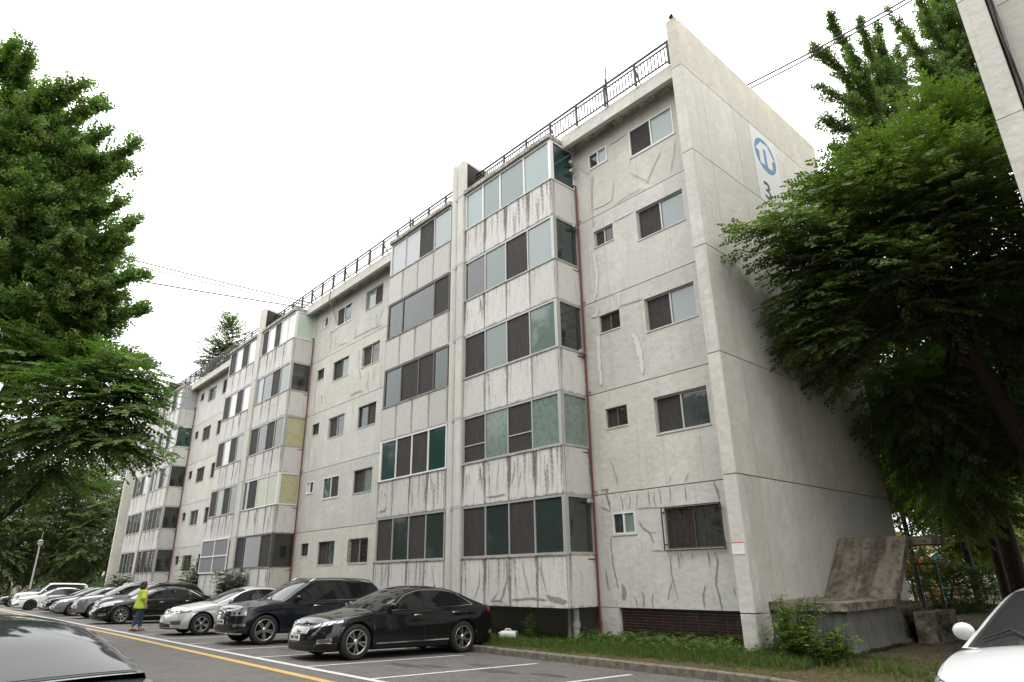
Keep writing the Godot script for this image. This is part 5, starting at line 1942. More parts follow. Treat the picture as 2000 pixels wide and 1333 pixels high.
func aim(dir: Vector3, up: Vector3, s: float) -> Basis:
	var z := dir.normalized()
	var x := up.cross(z)
	if x.length() < .02:
		x = Vector3.RIGHT.cross(z)
	x = x.normalized()
	return Basis(x * s, z.cross(x) * s, z * s)

func leaf_col(R: RandomNumberGenerator, base: Color) -> Color:
	var b := R.randf_range(.75, 1.25)
	var y := R.randf_range(.86, 1.14)
	return Color(base.r * b * y, base.g * b, base.b * b)

func limb(mb: Mb, a: Vector3, b: Vector3, r0: float, r1: float, R: RandomNumberGenerator, sag := .12) -> void:
	var path := PackedVector3Array()
	var rad := PackedFloat32Array()
	var n := 7
	var off := Vector3(R.randf_range(-1, 1), R.randf_range(-.3, 1), R.randf_range(-1, 1)) * a.distance_to(b) * sag
	for k in n:
		var u := k / float(n - 1)
		path.append(a.lerp(b, u) + off * sin(u * PI))
		rad.append(lerpf(r0, r1, pow(u, .8)))
	mb.tube(path, rad, 7, false)

# broad tree: leaves in layered sprays filling uneven lobes; lobes = [centre, radii, sprays] in world space
func broad_tree(called: String, label: String, group: String, base: Vector3, trunk: Array, r0: float, lobes: Array, sd: int, scale: float, col: Color, mesh_key := "cherry", droop := .12) -> Node3D:
	var t := thing(called, label, "tree", base, 0.0, group)
	var R := RandomNumberGenerator.new()
	R.seed = sd
	var wood := Mb.new()
	var path := PackedVector3Array()
	var rad := PackedFloat32Array()
	for k in trunk.size():
		path.append(trunk[k] - base)
		rad.append(lerpf(r0, r0 * .35, float(k) / maxf(trunk.size() - 1, 1)))
	wood.tube(path, rad, 10, false)
	var xf := []
	var cols := []
	var ctr := Vector3.ZERO
	for l in lobes:
		ctr += l[0]
	ctr /= lobes.size()
	for l in lobes:
		var c: Vector3 = l[0]
		var rr: Vector3 = l[1]
		var from: Vector3 = path[mini(path.size() - 1, int(R.randf_range(.45, 1.0) * path.size()))]
		limb(wood, from, c - base, r0 * .30, r0 * .06, R, .12)
		for e in 3:
			var d := Vector3(R.randf_range(-1, 1), R.randf_range(-.5, .7), R.randf_range(-1, 1)) * rr * .8
			limb(wood, c - base, c - base + d, r0 * .07, .006, R, .1)
		for i in int(l[2]):
			var dv := Vector3(R.randfn(), R.randfn(), R.randfn()).normalized()
			var p := c + dv * rr * pow(R.randf(), .36) * R.randf_range(.85, 1.12)
			var out := (p - ctr) * .35 + (p - c)
			out.y = out.y * .35 - droop * out.length()
			out = (out.normalized() + Vector3(R.randf_range(-1, 1), R.randf_range(-.25, .3), R.randf_range(-1, 1)) * .55).normalized()
			var right := out.cross(Vector3.UP).normalized()
			var tone := leaf_col(R, col)
			var nsp := 5
			for k in nsp:
				var q := (k + .5) / nsp
				var s := 1.0 if k % 2 == 0 else -1.0
				var d := (out + right * s * .75 * (1.0 - q * .6)).normalized()
				var pp := p + out * (q - .5) * .95 * scale + Vector3(0, -.14 * q * q * scale, 0)
				xf.append(Transform3D(aim(d + Vector3(0, R.randf_range(-.25, .12), 0), Vector3(R.randf_range(-.3, .3), 1, R.randf_range(-.3, .3)), scale * R.randf_range(.85, 1.15)), pp - base))
				cols.append(tone)
	part("trunk", wood, M.bark, t)
	crown(t, meshes[mesh_key], xf, cols)
	return t

# dense crown with shoots standing out of it: lobes = [centre, radii, clusters], shoots = [from, tip]
func shoot_tree(label: String, base: Vector3, trunk: Array, r0: float, lobes: Array, shoots: Array, sd: int, scale: float, col: Color) -> Node3D:
	var t := thing("ginkgo_tree", label, "tree", base)
	var R := RandomNumberGenerator.new()
	R.seed = sd
	var wood := Mb.new()
	var path := PackedVector3Array()
	var rad := PackedFloat32Array()
	for k in trunk.size():
		path.append(trunk[k] - base)
		rad.append(lerpf(r0, r0 * .3, float(k) / maxf(trunk.size() - 1, 1)))
	wood.tube(path, rad, 10, false)
	var xf := []
	var cols := []
	var runs := []
	for l in lobes:
		var c: Vector3 = l[0]
		var rr: Vector3 = l[1]
		limb(wood, path[mini(path.size() - 1, int(R.randf_range(.4, 1.0) * path.size()))], c - base, r0 * .28, r0 * .08, R, .08)
		for i in int(l[2] * .8):
			var dv := Vector3(R.randfn(), R.randfn(), R.randfn()).normalized()
			var p := c + dv * rr * pow(R.randf(), .4)
			var d := (dv * .8 + Vector3(0, .4, 0) + Vector3(R.randf_range(-1, 1), R.randf_range(-.5, .5), R.randf_range(-1, 1)) * .55).normalized()
			runs.append([p - d * .3, p + d * R.randf_range(.25, .7), .2])
	for s in shoots:
		runs.append([s[0], s[1], .2])
		runs.append([s[0].lerp(s[1], .3), s[1], .14])
		limb(wood, s[0] - base, s[1] - base, .03, .006, R, .03)
		for k in 18:
			var u := R.randf_range(.0, .88)
			var o: Vector3 = s[0].lerp(s[1], u)
			var d: Vector3 = ((s[1] - s[0]).normalized() + Vector3(R.randf_range(-1, 1), R.randf_range(-.5, 1), R.randf_range(-1, 1)) * .5).normalized()
			runs.append([o, o + d * R.randf_range(.4, 1.0) * (1.15 - u * .6), .13])
	for q in runs:
		var a: Vector3 = q[0]
		var b: Vector3 = q[1]
		var n := int(a.distance_to(b) / (.085 * scale)) + 2
		var d := (b - a).normalized()
		var tone := leaf_col(R, col)
		for k in n:
			var u := float(k) / n
			var p: Vector3 = a.lerp(b, u) + Vector3(R.randf_range(-1, 1), R.randf_range(-1, 1), R.randf_range(-1, 1)) * q[2] * scale * (1.15 - u)
			xf.append(Transform3D(aim(d + Vector3(R.randf_range(-.8, .8), R.randf_range(-.5, .8), R.randf_range(-.8, .8)), Vector3(R.randf_range(-1, 1), 1, R.randf_range(-1, 1)), scale * R.randf_range(.8, 1.15)), p - base))
			cols.append(tone)
	part("trunk", wood, M.bark, t)
	crown(t, meshes.ginkgo, xf, cols, "crown", "leaf_soft")
	return t

# tree seen from afar: lobes made up from height and spread
func far_tree(label: String, group: String, base: Vector3, H: float, spread: float, sd: int, scale: float, col: Color, sprays := 34, low := .3) -> Node3D:
	var R := RandomNumberGenerator.new()
	R.seed = sd
	var lobes := []
	for k in 11:
		var f := lerpf(low, .95, (k + R.randf_range(0, .8)) / 11.0)
		var a := k * 2.4 + R.randf()
		var r := spread * sqrt(clampf(1.0 - pow((f - .55) / .55, 2.0), .05, 1.0)) * R.randf_range(.35, .8)
		lobes.append([base + Vector3(cos(a) * r, f * H, sin(a) * r), Vector3(spread * .42, H * .085 + .25, spread * .42) * R.randf_range(.8, 1.2), sprays])
	var lean := Vector3(R.randf_range(-.05, .05), 0, R.randf_range(-.05, .05)) * H
	return broad_tree("broadleaf_tree", label, group, base, [base, base + Vector3(0, H * .3, 0) + lean * .3, base + Vector3(0, H * .6, 0) + lean * .7, base + Vector3(0, H * .85, 0) + lean], .12 * H / 10.0, lobes, sd, scale, col)

func shrub(called: String, label: String, category: String, group: String, base: Vector3, H: float, w: float, stems: int, sd: int, scale: float, col: Color) -> Node3D:
	var t := thing(called, label, category, base, 0.0, group)
	var R := RandomNumberGenerator.new()
	R.seed = sd
	var wood := Mb.new()
	var xf := []
	var cols := []
	for i in stems:
		var a := R.randf() * TAU
		var top := Vector3(cos(a) * w * R.randf_range(.15, 1.0), H * R.randf_range(.45, 1.0), sin(a) * w * R.randf_range(.15, 1.0))
		var b := Vector3(cos(a), 0, sin(a)) * w * .15
		limb(wood, b, top, .012, .004, R, .1)
		var n := int(top.length() / (.16 * scale)) + 2
		var tone := leaf_col(R, col)
		for k in n:
			var u := lerpf(.2, 1.0, (k + .5) / n)
			var aa := R.randf() * TAU
			var d := Vector3(cos(aa), R.randf_range(-.1, .6), sin(aa))
			xf.append(Transform3D(aim(d, Vector3.UP, scale * R.randf_range(.7, 1.1)), b.lerp(top, u)))
			cols.append(tone)
	part("stems", wood, M.twig, t)
	crown(t, meshes.cherry_small, xf, cols, "foliage")
	return t

# ------------------------------------------------------------------ figures
func surface_nets(mb: Mb, bones: Array, cell: float, k: float, cut: Variant = null) -> void:
	# bones: [a, b, ra, rb]; tapered capsules joined with a smooth minimum
	var lo := Vector3.ONE * 1e6
	var hi := -lo
	for b in bones:
		var r := maxf(b[2], b[3]) + cell * 3.0 + k * .5
		for e in [b[0], b[1]]:
			lo = lo.min(e - Vector3.ONE * r)
			hi = hi.max(e + Vector3.ONE * r)
	var N := Vector3i(((hi - lo) / cell).ceil()) + Vector3i.ONE
	var f := PackedFloat32Array()
	f.resize(N.x * N.y * N.z)
	f.fill(.3)
	for b in bones:
		var A: Vector3 = b[0]
		var B: Vector3 = b[1]
		var ab := B - A
		var l2 := maxf(ab.length_squared(), 1e-8)
		var r := maxf(b[2], b[3]) + cell * 2.5 + k
		var i0 := Vector3i(((A.min(B) - Vector3.ONE * r - lo) / cell).floor()).clamp(Vector3i.ZERO, N - Vector3i.ONE)
		var i1 := Vector3i(((A.max(B) + Vector3.ONE * r - lo) / cell).ceil()).clamp(Vector3i.ZERO, N - Vector3i.ONE)
		var sq: Vector3 = b[4] if b.size() > 4 else Vector3.ONE
		for z in range(i0.z, i1.z + 1):
			for y in range(i0.y, i1.y + 1):
				var row := (z * N.y + y) * N.x
				for x in range(i0.x, i1.x + 1):
					var p := lo + Vector3(x, y, z) * cell
					var t := clampf((p - A).dot(ab) / l2, 0.0, 1.0)
					var d := ((p - A - ab * t) * sq).length() - lerpf(b[2], b[3], t)
					var g := f[row + x]
					var h := maxf(k - absf(g - d), 0.0) / k
					f[row + x] = minf(g, d) - h * h * k * .25
	if cut != null:
		for z in N.z:
			for y in N.y:
				for x in N.x:
					var id := (z * N.y + y) * N.x + x
					f[id] = maxf(f[id], cut.call(lo + Vector3(x, y, z) * cell))
	var vid := PackedInt32Array()
	vid.resize(f.size())
	vid.fill(-1)
	var offs := PackedInt32Array()
	for q in 8:
		offs.append(((q >> 2) * N.y + ((q >> 1) & 1)) * N.x + (q & 1))
	for z in N.z - 1:
		for y in N.y - 1:
			for x in N.x - 1:
				var id := (z * N.y + y) * N.x + x
				var neg := 0
				for q in 8:
					if f[id + offs[q]] < 0.0:
						neg += 1
				if neg == 0 or neg == 8:
					continue
				var sum := Vector3.ZERO
				var cnt := 0
				for q in 8:
					for ax in 3:
						if q & (1 << ax):
							continue
						var q2 := q | (1 << ax)
						var va := f[id + offs[q]]
						var vb := f[id + offs[q2]]
						if (va < 0.0) != (vb < 0.0):
							var t := va / (va - vb)
							var pa := Vector3(q & 1, (q >> 1) & 1, q >> 2)
							pa[ax] += t
							sum += pa
							cnt += 1
				var g := Vector3(f[id + 1] - f[id] + f[id + offs[7]] - f[id + offs[6]], f[id + offs[2]] - f[id] + f[id + offs[7]] - f[id + offs[5]], f[id + offs[4]] - f[id] + f[id + offs[7]] - f[id + offs[3]])
				vid[id] = mb.vert(lo + (Vector3(x, y, z) + sum / cnt) * cell, g.normalized(), Vector2.ZERO)
	for z in range(1, N.z - 1):
		for y in range(1, N.y - 1):
			for x in range(1, N.x - 1):
				var id := (z * N.y + y) * N.x + x
				var st := [1, N.x, N.x * N.y]
				for ax in 3:
					var s := f[id] < 0.0
					if s == (f[id + st[ax]] < 0.0):
						continue
					var u: int = st[(ax + 1) % 3]
					var w: int = st[(ax + 2) % 3]
					var a := vid[id - u - w]; var b := vid[id - w]; var c := vid[id]; var d := vid[id - u]
					if a < 0 or b < 0 or c < 0 or d < 0:
						continue
					if s:
						mb.ix.append_array([a, c, b, a, d, c])
					else:
						mb.ix.append_array([a, b, c, a, c, d])

func make_person() -> void:
	var x := -20.12
	var z := 5.42
	var t := thing("person", "person in a lime green T-shirt and rolled jeans walking between the parked cars", "person", Vector3(x, gy(x, z), z), deg_to_rad(10))
	# faces -z; x to the right hand. Height 1.60 m, left leg forward, weight on the right
	mat("skin", lin(.50, .30, .21), .55)
	mat("shirt_lime", lin(.52, .66, .07), .9)
	mat("jeans", lin(.035, .06, .10), .9)
	mat("jeans_cuff", lin(.16, .20, .26), .9)
	mat("hair_brown", lin(.045, .018, .010), .5)
	mat("sandal", lin(.012, .011, .010), .7)
	var body := Mb.new()
	var sk := []
	sk.append([Vector3(0, 1.30, .0), Vector3(0, 1.40, -.015), .055, .05])              # neck
	sk.append([Vector3(.165, 1.27, .01), Vector3(.23, 1.02, .05), .045, .038])          # right arm, hanging a little back
	sk.append([Vector3(.23, 1.02, .05), Vector3(.245, .84, -.05), .037, .026])
	sk.append([Vector3(-.165, 1.27, .0), Vector3(-.215, 1.03, -.06), .045, .038])
	sk.append([Vector3(-.215, 1.03, -.06), Vector3(-.21, .85, -.17), .037, .026])
	sk.append([Vector3(0, 1.28, .0), Vector3(0, .95, .0), .12, .12])                     # trunk under the clothes
	sk.append([Vector3(.08, .85, .0), Vector3(.09, .47, .10), .085, .05])
	sk.append([Vector3(.09, .47, .10), Vector3(.085, .10, .22), .05, .034])
	sk.append([Vector3(-.08, .85, .0), Vector3(-.085, .46, -.10), .085, .05])
	sk.append([Vector3(-.085, .46, -.10), Vector3(-.08, .085, -.11), .05, .034])
	surface_nets(body, sk, .012, .03)
	# head: skull, jaw, nose, ears; turned a little to the right
	var hd := Mb.new()
	var hb := [[Vector3(0, 1.515, -.005), Vector3(0, 1.50, -.02), .092, .085], [Vector3(0, 1.47, -.045), Vector3(0, 1.435, -.06), .06, .042], [Vector3(0, 1.40, -.01), Vector3(0, 1.46, -.01), .05, .055],
		[Vector3(0, 1.505, -.103), Vector3(0, 1.475, -.122), .010, .014], [Vector3(.083, 1.49, .0), Vector3(.085, 1.465, .0), .016, .012], [Vector3(-.083, 1.49, .0), Vector3(-.085, 1.465, .0), .016, .012],
		[Vector3(-.02, 1.432, -.098), Vector3(.02, 1.432, -.098), .009, .009]]
	surface_nets(hd, hb, .007, .02)
	body.v.append_array(hd.v); body.n.append_array(hd.n); body.u.append_array(hd.u)
	var ofs := body.v.size() - hd.v.size()
	for i in hd.ix:
		body.ix.append(i + ofs)
	# hands: palm, four fingers, thumb
	for h in [[Vector3(.245, .84, -.05), Vector3(.02, -.95, -.3), 1.0], [Vector3(-.21, .85, -.17), Vector3(-.02, -.85, -.5), -1.0]]:
		var dn: Vector3 = h[1].normalized()
		var fw := (Vector3(0, 0, -1) - dn * dn.dot(Vector3(0, 0, -1))).normalized()
		var inn: Vector3 = Vector3(-h[2], 0, 0)
		var hm := Mb.new()
		var o: Vector3 = h[0]
		var fb := [[o, o + dn * .05, .024, .026], [o + dn * .03 + fw * .015, o + dn * .075 + fw * .02, .017, .016], [o + dn * .03 - fw * .015, o + dn * .07 - fw * .022, .017, .015]]
		for k in 4:
			var side := fw * lerpf(.030, -.030, k / 3.0)
			var ln: float = [.070, .078, .072, .055][k]
			var kn := o + dn * .078 + side
			var m1 := kn + (dn * .95 + inn * .3).normalized() * ln * .5
			fb.append([kn, m1, .0085, .008])
			fb.append([m1, m1 + (dn * .6 + inn * .8).normalized() * ln * .5, .008, .006])
		var th := o + dn * .025 + fw * .022
		fb.append([th, th + (dn * .6 + fw * .7 + inn * .3) * .04, .011, .010])
		fb.append([th + (dn * .6 + fw * .7 + inn * .3) * .04, th + (dn * .6 + fw * .7 + inn * .3) * .04 + (dn * .9 + fw * .2 + inn * .4) * .028, .009, .007])
		surface_nets(hm, fb, .004, .008)
		body.v.append_array(hm.v); body.n.append_array(hm.n); body.u.append_array(hm.u)
		var of2 := body.v.size() - hm.v.size()
		for i in hm.ix:
			body.ix.append(i + of2)
	# feet
	for q in [[.085, .22, -.25, .035], [-.08, -.11, 0.0, .0]]:
		var fm := Mb.new()
		var tip := Vector3(q[0], .03 + q[3] * .2, q[1] - .17)
		surface_nets(fm, [[Vector3(q[0], .05 + q[3] * 1.6, q[1] + .02), tip, .036, .026, Vector3(.85, 1.2, 1)], [Vector3(q[0], .09, q[1]), Vector3(q[0], .04 + q[3], q[1] + .03), .034, .034]], .008, .02)
		body.v.append_array(fm.v); body.n.append_array(fm.n); body.u.append_array(fm.u)
		var of3 := body.v.size() - fm.v.size()
		for i in fm.ix:
			body.ix.append(i + of3)
	part("body", body, M.skin, t)
	var sh := Mb.new()
	surface_nets(sh, [[Vector3(-.13, 1.27, .005), Vector3(.13, 1.27, .005), .075, .075], [Vector3(0, 1.25, .005), Vector3(0, 1.0, .01), .155, .165, Vector3(.86, 1, 1.12)], [Vector3(0, 1.0, .01), Vector3(.01, .76, .035), .17, .205, Vector3(.86, 1, 1.08)],
		[Vector3(.15, 1.27, .01), Vector3(.222, 1.07, .045), .075, .085], [Vector3(-.15, 1.27, .0), Vector3(-.212, 1.08, -.05), .075, .085], [Vector3(0, 1.32, .0), Vector3(0, 1.34, .0), .06, .06]], .014, .05,
		func(p: Vector3) -> float: return maxf(.735 + .05 * sin(p.x * 16.0 + p.z * 9.0) * .3 - p.y, p.y - 1.345 + absf(p.x) * .2))
	part("shirt", sh, M.shirt_lime, t)
	var jn := Mb.new()
	surface_nets(jn, [[Vector3(.0, .92, .01), Vector3(0, .82, .02), .135, .15, Vector3(.92, 1, 1.05)], [Vector3(.085, .83, .02), Vector3(.09, .47, .10), .105, .078], [Vector3(.09, .47, .10), Vector3(.086, .21, .185), .076, .062],
		[Vector3(-.085, .83, .0), Vector3(-.085, .46, -.10), .105, .078], [Vector3(-.085, .46, -.10), Vector3(-.08, .17, -.108), .076, .062]], .012, .035)
	part("trousers", jn, M.jeans, t)
	var cu := Mb.new()
	for q in [[Vector3(.086, .24, .178), Vector3(.085, .165, .202)], [Vector3(-.08, .20, -.107), Vector3(-.08, .125, -.109)]]:
		surface_nets(cu, [[q[0], q[1], .058, .060]], .012, .01, func(p: Vector3) -> float: return maxf(p.y - q[0].y, q[1].y - p.y))
	part("trouser_cuffs", cu, M.jeans_cuff, t)
	var hr := Mb.new()
	surface_nets(hr, [[Vector3(0, 1.525, .012), Vector3(0, 1.50, .015), .108, .108], [Vector3(.07, 1.47, .01), Vector3(.085, 1.38, .0), .05, .032], [Vector3(-.07, 1.47, .01), Vector3(-.085, 1.38, .0), .05, .032], [Vector3(-.06, 1.42, .07), Vector3(.06, 1.42, .07), .055, .055], [Vector3(-.05, 1.375, .06), Vector3(.05, 1.375, .06), .035, .035]], .012, .04,
		func(p: Vector3) -> float: return -p.z - .062 + maxf(0, p.y - 1.53) * -.9)
	part("hair", hr, M.hair_brown, t)
	var sd := Mb.new()
	for q in [[.085, .22, .030], [-.08, -.11, .0]]:
		sd.hexa(Vector3(q[0] - .042, .0, q[1] - .20), Vector3(q[0] + .042, .0, q[1] - .20), Vector3(q[0] + .035, q[2], q[1] + .07), Vector3(q[0] - .035, q[2], q[1] + .07),
			Vector3(q[0] - .042, .022, q[1] - .20), Vector3(q[0] + .042, .022, q[1] - .20), Vector3(q[0] + .035, q[2] + .03, q[1] + .07), Vector3(q[0] - .035, q[2] + .03, q[1] + .07))
		for zz in [-.12, -.06, .03]:
			var arc := PackedVector3Array()
			for k in 7:
				var a := PI * k / 6.0
				arc.append(Vector3(q[0] + cos(a) * .04, .02 + q[2] * .5 + sin(a) * (.055 if zz < 0 else .085), q[1] + zz))
			sd.tube(arc, PackedFloat32Array([.009]), 5)
	part("sandals", sd, M.sandal, t)

func make_bird() -> void:
	var t := thing("bird", "dark bird perched on the top corner of the end wall", "bird", Vector3(-.14, 15.4, -.05), 0.6)
	mat("feather_dark", lin(.03, .028, .027), .8)
	var b := Mb.new()
	surface_nets(b, [[Vector3(0, .09, .02), Vector3(0, .15, -.06), .055, .045], [Vector3(0, .15, -.06), Vector3(0, .205, -.10), .035, .034], [Vector3(0, .205, -.12), Vector3(0, .20, -.165), .012, .004], [Vector3(0, .08, .06), Vector3(0, .02, .20), .035, .016], [Vector3(.035, .12, -.02), Vector3(.03, .05, .13), .025, .012], [Vector3(-.035, .12, -.02), Vector3(-.03, .05, .13), .025, .012]], .011, .03)
	part("body", b, M.feather_dark, t)
	var l := Mb.new()
	for e in [-1, 1]:
		l.bar(Vector3(.018 * e, 0, -.02), Vector3(.02 * e, .06, 0), .007, .007)
		l.bar(Vector3(.018 * e, .004, -.05), Vector3(.018 * e, .004, .0), .006, .006)
	part("legs", l, M.feather_dark, t)
# ------------------------------------------------------------------ ground and small things
func strip(mb: Mb, pts: Array, w: float, lift: float) -> void:     # painted line along points (x, z)
	for k in pts.size() - 1:
		var a: Vector2 = pts[k]
		var b: Vector2 = pts[k + 1]
		var n := maxi(int(a.distance_to(b) / 1.0), 1)
		var d := (b - a).normalized()
		var s := Vector2(-d.y, d.x) * w * .5
		for i in n:
			var p := a.lerp(b, float(i) / n)
			var q := a.lerp(b, float(i + 1) / n)
			var c := [p + s, q + s, q - s, p - s]
			var v := []
			for e in c:
				v.append(Vector3(e.x, gy(e.x, e.y) + lift, e.y))
			mb.quad(v[3], v[2], v[1], v[0])

func make_ground() -> void:
	var g := Mb.new()
	var xs := [-400.0, -200.0, -120.0]
	for k in 41:
		xs.append(-80.0 + k * 3.0)
	xs.append_array([60.0, 100.0, 200.0, 400.0])
	var zs := [-400.0, -150.0, -80.0, -40.0, -20.0, -12.0, -8.0, -4.0, -2.0, -1.0, 0.0, 1.0, 2.0, 4.0, 6.0, 12.0, 30.0, 80.0, 400.0]
	var rows := []
	for z in zs:
		var row := PackedVector3Array()
		for x in xs:
			row.append(Vector3(x, gy(x, z) - .16, z))
		rows.append(row)
	g.grid(rows, false)
	struct("ground", g, M.soil)
	# asphalt lot and lane
	var a := Mb.new()
	rows = []
	var ax := []
	for k in 50:
		ax.append(-90.0 + k * 2.2)
	for k in 12:
		var row := PackedVector3Array()
		for x in ax:
			var z0 := kerb_z(x) - .02
			var z := lerpf(z0, 6.0, k / 4.0) if k <= 4 else 6.0 + (k - 4) * 2.0
			row.append(Vector3(x, gy(x, z), z))
		rows.append(row)
	a.grid(rows, false)
	struct("parking_lot", a, M.asphalt)
	# oil stains: irregular dark patches
	var R := RandomNumberGenerator.new()
	R.seed = 21
	for q in [[-5.1, 4.3, .34], [-4.5, 4.0, .25], [-3.2, 3.6, .4], [-4.2, 3.2, .22], [-9.8, 4.6, .3], [-2.2, 3.3, .3]]:
		var poly := PackedVector2Array()
		for k in 22:
			var an := TAU * k / 22.0
			var rr: float = q[2] * R.randf_range(.55, 1.15)
			poly.append(Vector2(cos(an) * rr * 1.5, sin(an) * rr * .6))
		var o := Mb.new()
		for k in 22:
			var p := poly[k]
			var p2 := poly[(k + 1) % 22]
			var c := [Vector2(q[0], q[1]), Vector2(q[0], q[1]) + p, Vector2(q[0], q[1]) + p2]
			o.tri(Vector3(c[0].x, gy(c[0].x, c[0].y) + .003, c[0].y), Vector3(c[1].x, gy(c[1].x, c[1].y) + .003, c[1].y), Vector3(c[2].x, gy(c[2].x, c[2].y) + .003, c[2].y))
		struct("oil_stain", o, M.oil)
	# markings
	var w := Mb.new()
	strip(w, [Vector2(-75, 5.97), Vector2(4, 5.97)], .14, .006)
	struct("bay_front_line", w, M.white_line)
	var k := 0
	for i in range(-2, 30):
		var x := -3.65 - i * 2.35
		if i < 0 and i < -1:
			continue
		var m := Mb.new()
		strip(m, [Vector2(x, 5.9), Vector2(x, 2.15)], .11, .006)
		struct("bay_divider_line", m, M.white_line)
	var y := Mb.new()
	strip(y, [Vector2(-75, 6.32), Vector2(-17.6, 6.34), Vector2(4, 6.62)], .15, .006)
	struct("yellow_lane_line", y, M.yellow_line)
	# lawn
	var l := Mb.new()
	rows = []
	for i in 10:
		var row := PackedVector3Array()
		for x in ax + [22.0]:
			var z1 := kerb_z(x) - .13
			var z := lerpf(z1, -.9, i / 9.0)
			row.append(Vector3(x, lawn_y(x, z) + .012 * sin(x * 3.1 + z * 5.0), z))
		rows.append(row)
	l.grid(rows, true)
	struct("lawn", l, M.moss)
	# yard beside and behind the end wall
	var yd := Mb.new()
	rows = []
	for i in 14:
		var row := PackedVector3Array()
		for j in 14:
			var x := lerpf(-.4, 26.0, j / 13.0)
			var z := lerpf(-.85, -45.0, i / 13.0)
			row.append(Vector3(x, lawn_y(x, -.85) + .01, z))
		rows.append(row)
	yd.grid(rows, true)
	struct("yard", yd, M.soil)
	# kerb, one stone after another
	var kb := Node3D.new()
	kb.name = "kerb"
	add_child(kb)
	kb.set_meta("kind", "structure")
	var x := 6.0
	R.seed = 8
	while x > -62.0:
		var ln := .98 if x > -12.0 else 3.9
		var x2 := x - ln
		var q := Mb.new()
		var za := kerb_z(x); var zb := kerb_z(x2)
		var ya := gy(x, za) - .15; var yb := gy(x2, zb) - .15
		var h := .29 + R.randf_range(-.006, .006)
		var c := .02
		var r1 := PackedVector3Array(); var r2 := PackedVector3Array()
		for e in [[0.0, 0.0], [0.0, h - c], [-c, h], [-.13, h], [-.15, h - c], [-.15, 0.0]]:
			r1.append(Vector3(x - .004, ya + e[1], za + e[0] + .0)); r2.append(Vector3(x2 + .004, yb + e[1], zb + e[0]))
		for e in 5:
			q.quad(r2[e], r2[e + 1], r1[e + 1], r1[e])
		for e in range(1, 5):
			q.tri(r1[0], r1[e], r1[e + 1]); q.tri(r2[0], r2[e + 1], r2[e])
		part("kerb_stone", q, M.kerb, kb)
		x = x2

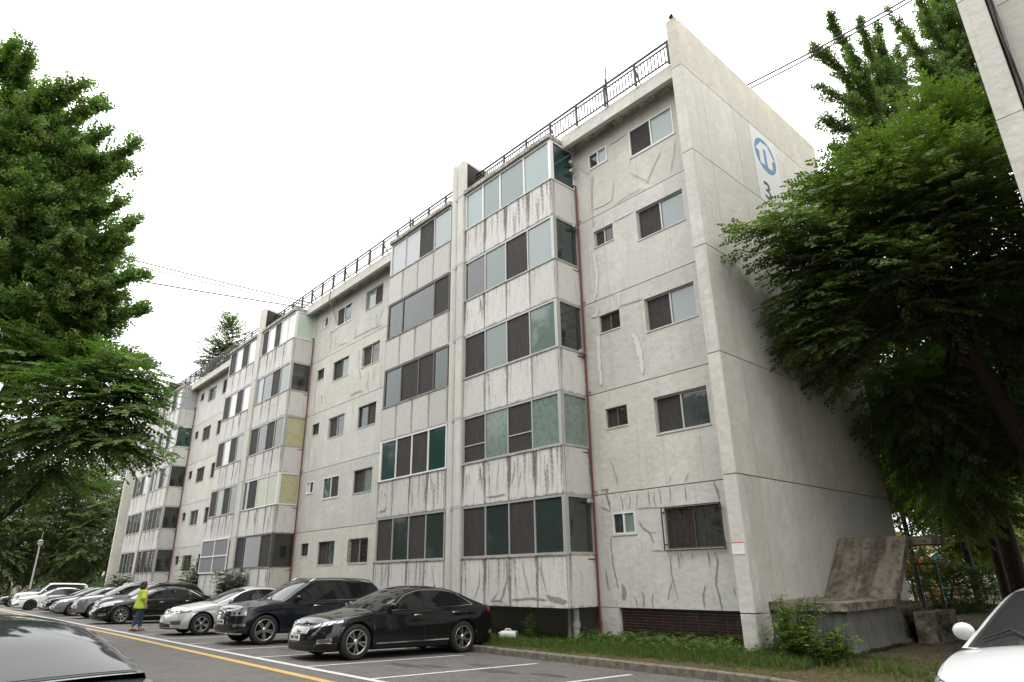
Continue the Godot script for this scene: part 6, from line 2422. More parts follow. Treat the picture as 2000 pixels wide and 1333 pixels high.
func make_greenery() -> void:
	var R := RandomNumberGenerator.new()
	R.seed = 31
	# grass on the strip
	var tuft := Mb.new()
	tuft.tinted = true
	for k in 9:
		var a := R.randf() * TAU
		var b := Vector3(cos(a), 0, sin(a)) * R.randf_range(0, .03)
		var tip := b + Vector3(cos(a) * R.randf_range(.02, .07), R.randf_range(.07, .14), sin(a) * R.randf_range(.02, .07))
		var s := Vector3(-sin(a), 0, cos(a)) * .004
		tuft.tri(b - s, tip, b + s)
	var tm := tuft.mesh()
	var xf := []
	var cols := []
	var f := FastNoiseLite.new()
	f.seed = 4
	f.frequency = .9
	for k in 22000:
		var x := -R.randf() * 12.5 + 4.3
		if k % 4 == 0:
			x = R.randf_range(-30, -8)
		var z := lerpf(-.75, kerb_z(x) - .17, pow(R.randf(), .8))
		var d := f.get_noise_2d(x, z)
		var near := smoothstep(1.45, .4, z)
		if R.randf() > near * .95 + .10 + d * .5:
			continue
		if x > 1.2 and R.randf() < .85:
			continue
		if z < .42 and x > -8.4 and x < -4.6 and R.randf() < .8:
			continue
		var s := R.randf_range(.6, 1.25) * (.45 + .8 * near)
		xf.append(Transform3D(Basis(Vector3.UP, R.randf() * TAU).scaled(Vector3(s, s * R.randf_range(.7, 1.2), s)), Vector3(x, lawn_y(x, z), z)))
		cols.append(leaf_col(R, Color(.105, .155, .032)))
	var holder := MultiMeshInstance3D.new()
	_multi(holder, "grass", tm, xf, cols, "leaf_soft")
	holder.set_meta("kind", "stuff")
	tag(holder, "short green grass and moss on the strip behind the kerb", "grass")
	# leafy weeds against the plinth
	xf = []
	cols = []
	for k in 420:
		var x := R.randf_range(-4.5, .15)
		var z := R.randf_range(-.6, .55)
		if k > 350:
			x = R.randf_range(-8.3, -4.5)
			z = R.randf_range(.1, .8)
		var h := R.randf_range(.08, .31) * (1.0 - .4 * smoothstep(0, .6, z))
		if k > 350:
			h *= .55
		var n := 3 + int(h * 14)
		var tone := leaf_col(R, Color(.105, .175, .040))
		for i in n:
			var u := (i + .5) / n
			var a := i * 2.4 + R.randf()
			xf.append(Transform3D(aim(Vector3(cos(a), R.randf_range(.1, .8), sin(a)), Vector3.UP, R.randf_range(.45, .8)), Vector3(x + R.randf_range(-.05, .05), lawn_y(x, z) + h * u, z + R.randf_range(-.05, .05))))
			cols.append(tone)
	var wd := MultiMeshInstance3D.new()
	_multi(wd, "weeds", meshes.cherry_small, xf, cols, "leaf")
	wd.set_meta("kind", "stuff")
	tag(wd, "dense leafy weeds growing along the brown tiled plinth", "weeds")
	# fallen leaves and litter on the yard soil
	xf = []
	cols = []
	for k in 1700:
		var x := R.randf_range(-.2, 6.0)
		var z := R.randf_range(-4.5, kerb_z(x) - .15)
		xf.append(Transform3D(Basis.from_euler(Vector3(R.randf_range(-.4, .4), R.randf() * TAU, R.randf_range(-.4, .4))).scaled(Vector3.ONE * R.randf_range(.5, 1.1)), Vector3(x, lawn_y(x, z) + .022, z)))
		cols.append([Color(.16, .07, .03), Color(.10, .05, .025), Color(.30, .22, .05), Color(.08, .045, .03)][R.randi() % 4])
	for k in 260:
		var x := R.randf_range(-7, 4.5)
		var z := kerb_z(x) + pow(R.randf(), 3.0) * 1.4 + .02
		xf.append(Transform3D(Basis.from_euler(Vector3(R.randf_range(-.4, .4), R.randf() * TAU, R.randf_range(-.4, .4))).scaled(Vector3.ONE * R.randf_range(.3, .8)), Vector3(x, gy(x, z) + .012, z)))
		cols.append([Color(.14, .08, .04), Color(.09, .055, .03), Color(.2, .14, .05)][R.randi() % 3])
	for k in 60:
		xf.append(Transform3D(Basis.from_euler(Vector3(R.randf_range(-.3, .3), R.randf() * TAU, R.randf_range(-.3, .3))), Vector3(R.randf_range(.1, 1.4), 1.03, R.randf_range(-2.9, -.7))))
		cols.append(Color(.26, .20, .05))
	var lf := MultiMeshInstance3D.new()
	var one := Mb.new()
	one.tinted = true
	leaf_face(one, Vector3(-.03, 0, 0), Vector3.RIGHT, Vector3.BACK, Vector3.UP, .07, .035)
	_multi(lf, "fallen_leaves", one.mesh(), xf, cols, "leaf_soft")
	lf.set_meta("kind", "stuff")
	tag(lf, "brown and yellow fallen leaves scattered on the bare soil", "leaves")
	# single shrubs
	shrub("shrub", "bright green leafy shrub at the foot of the end wall's corner", "shrub", "", Vector3(.75, lawn_y(.7, .1), .12), 1.1, .55, 46, 5, .9, Color(.15, .23, .04))
	shrub("shrub", "low sprawling shrub in front of the draped concrete annex", "shrub", "", Vector3(1.25, lawn_y(1.2, .2), .1), .62, .6, 55, 15, .9, Color(.13, .21, .035))
	shrub("weed_plant", "single tall leafy weed standing before the dark gap under the balcony", "weed", "", Vector3(-5.75, lawn_y(-5.7, .35), .35), .85, .12, 9, 6, .75, Color(.09, .15, .03))
	shrub("bush", "rounded dense green bush against the balcony behind the silver sedan", "bush", "", Vector3(-24.2, lawn_y(-24, .9), .95), 2.15, .75, 120, 7, 1.2, Color(.05, .085, .02))
	shrub("climbing_plant", "tall loose plant with pale leaves climbing beside the wire mesh screen", "plant", "", Vector3(-31.4, lawn_y(-31, .5), .35), 2.9, .95, 75, 8, 1.5, Color(.085, .12, .035))
	shrub("bush", "dark green bush below the barred balcony near the far end", "bush", "", Vector3(-43.6, lawn_y(-43, .9), 1.0), 2.4, .9, 80, 9, 1.6, Color(.045, .085, .02))
	shrub("bush", "pale feathery bush at the foot of the far fin", "bush", "", Vector3(-48.6, lawn_y(-48, .9), 1.1), 1.7, 1.5, 80, 10, 1.7, Color(.09, .12, .04))
	shrub("bush", "small yellow-green bush showing above the navy car's windscreen", "bush", "", Vector3(-20.3, lawn_y(-20, .8), .7), 1.25, .4, 30, 11, 1.0, Color(.13, .17, .03))
	shrub("bush", "dark low bush beside the low wall behind the annex", "bush", "", P(1795, 1225, 13.5) * Vector3(1, 0, 1), .85, .8, 90, 12, .9, Color(.08, .11, .034))

func _multi(o: MultiMeshInstance3D, called: String, mesh: Mesh, xf: Array, cols: Array, material: String) -> void:
	var mm := MultiMesh.new()
	mm.transform_format = MultiMesh.TRANSFORM_3D
	mm.use_colors = true
	mm.mesh = mesh
	mm.instance_count = xf.size()
	for k in xf.size():
		mm.set_instance_transform(k, xf[k])
		mm.set_instance_color(k, cols[k])
	o.multimesh = mm
	o.name = called
	o.material_override = M[material]
	add_child(o)

func make_trees() -> void:
	meshes.cherry = sprig_cherry(10, .42, .135, .074, 1)
	meshes.cherry_small = sprig_cherry(7, .20, .085, .042, 2)
	meshes.ginkgo = sprig_ginkgo(13, .24, .072, 3)
	meshes.far = sprig_cherry(9, .5, .2, .11, 4)
	var cherry := Color(.122, .165, .050)
	# the cherry tree that fills the gap between the two blocks
	var gap := thing_free
	var lobes := []
	for q in [[1535, 462, 14.6, 1.0, .5, 1.1, 60], [1612, 510, 15.0, 1.1, .6, 1.2, 70], [1560, 600, 15.2, .9, .5, 1.1, 60], [1580, 660, 15.2, .9, .45, 1.0, 55], [1660, 400, 15.2, 1.3, .8, 1.4, 90], [1750, 330, 15.8, 1.3, .9, 1.5, 90],
		[1700, 520, 14.6, 1.2, .6, 1.3, 80], [1800, 460, 15.0, 1.2, .7, 1.3, 80], [1880, 380, 15.6, 1.2, .9, 1.5, 90], [1860, 290, 16.4, 1.2, .8, 1.5, 85], [1780, 600, 15.5, 1.2, .5, 1.5, 34], [1900, 560, 15.2, 1.2, .6, 1.4, 44], [1905, 240, 16.8, 1.2, .8, 1.4, 60],
		[1960, 470, 15.5, 1.2, .9, 1.4, 80], [1680, 620, 16.4, 1.0, .5, 1.4, 40], [1665, 350, 16.0, .9, .55, 1.2, 50], [1980, 650, 16.0, 1.2, .7, 1.4, 40], [1730, 870, 18.5, 1.2, .5, 1.5, 50], [1600, 720, 16.2, .7, .35, .9, 35]]:
		lobes.append([P(q[0], q[1], q[2]), Vector3(q[3], q[4], q[5]), q[6]])
	for q in [[2.6, 11.2, -6.0, 1.8, 1.0, 1.8, 120], [3.6, 8.0, -7.5, 1.7, 1.1, 1.8, 120], [1.6, 8.6, -6.2, 1.2, 1.0, 1.8, 110], [1.7, 6.2, -7.6, 1.2, .8, 1.6, 100], [3.4, 5.2, -9.0, 1.8, .9, 1.8, 100], [1.4, 10.2, -8.0, 1.2, 1.0, 1.6, 90], [4.2, 9.6, -3.4, 1.0, 1.2, 1.6, 100], [3.9, 12.6, -6.5, 1.4, 1.0, 2.0, 100]]:
		lobes.append([Vector3(q[0], q[1], q[2]), Vector3(q[3], q[4], q[5]), q[6]])
	for q in [[1720, 800, 17.6, 1.1, .8, 1.4, 90], [1755, 900, 18.2, 1.2, .9, 1.5, 110], [1790, 985, 19.0, 1.2, .8, 1.5, 90], [1850, 880, 18.5, 1.1, .7, 1.4, 70]]:
		lobes.append([P(q[0], q[1], q[2]), Vector3(q[3], q[4], q[5]), q[6]])
	for l in lobes:
		l[0].x = maxf(l[0].x, .25 + l[1].x)
		l[2] = int(l[2] * 1.25)
	var tb := Vector3(4.9, -.02, -6.9)
	broad_tree("cherry_tree", "large dark leafy tree filling the gap beside the end wall, limbs spread low", "", tb, [tb, P(2000, 862, 15.3), P(1922, 730, 15.3), P(1863, 623, 15.5), P(1840, 520, 15.8)], .27, lobes, 41, 1.0, cherry)
	# ginkgo tops above it
	var spikes := []
	for q in [[1588, 92, 1720, 200, 24], [1620, 26, 1690, 180, 24.5], [1680, 37, 1725, 180, 25], [1712, 49, 1740, 190, 25.5], [1597, 167, 1710, 235, 24], [1639, 137, 1720, 250, 24.5], [1601, 231, 1715, 290, 24.5], [1650, 190, 1730, 290, 25], [1625, 285, 1730, 340, 25], [1660, 90, 1720, 230, 24], [1755, 90, 1760, 230, 26]]:
		spikes.append([P(q[2], q[3], q[4]), P(q[0], q[1], q[4] - .6)])
	lobes = []
	for q in [[1730, 230, 25.0, .9, 1.3, 1.2, 130], [1745, 320, 25.0, 1.3, 1.3, 1.3, 150], [1700, 300, 25.0, .9, .9, 1.0, 90], [1790, 400, 25.5, 1.6, 1.4, 1.5, 130], [1740, 160, 25.2, .6, .9, .8, 60]]:
		lobes.append([P(q[0], q[1], q[2]), Vector3(q[3], q[4], q[5]), q[6]])
	var gb := P(1790, 400, 25.4)
	gb.y = 0.0
	shoot_tree("tall ginkgo with upright spiky shoots behind the dark tree", gb, [gb, gb + Vector3(0, 8, 0), P(1780, 360, 25.3), P(1735, 150, 25.2)], .3, lobes, spikes, 51, .85, Color(.140, .205, .058))
	spikes = []
	for q in [[1731, 17, 1830, 160, 27], [1780, -40, 1850, 120, 27], [1765, 60, 1840, 170, 26.5], [1815, -60, 1860, 100, 27.5], [1800, 120, 1860, 210, 26.5]]:
		spikes.append([P(q[2], q[3], q[4]), P(q[0], q[1], q[4] - .5)])
	lobes = []
	for q in [[1860, 60, 27.5, 1.2, 1.6, 1.4, 150], [1900, 160, 27.5, 1.4, 1.4, 1.5, 150], [1840, 170, 27, .9, 1.1, 1.1, 100], [1930, 60, 28, 1.3, 1.8, 1.4, 130], [1870, -40, 28, 1.2, 1.4, 1.2, 90]]:
		lobes.append([P(q[0], q[1], q[2]), Vector3(q[3], q[4], q[5]), q[6]])
	gb = P(1900, 160, 27.6)
	gb.y = 0.0
	shoot_tree("second ginkgo rising close behind the pale neighbouring wall", gb, [gb, gb + Vector3(0, 9, 0), P(1900, 160, 27.6), P(1880, 0, 27.8)], .3, lobes, spikes, 52, .85, Color(.140, .205, .058))
	# left: ginkgo by the lane and a broadleaf below it
	spikes = []
	for q in [[168, 160, 60, 240], [198, 205, 90, 260], [120, 165, 40, 240], [272, 278, 130, 370], [255, 322, 130, 390], [180, 300, 90, 380], [277, 425, 130, 520], [284, 532, 150, 580], [250, 470, 120, 540], [285, 605, 150, 650], [300, 712, 150, 700], [240, 395, 120, 450], [60, 110, 10, 200], [30, 90, -20, 180], [245, 575, 120, 620], [215, 250, 110, 330]]:
		spikes.append([P(q[2], q[3], 18.5), P(q[0], q[1], 17.6)])
	lobes = []
	for q in [[-10, 210, 18.5, 1.3, 1.2, 1.5, 170], [60, 270, 18.3, 1.1, .9, 1.3, 140], [100, 310, 18.0, .6, .5, .8, 60], [0, 360, 18.5, 1.6, 1.3, 1.6, 220], [110, 400, 18.0, 1.1, .9, 1.2, 150], [30, 480, 18.2, 1.5, 1.1, 1.5, 200], [140, 490, 18.0, 1.0, .8, 1.2, 130], [165, 560, 17.8, .6, .5, .8, 50], [60, 590, 18.2, 1.4, 1.0, 1.4, 180], [150, 610, 18.0, 1.0, .7, 1.1, 110], [-60, 480, 19.5, 1.6, 2.0, 1.6, 120], [-90, 300, 19.5, 1.4, 1.8, 1.5, 100], [50, 690, 18.4, 1.5, .9, 1.5, 150], [160, 690, 18.0, .9, .6, 1.0, 80], [-100, 650, 19.0, 1.6, 1.6, 1.6, 90]]:
		lobes.append([P(q[0], q[1], q[2]), Vector3(q[3], q[4], q[5]), q[6]])
	gb = P(-90, 600, 19.0)
	gb.y = 0.0
	shoot_tree("big ginkgo with feathery upright branches on the far side of the lane", gb, [gb, gb + Vector3(0, 5, 0), P(-80, 450, 19.0), P(-50, 230, 18.8)], .34, lobes, spikes, 53, .85, Color(.165, .250, .066))
	lobes = []
	for q in [[60, 820, 16.0, 1.5, .7, 1.5, 110], [180, 760, 15.5, 1.1, .6, 1.2, 90], [150, 850, 15.0, 1.2, .5, 1.2, 90], [235, 800, 15.0, .8, .4, .8, 50], [230, 720, 15.5, .8, .45, .8, 50], [265, 870, 14.8, .6, .25, .6, 30], [50, 720, 17.0, 1.5, .9, 1.5, 60], [-60, 880, 16.0, 1.5, .8, 1.5, 90], [70, 920, 15.6, 1.0, .35, 1.0, 45], [265, 760, 15.2, .45, .25, .5, 22]]:
		lobes.append([P(q[0], q[1], q[2]), Vector3(q[3], q[4], q[5]), q[6]])
	var lb := P(-160, 1300, 15.0)
	lb.y = 0.0
	broad_tree("zelkova_tree", "broad dark green tree with drooping sprays beneath the lane ginkgo", "", lb, [lb, lb + Vector3(.1, 2.2, 0), P(-60, 800, 15.6), P(40, 760, 16.0)], .24, lobes, 43, 1.0, Color(.120, .180, .050))
	# wood beyond the far end of the block
	var R := RandomNumberGenerator.new()
	R.seed = 63
	var wl := ["dark broadleaf tree standing in the wood beyond the far end", "wood beyond the far end"]
	for q in [[-30, 70, 13], [20, 64, 14], [70, 74, 15], [115, 66, 14], [165, 72, 16], [205, 66, 12], [240, 78, 17], [0, 84, 17], [100, 86, 18], [190, 88, 19], [285, 90, 19], [-70, 60, 13], [60, 95, 20], [150, 98, 21], [250, 96, 20]]:
		var b := P(q[0], 1140, q[1])
		b.y = gy(b.x, b.z)
		far_tree(wl[0], wl[1], b, q[2], 4.4, 600 + int(q[0]) + int(q[1]) * 7, 2.2, Color(.085, .118, .038) * R.randf_range(.85, 1.15), 26, .14)
	far_tree("conifer-like tree top showing above the far roof railing", "", P(440, 640, 70) * Vector3(1, 0, 1), P(440, 640, 70).y + 1.0, 2.6, 701, 2.0, Color(.085, .118, .038), 44, .5)
	# trees behind the end wall, around the play area
	for q in [[1790, 26.0, 10.0, 3.2, "leafy tree behind the annex canopy"], [1700, 30.0, 13.0, 4.0, "tall leafy tree behind the end wall"], [1985, 31.0, 9.0, 3.2, "leafy tree beyond the white car"], [1760, 40.0, 15.0, 5.0, "tall tree far behind the play area"], [1960, 44.0, 14.0, 5.0, "far tree standing left of the low white building"], [1740, 22.5, 12.0, 3.4, "leafy tree close behind the end wall's rear corner"], [1900, 24.5, 13.0, 3.6, "upright tree standing behind the leaning trunk"], [2060, 22.0, 13.0, 4.0, "leafy tree behind the neighbouring block's rear corner"]]:
		var b := P(q[0], 1115, q[1])
		b.y = .05
		far_tree(q[4], "", b, q[2], q[3], 800 + int(q[0]), 1.5, Color(.085, .115, .036), 44, .40)
	far_tree("young tree with sunlit yellow-green painted into its leaves beyond the clipped hedge", "", P(1915, 1115, 30.0) * Vector3(1, 0, 1), 6.2, 2.6, 871, 1.3, Color(.20, .24, .04), 50, .36)  # leaf colour raised to look sunlit among the surrounding crowns
	far_tree("tall unseen tree added on the near side of the lane to shade the end wall", "", Vector3(11.0, 0, 15.0), 19.0, 6.2, 941, 2.0, Color(.085, .118, .038), 60, .44)  # out of view; added to keep the front sky light off the end wall
	for q in [[4.6, -11.5, 11.0, "dense leafy tree directly behind the gap between the blocks"], [9.5, -12.5, 13.0, "unseen dense leafy tree added behind the neighbouring block to block sky light"], [15.5, -13.0, 13.0, "unseen dense leafy tree added farther along behind the neighbouring block to block sky light"], [1.2, -13.0, 12.0, "dense leafy tree behind the rear corner of the streaked block"]]:  # those behind the neighbouring block are unseen, added to block sky light
		far_tree(q[3], "", Vector3(q[0], .0, q[1]), q[2], 3.4, 850 + int(q[0]), 1.4, Color(.085, .115, .036), 52, .42)
	far_tree("low tree with sunlit yellow-green painted into its leaves in front of the low white building", "", P(1985, 1115, 34.0) * Vector3(1, 0, 1), 6.5, 3.0, 872, 1.4, Color(.20, .25, .04), 50, .3)  # brighter leaf colour stands in for sunlight that nearby trees block
	# trees of the row on the camera's side of the lane, out of view: they shade the lower windows and show in the glass
	for q in [[-30.0, 17.5, 13.0], [-22.0, 19.5, 12.0], [-8.0, 21.0, 15.5], [-1.0, 19.5, 16.0], [13.0, 23.0, 17.0], [-40.0, 19.0, 14.0], [-50.0, 18.0, 13.0]]:
		far_tree("broad street tree in the row on the other side of the lane", "trees across the lane", Vector3(q[0], 0, q[1]), q[2], 4.2, 900 + int(q[0]), 2.2, Color(.085, .118, .038), 48, .2)

func make_annex() -> void:
	# concrete stair-head against the end wall: block with ledge, tarpaulin skirt, sloping slab, canopy
	var t := thing("stair_annex", "low concrete stair housing with sloping slab and grey tarpaulin skirt against the end wall", "annex", Vector3(.01, 0, 0))
	var b := Mb.new()
	b.box2(Vector3(0, -.2, -5.6), Vector3(1.34, .2, -.62))
	b.box2(Vector3(0, .2, -5.6), Vector3(1.28, .86, -.68))
	part("base", b, M.raw_concrete, t)
	b = Mb.new()
	b.box2(Vector3(0, .86, -3.2), Vector3(1.47, 1.0, -.56))
	part("ledge", b, M.raw_concrete, t)
	# skirt with folds
	var rows := []
	var path := []
	for k in 15:
		path.append(Vector2(lerpf(.0, 1.42, k / 14.0), -.585))
	for k in 26:
		path.append(Vector2(1.43, lerpf(-.6, -3.1, k / 25.0)))
	var R := RandomNumberGenerator.new()
	R.seed = 4
	for j in 9:
		var u := j / 8.0
		var row := PackedVector3Array()
		for k in path.size():
			var p: Vector2 = path[k]
			var fold := sin(k * 1.25 + u * 1.5) * .014 + sin(k * .55 + 1.0 - u * 2.0) * .02
			var out := -.03 + .07 * pow(u, 3.0) + fold * (.3 + u)
			var pos := Vector3(p.x, .87 - u * .66, p.y)
			if k < 15:
				pos.z += out - .02
				pos.x = minf(pos.x, 1.42) + (out if k > 12 else 0.0)
			else:
				pos.x += out
			row.append(pos)
		rows.append(row)
	b = Mb.new()
	b.grid(rows, false)
	part("tarpaulin", b, M.tarp, t)
	b = Mb.new()
	b.hexa(Vector3(.03, 1.0, -3.22), Vector3(1.47, 1.0, -3.22), Vector3(1.47, 1.0, -3.0), Vector3(.03, 1.0, -3.0), Vector3(.03, 2.22, -4.62), Vector3(1.47, 2.22, -4.62), Vector3(1.47, 2.25, -4.38), Vector3(.03, 2.25, -4.38))
	part("sloping_slab", b, M.raw_concrete, t)
	b = Mb.new()
	b.box2(Vector3(.03, 2.06, -5.7), Vector3(1.86, 2.24, -4.64))
	part("canopy", b, M.raw_concrete, t)
	b = Mb.new()
	b.box2(Vector3(.03, -.2, -5.7), Vector3(.2, 2.05, -4.7))
	b.box2(Vector3(1.48, -.2, -5.2), Vector3(1.85, .72, -3.7))
	part("side_wall", b, M.raw_concrete, t)
	b = Mb.new()
	for q in [[1.52, -4.4], [1.82, -4.7]]:
		b.bar(Vector3(q[0], .75, q[1]), Vector3(q[0], 1.65, q[1]), .035, .035)
	b.bar(Vector3(1.52, 1.65, -4.4), Vector3(1.82, 1.65, -4.7), .035, .035)
	b.bar(Vector3(1.52, 1.2, -4.4), Vector3(1.82, 1.2, -4.7), .02, .02)
	part("railing", b, M.dark_metal, t)

func make_props() -> void:
	# white plastic canister
	var t := thing("plastic_canister", "white plastic canister lying on the grass under the balcony", "canister", Vector3(-6.55, lawn_y(-6.5, .25) + .11, .28), .5)
	var b := Mb.new()
	var rows := []
	for k in 9:
		var u := k / 8.0
		var s := 1.0 - .12 * pow(absf(u - .5) * 2.0, 6.0)
		var row := PackedVector3Array()
		for j in 17:
			var a := TAU * j / 16.0
			var q := Vector2(cos(a), sin(a))
			var m := pow(pow(absf(q.x), 5.0) + pow(absf(q.y), 5.0), -.2)
			row.append(Vector3((u - .5) * .42, q.y * m * .11 * s, q.x * m * .13 * s))
		rows.append(row)
	b.grid(rows, false, true)
	for e in [[-.21, 0], [.21, 8]]:
		for j in 16:
			b.tri(Vector3(e[0], 0, 0), rows[e[1]][j], rows[e[1]][j + 1])
	part("body", b, M.white_plastic, t)
	b = Mb.new()
	b.tube(PackedVector3Array([Vector3(-.21, .05, .06), Vector3(-.25, .05, .06)]), PackedFloat32Array([.028]), 10)
	part("cap", b, M.white_plastic, t)
	b = Mb.new()
	b.tube(PackedVector3Array([Vector3(-.12, .1, 0), Vector3(-.09, .145, 0), Vector3(.03, .145, 0), Vector3(.06, .1, 0)]), PackedFloat32Array([.015]), 7)
	part("handle", b, M.white_plastic, t)
	# street lamp at the edge of the wood
	var base := P(60, 1140, 55)
	base.y = gy(base.x, base.z)
	t = thing("street_lamp", "slim grey street lamp before the dark wood", "street lamp", base)
	var top := P(80, 1062, 54) - base
	b = Mb.new()
	b.tube(PackedVector3Array([Vector3.ZERO, Vector3(top.x * .0, 1.0, 0), Vector3(0, top.y - .05, 0)]), PackedFloat32Array([.09, .075, .055]), 10)
	part("post", b, M.grey_pipe, t)
	b = Mb.new()
	b.lathe([Vector2(.05, 0), Vector2(.17, .1), Vector2(.2, .30), Vector2(.16, .38), Vector2(.27, .41), Vector2(.07, .52), Vector2(0, .55)], Vector3(0, top.y - .1, 0), Vector3.UP, 14)
	part("lantern", b, M.grey_pipe, t)
	b = Mb.new()
	b.bar(Vector3(.3, top.y + .3, 0), Vector3(.34, top.y + 1.1, 0), .04, .04)
	part("mast", b, M.grey_pipe, t)
	# overhead lines
	mat("wire", lin(.06, .06, .06), .7)
	for q in [[P(1455, 160, 24), P(1760, -5, 22), .032, "upper black overhead cable behind the end wall"], [P(1462, 166, 24), P(1775, -5, 22), .028, "lower black overhead cable behind the end wall"], [P(1440, 165, 24), P(1740, -5, 22), .013, "thin grey overhead wire behind the end wall"],
		[P(200, 487, 40), P(600, 586, 46), .040, "topmost overhead wire running to the roof"], [P(180, 493, 40), P(600, 592, 46), .034, "middle overhead wire running to the roof"], [P(150, 522, 40), P(590, 596, 46), .046, "lowest sagging overhead wire running to the roof"]]:
		var o := thing("overhead_wire", q[3], "wire", q[0])
		var path := PackedVector3Array()
		for k in 21:
			var u := k / 20.0
			var d: Vector3 = (q[1] - q[0]) * (u * 2.2 - .6)
			path.append(d - Vector3(0, .25 * sin(u * PI), 0))
		b = Mb.new()
		b.tube(path, PackedFloat32Array([q[2]]), 5)
		part("strand", b, M.wire, o)

func make_playground() -> void:
	mat("play_yellow", lin(.42, .27, .05), .5)
	mat("play_orange", lin(.55, .24, .04), .4)
	mat("play_red", lin(.48, .03, .05), .4)
	mat("play_teal", lin(.02, .28, .24), .5)
	mat("play_blue", lin(.05, .08, .35), .5)
	mat("play_brown", lin(.14, .08, .05), .8)
	var o := P(1800, 1180, 28)
	o.y = .05
	var right := Vector3(.676, 0, -.737)
	var t := thing("play_tower", "colourful play tower with orange and red tube slide behind the annex", "playground", o, atan2(right.x, right.z) - PI / 2)
	# local x runs along the picture
	var b := Mb.new()
	for x in [-.9, .15]:
		for z in [-.6, .6]:
			b.tube(PackedVector3Array([Vector3(x, 0, z), Vector3(x, 2.6, z)]), PackedFloat32Array([.06]), 8)
	part("post", b, M.play_brown, t)
	b = Mb.new()
	b.box2(Vector3(-1.0, 1.0, -.7), Vector3(.25, 1.08, .7))
	part("deck", b, M.play_teal, t)
	b = Mb.new()
	b.hexa(Vector3(-1.3, 2.3, -.9), Vector3(.6, 2.3, -.9), Vector3(.6, 2.3, .9), Vector3(-1.3, 2.3, .9), Vector3(-.5, 3.1, -.1), Vector3(-.2, 3.1, -.1), Vector3(-.2, 3.1, .1), Vector3(-.5, 3.1, .1))
	part("roof", b, M.play_yellow, t)
	b = Mb.new()
	b.hexa(Vector3(.1, .0, .5), Vector3(.75, .0, .5), Vector3(.75, .0, .62), Vector3(.1, .0, .62), Vector3(-.2, 2.2, .5), Vector3(.3, 2.2, .5), Vector3(.3, 2.2, .62), Vector3(-.2, 2.2, .62))
	part("side_panel", b, M.play_yellow, t)
	for q in [[-.75, -.45, "play_red"], [-.45, .15, "play_orange"], [-1.2, -.75, "play_orange"]]:
		b = Mb.new()
		b.tube(PackedVector3Array([Vector3(q[0], 1.62, .75), Vector3(q[1], 1.60, .85)]), PackedFloat32Array([.42]), 20)
		b.tube(PackedVector3Array([Vector3(q[1] - .03, 1.60, .85), Vector3(q[1], 1.60, .85)]), PackedFloat32Array([.46]), 20)
		part("tube_slide", b, M[q[2]], t)
	b = Mb.new()
	b.ball(Vector3(-.45, 2.15, .4), Vector3(.3, .2, .3), 8)
	part("finial", b, M.play_orange, t)
	for k in 2:
		b = Mb.new()
		var x := 1.0 + k * .35
		b.tube(PackedVector3Array([Vector3(x + .5, .1, .4), Vector3(x, 1.9, .3)]), PackedFloat32Array([.04]), 8)
		part("ladder_rail", b, M.play_red, t)
	b = Mb.new()
	for k in 6:
		b.tube(PackedVector3Array([Vector3(1.45 - k * .07, .35 + k * .28, .4), Vector3(1.8 - k * .07, .35 + k * .28, .4)]), PackedFloat32Array([.03]), 6)
	part("ladder_rung", b, M.play_blue, t)
	b = Mb.new()
	b.lathe([Vector2(.22, 0), Vector2(.27, .04), Vector2(.32, 0), Vector2(.27, -.04), Vector2(.22, 0)], Vector3(.95, 1.5, .5), Vector3(0, 0, 1), 18)
	part("ring", b, M.play_red, t)
	b = Mb.new()
	b.box2(Vector3(.75, .4, .2), Vector3(1.1, 2.0, .28))
	part("climbing_panel", b, M.play_teal, t)
	# pale ground patch of the play area is sand
	mat("sand", lin(.30, .26, .20), .95)
	var s := Mb.new()
	var c := P(1860, 1180, 34)
	s.box2(Vector3(c.x - 6, .10, c.z - 6), Vector3(c.x + 8, .13, c.z + 8))
	struct("play_sand", s, M.sand)
	# clipped hedge
	var R := RandomNumberGenerator.new()
	R.seed = 14
	for q in [[1900, 1180, 22.0, 2.0, .75, 1.2, "dark rounded clipped shrub behind the white car"], [1815, 1120, 23.0, 1.0, 1.0, 1.0, "dark leafy shrub beside the play tower"], [1960, 1110, 36.0, 7.0, .9, 1.2, "long clipped hedge in front of the low white building"]]:
		var h := thing("hedge", q[6], "hedge", Vector3(0, 0, 0))
		var at := P(q[0], q[1], q[2])
		at.y = .9
		h.position = Vector3(at.x, .05, at.z)
		h.rotation.y = atan2(right.x, right.z) - PI / 2
		var xf := []
		var cols := []
		for k in int(900 * q[3] / 2.0):
			var d := Vector3(R.randfn(), R.randfn(), R.randfn()).normalized()
			var p: Vector3 = d * Vector3(q[3], q[4], q[5]) * pow(R.randf(), .25) + Vector3(0, q[4], 0)
			xf.append(Transform3D(aim(d + Vector3(R.randf_range(-.5, .5), .3, R.randf_range(-.5, .5)), Vector3.UP, R.randf_range(1.0, 1.5)), p))
			cols.append(leaf_col(R, Color(.08, .11, .034)))
		var st := Mb.new()
		for k in 6:
			limb(st, Vector3(lerpf(-.5, .5, k / 5.0) * q[3], 0, 0), Vector3(lerpf(-.8, .8, k / 5.0) * q[3], q[4] * 1.4, R.randf_range(-.3, .3)), .03, .01, R)
		part("stems", st, M.twig, h)
		crown(h, meshes.cherry_small, xf, cols, "foliage")
	# far white building
	var w := thing("white_building", "low white building seen through the trees beyond the hedge", "building", P(1880, 1110, 60) * Vector3(1, 0, 1), atan2(right.x, right.z) - PI / 2)
	b = Mb.new()
	b.box2(Vector3(-3, 0, -4), Vector3(14, 3.6, 0))
	part("wall", b, M.white_frame, w)
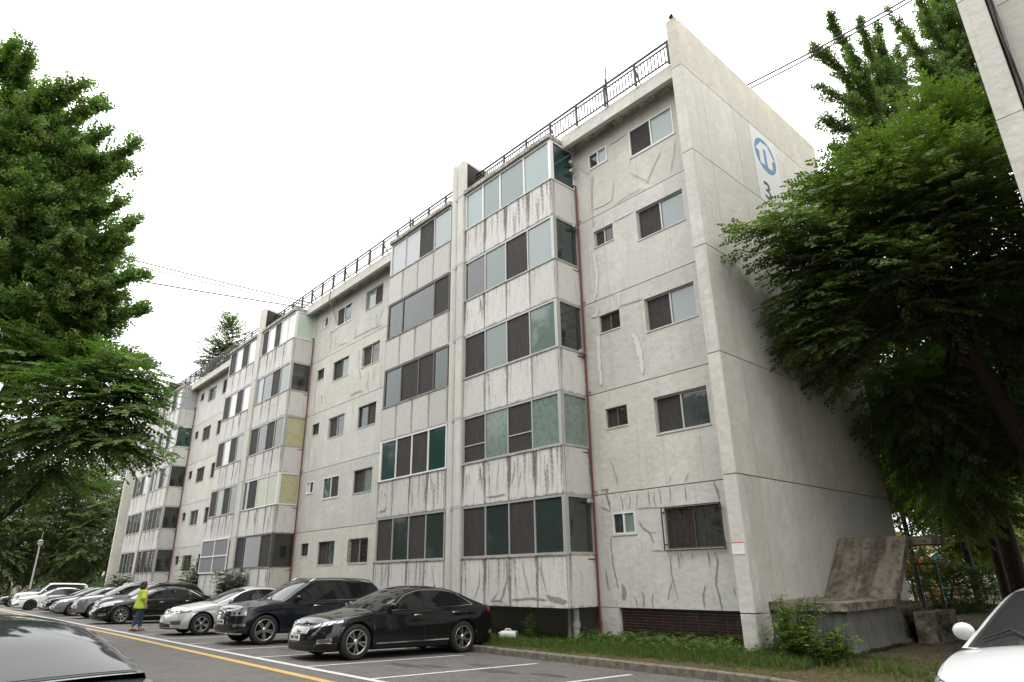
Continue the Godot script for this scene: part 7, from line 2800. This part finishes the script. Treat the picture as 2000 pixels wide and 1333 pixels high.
	for k in 3:
		b = Mb.new()
		b.box2(Vector3(-2.6 + k * 4.5, 1.2, 0.005), Vector3(-.2 + k * 4.5, 2.2, .05))
		part("window", b, M.pane_d, w)

func row_car(called: String, label: String, cat: String, spec: Dictionary, x: float, z: float, turn: float) -> Node3D:
	var n := make_car(called, label, cat, spec, Vector3(x, gy(x, z) + .004, z), turn)
	n.rotation.x = -.03
	return n

func make_cars() -> void:
	car_materials()
	var S := car_specs()
	row_car("parked_sedan", "glossy black sedan with vertical-bar chrome grille reversed up to the kerb", "car", S.s1, -7.38, 4.62, 0.0)
	row_car("parked_suv", "dark navy boxy SUV with roof rails and round star badge on its grille", "car", S.suv, -12.42, 4.50, 0.0)
	row_car("parked_sedan", "silver sedan with dark five-spoke wheels parked beside the navy SUV", "car", S.kia, -17.35, 4.50, 0.0)
	row_car("parked_sedan", "long black sedan with chrome window line that the person walks past", "car", S.gen, -26.6, 4.75, 0.0)
	row_car("parked_suv", "black SUV with tall red rear lamps behind the long black sedan", "car", S.volvo, -29.9, 4.1, 0.0)
	var sp: Dictionary = S.volvo.duplicate()
	sp.merge({"paint": "paint_grey"}, true)
	row_car("parked_suv", "dark grey SUV with silver roof rails beyond the black SUV", "car", sp, -33.2, 4.4, 0.0)
	var s2: Dictionary = S.sedan.duplicate()
	s2.merge({"paint": "paint_grey"}, true)
	row_car("parked_sedan", "dark grey sedan between the SUVs and the upright black saloon", "car", s2, -37.4, 4.6, 0.0)
	row_car("parked_sedan", "upright black saloon with square headlamps and multi-spoke wheels", "car", S.lux, -40.9, 4.5, 0.0)
	var s3: Dictionary = S.sedan.duplicate()
	s3.merge({"paint": "paint_silver"}, true)
	row_car("parked_sedan", "silver sedan half hidden behind the upright black saloon", "car", s3, -44.2, 4.2, 0.0)
	var s4: Dictionary = S.kia.duplicate()
	s4.merge({"paint": "paint_white", "rim_mat": "brake_dark"}, true)
	row_car("parked_sedan", "white sedan with dark wheels before the white off-roader", "car", s4, -50.5, 4.9, 0.0)
	row_car("parked_suv", "tall square white off-roader with black windows near the wood", "car", S.rover, -56.5, 4.4, 0.0)
	var s5: Dictionary = S.sedan.duplicate()
	s5.merge({"paint": "paint_dark"}, true)
	row_car("parked_sedan", "dark sedan at the far end of the row beside the white off-roader", "car", s5, -61.0, 4.8, 0.0)
	# near cars
	var w: Dictionary = S.white_small
	var wc := make_car("parked_sedan", "white sedan with clear windscreen facing out beside the yard", "car", w, Vector3(5.53, gy(5.6, 6.0) + .035, 5.98), deg_to_rad(-6))
	var seats := Mb.new()
	for sx in [-.38, .38]:
		seats.box(Vector3(sx, .62, -1.75), Vector3(.5, .18, .5))
		seats.box(Vector3(sx, .92, -2.05), Vector3(.5, .6, .14), Basis(Vector3.RIGHT, .25))
		seats.box(Vector3(sx, 1.25, -2.12), Vector3(.26, .18, .1))
	part("seats", seats, M.seat_cloth, wc)
	var dash := Mb.new()
	dash.box(Vector3(0, .86, -.72), Vector3(1.4, .18, .5))
	part("dashboard", dash, M.black_plastic, wc)
	var g: Dictionary = S.sedan.duplicate(true)
	for q in g.roof:
		q[1] = .985 + (q[1] - .985) * .92
	g.merge({"paint": "paint_slate", "rear_glass": "tinted_glass", "chrome_top": false, "sd": 4.42}, true)
	var gc := make_car("parked_sedan", "dark grey sedan seen from behind with a small white sticker on its rear window", "car", g, Vector3(-1.84, gy(-2, 11.4), 12.0), deg_to_rad(-80))
	var st := Mb.new()
	var c := Car.new()
	c.setup(self, g)
	var m0 := c.top(4.2, .38, .012)
	var m1 := c.top(4.12, .38, .012)
	var up := (m1 - m0).normalized()
	for q in [[-.07, .07, 0.0, .02], [-.03, .02, .022, .05]]:
		st.quad(m0 + Vector3(q[0], 0, 0) + up * q[2], m0 + Vector3(q[0], 0, 0) + up * q[3], m0 + Vector3(q[1], 0, 0) + up * q[3], m0 + Vector3(q[1], 0, 0) + up * q[2])
	part("sticker", st, M.paper, gc)
	var g2: Dictionary = S.sedan.duplicate()
	g2.merge({"paint": "paint_dark", "screen_glass": "tinted_glass"}, true)
	make_car("parked_sedan", "black sedan in front of the grey one on the lane side", "car", g2, Vector3(-9.6, gy(-8, 11.6), 13.0), deg_to_rad(-84))

# ------------------------------------------------------------------
var cam_at := Vector3(6.52037, 1.56185, 12.01102)
var cam_basis := Basis.IDENTITY
var meshes := {}
var thing_free := 0

func _ready() -> void:
	# camera
	cam_basis = Basis.from_euler(Vector3(.35136, .82877, -.01557), EULER_ORDER_YXZ)
	var cam := Camera3D.new()
	cam.name = "camera"
	cam.transform = Transform3D(cam_basis, cam_at)
	cam.fov = 56.30
	cam.far = 900.0
	add_child(cam)
	cam.current = true
	# overcast sky, exposed for the facade so that the cloud is blown out
	var env := Environment.new()
	var sky := Sky.new()
	var sm := ProceduralSkyMaterial.new()
	sm.sky_top_color = Color(1.0, 1.0, 1.0)
	sm.sky_horizon_color = lin(.335, .335, .337)      # overcast: the zenith is three times as bright as the horizon
	sm.sky_curve = .6
	sm.sky_energy_multiplier = 1.9
	sm.ground_bottom_color = Color(.30, .29, .27)
	sm.ground_horizon_color = Color(.42, .42, .41)
	sm.ground_energy_multiplier = 1.0
	sm.sun_angle_max = 0.0
	sky.sky_material = sm
	env.background_mode = Environment.BG_SKY
	env.sky = sky
	env.background_energy_multiplier = 1.0
	env.tonemap_mode = Environment.TONE_MAPPER_LINEAR
	env.tonemap_exposure = 1.0
	env.sdfgi_enabled = true
	env.ssao_enabled = true
	env.ssil_enabled = true
	var we := WorldEnvironment.new()
	we.name = "world_environment"
	we.environment = env
	add_child(we)
	var sun := DirectionalLight3D.new()
	sun.name = "sun_through_cloud"
	sun.light_energy = .45
	sun.light_color = Color(1.0, .985, .96)
	sun.light_angular_distance = 25.0
	sun.shadow_enabled = true
	add_child(sun)
	sun.look_at_from_position(Vector3(13, 20, 9), Vector3.ZERO)
	rng.seed = 12
	make_materials()
	mat("emblem_white", lin(.62, .62, .61), .8)
	var eb := mixed(256, 256, Color(.37, .51, .64), [[nimg(256, 256, .04, 91, 4), Color(.52, .63, .72), .5, .8, .8], [nimg(256, 256, .1, 93, 3), Color(.28, .42, .56), .55, .8, .6]])
	tri_mat("emblem_blue", eb, 1.2, .8)
	mat("number_grey", lin(.07, .07, .075), .8)
	print("materials ", Time.get_ticks_msec())
	make_ground()
	make_building()
	print("building ", Time.get_ticks_msec())
	make_neighbour()
	make_opposite()
	make_annex()
	make_trees()
	print("trees ", Time.get_ticks_msec())
	make_greenery()
	make_playground()
	make_props()
	print("props ", Time.get_ticks_msec())
	make_cars()
	print("cars ", Time.get_ticks_msec())
	make_person()
	make_bird()
	print("done ", Time.get_ticks_msec())
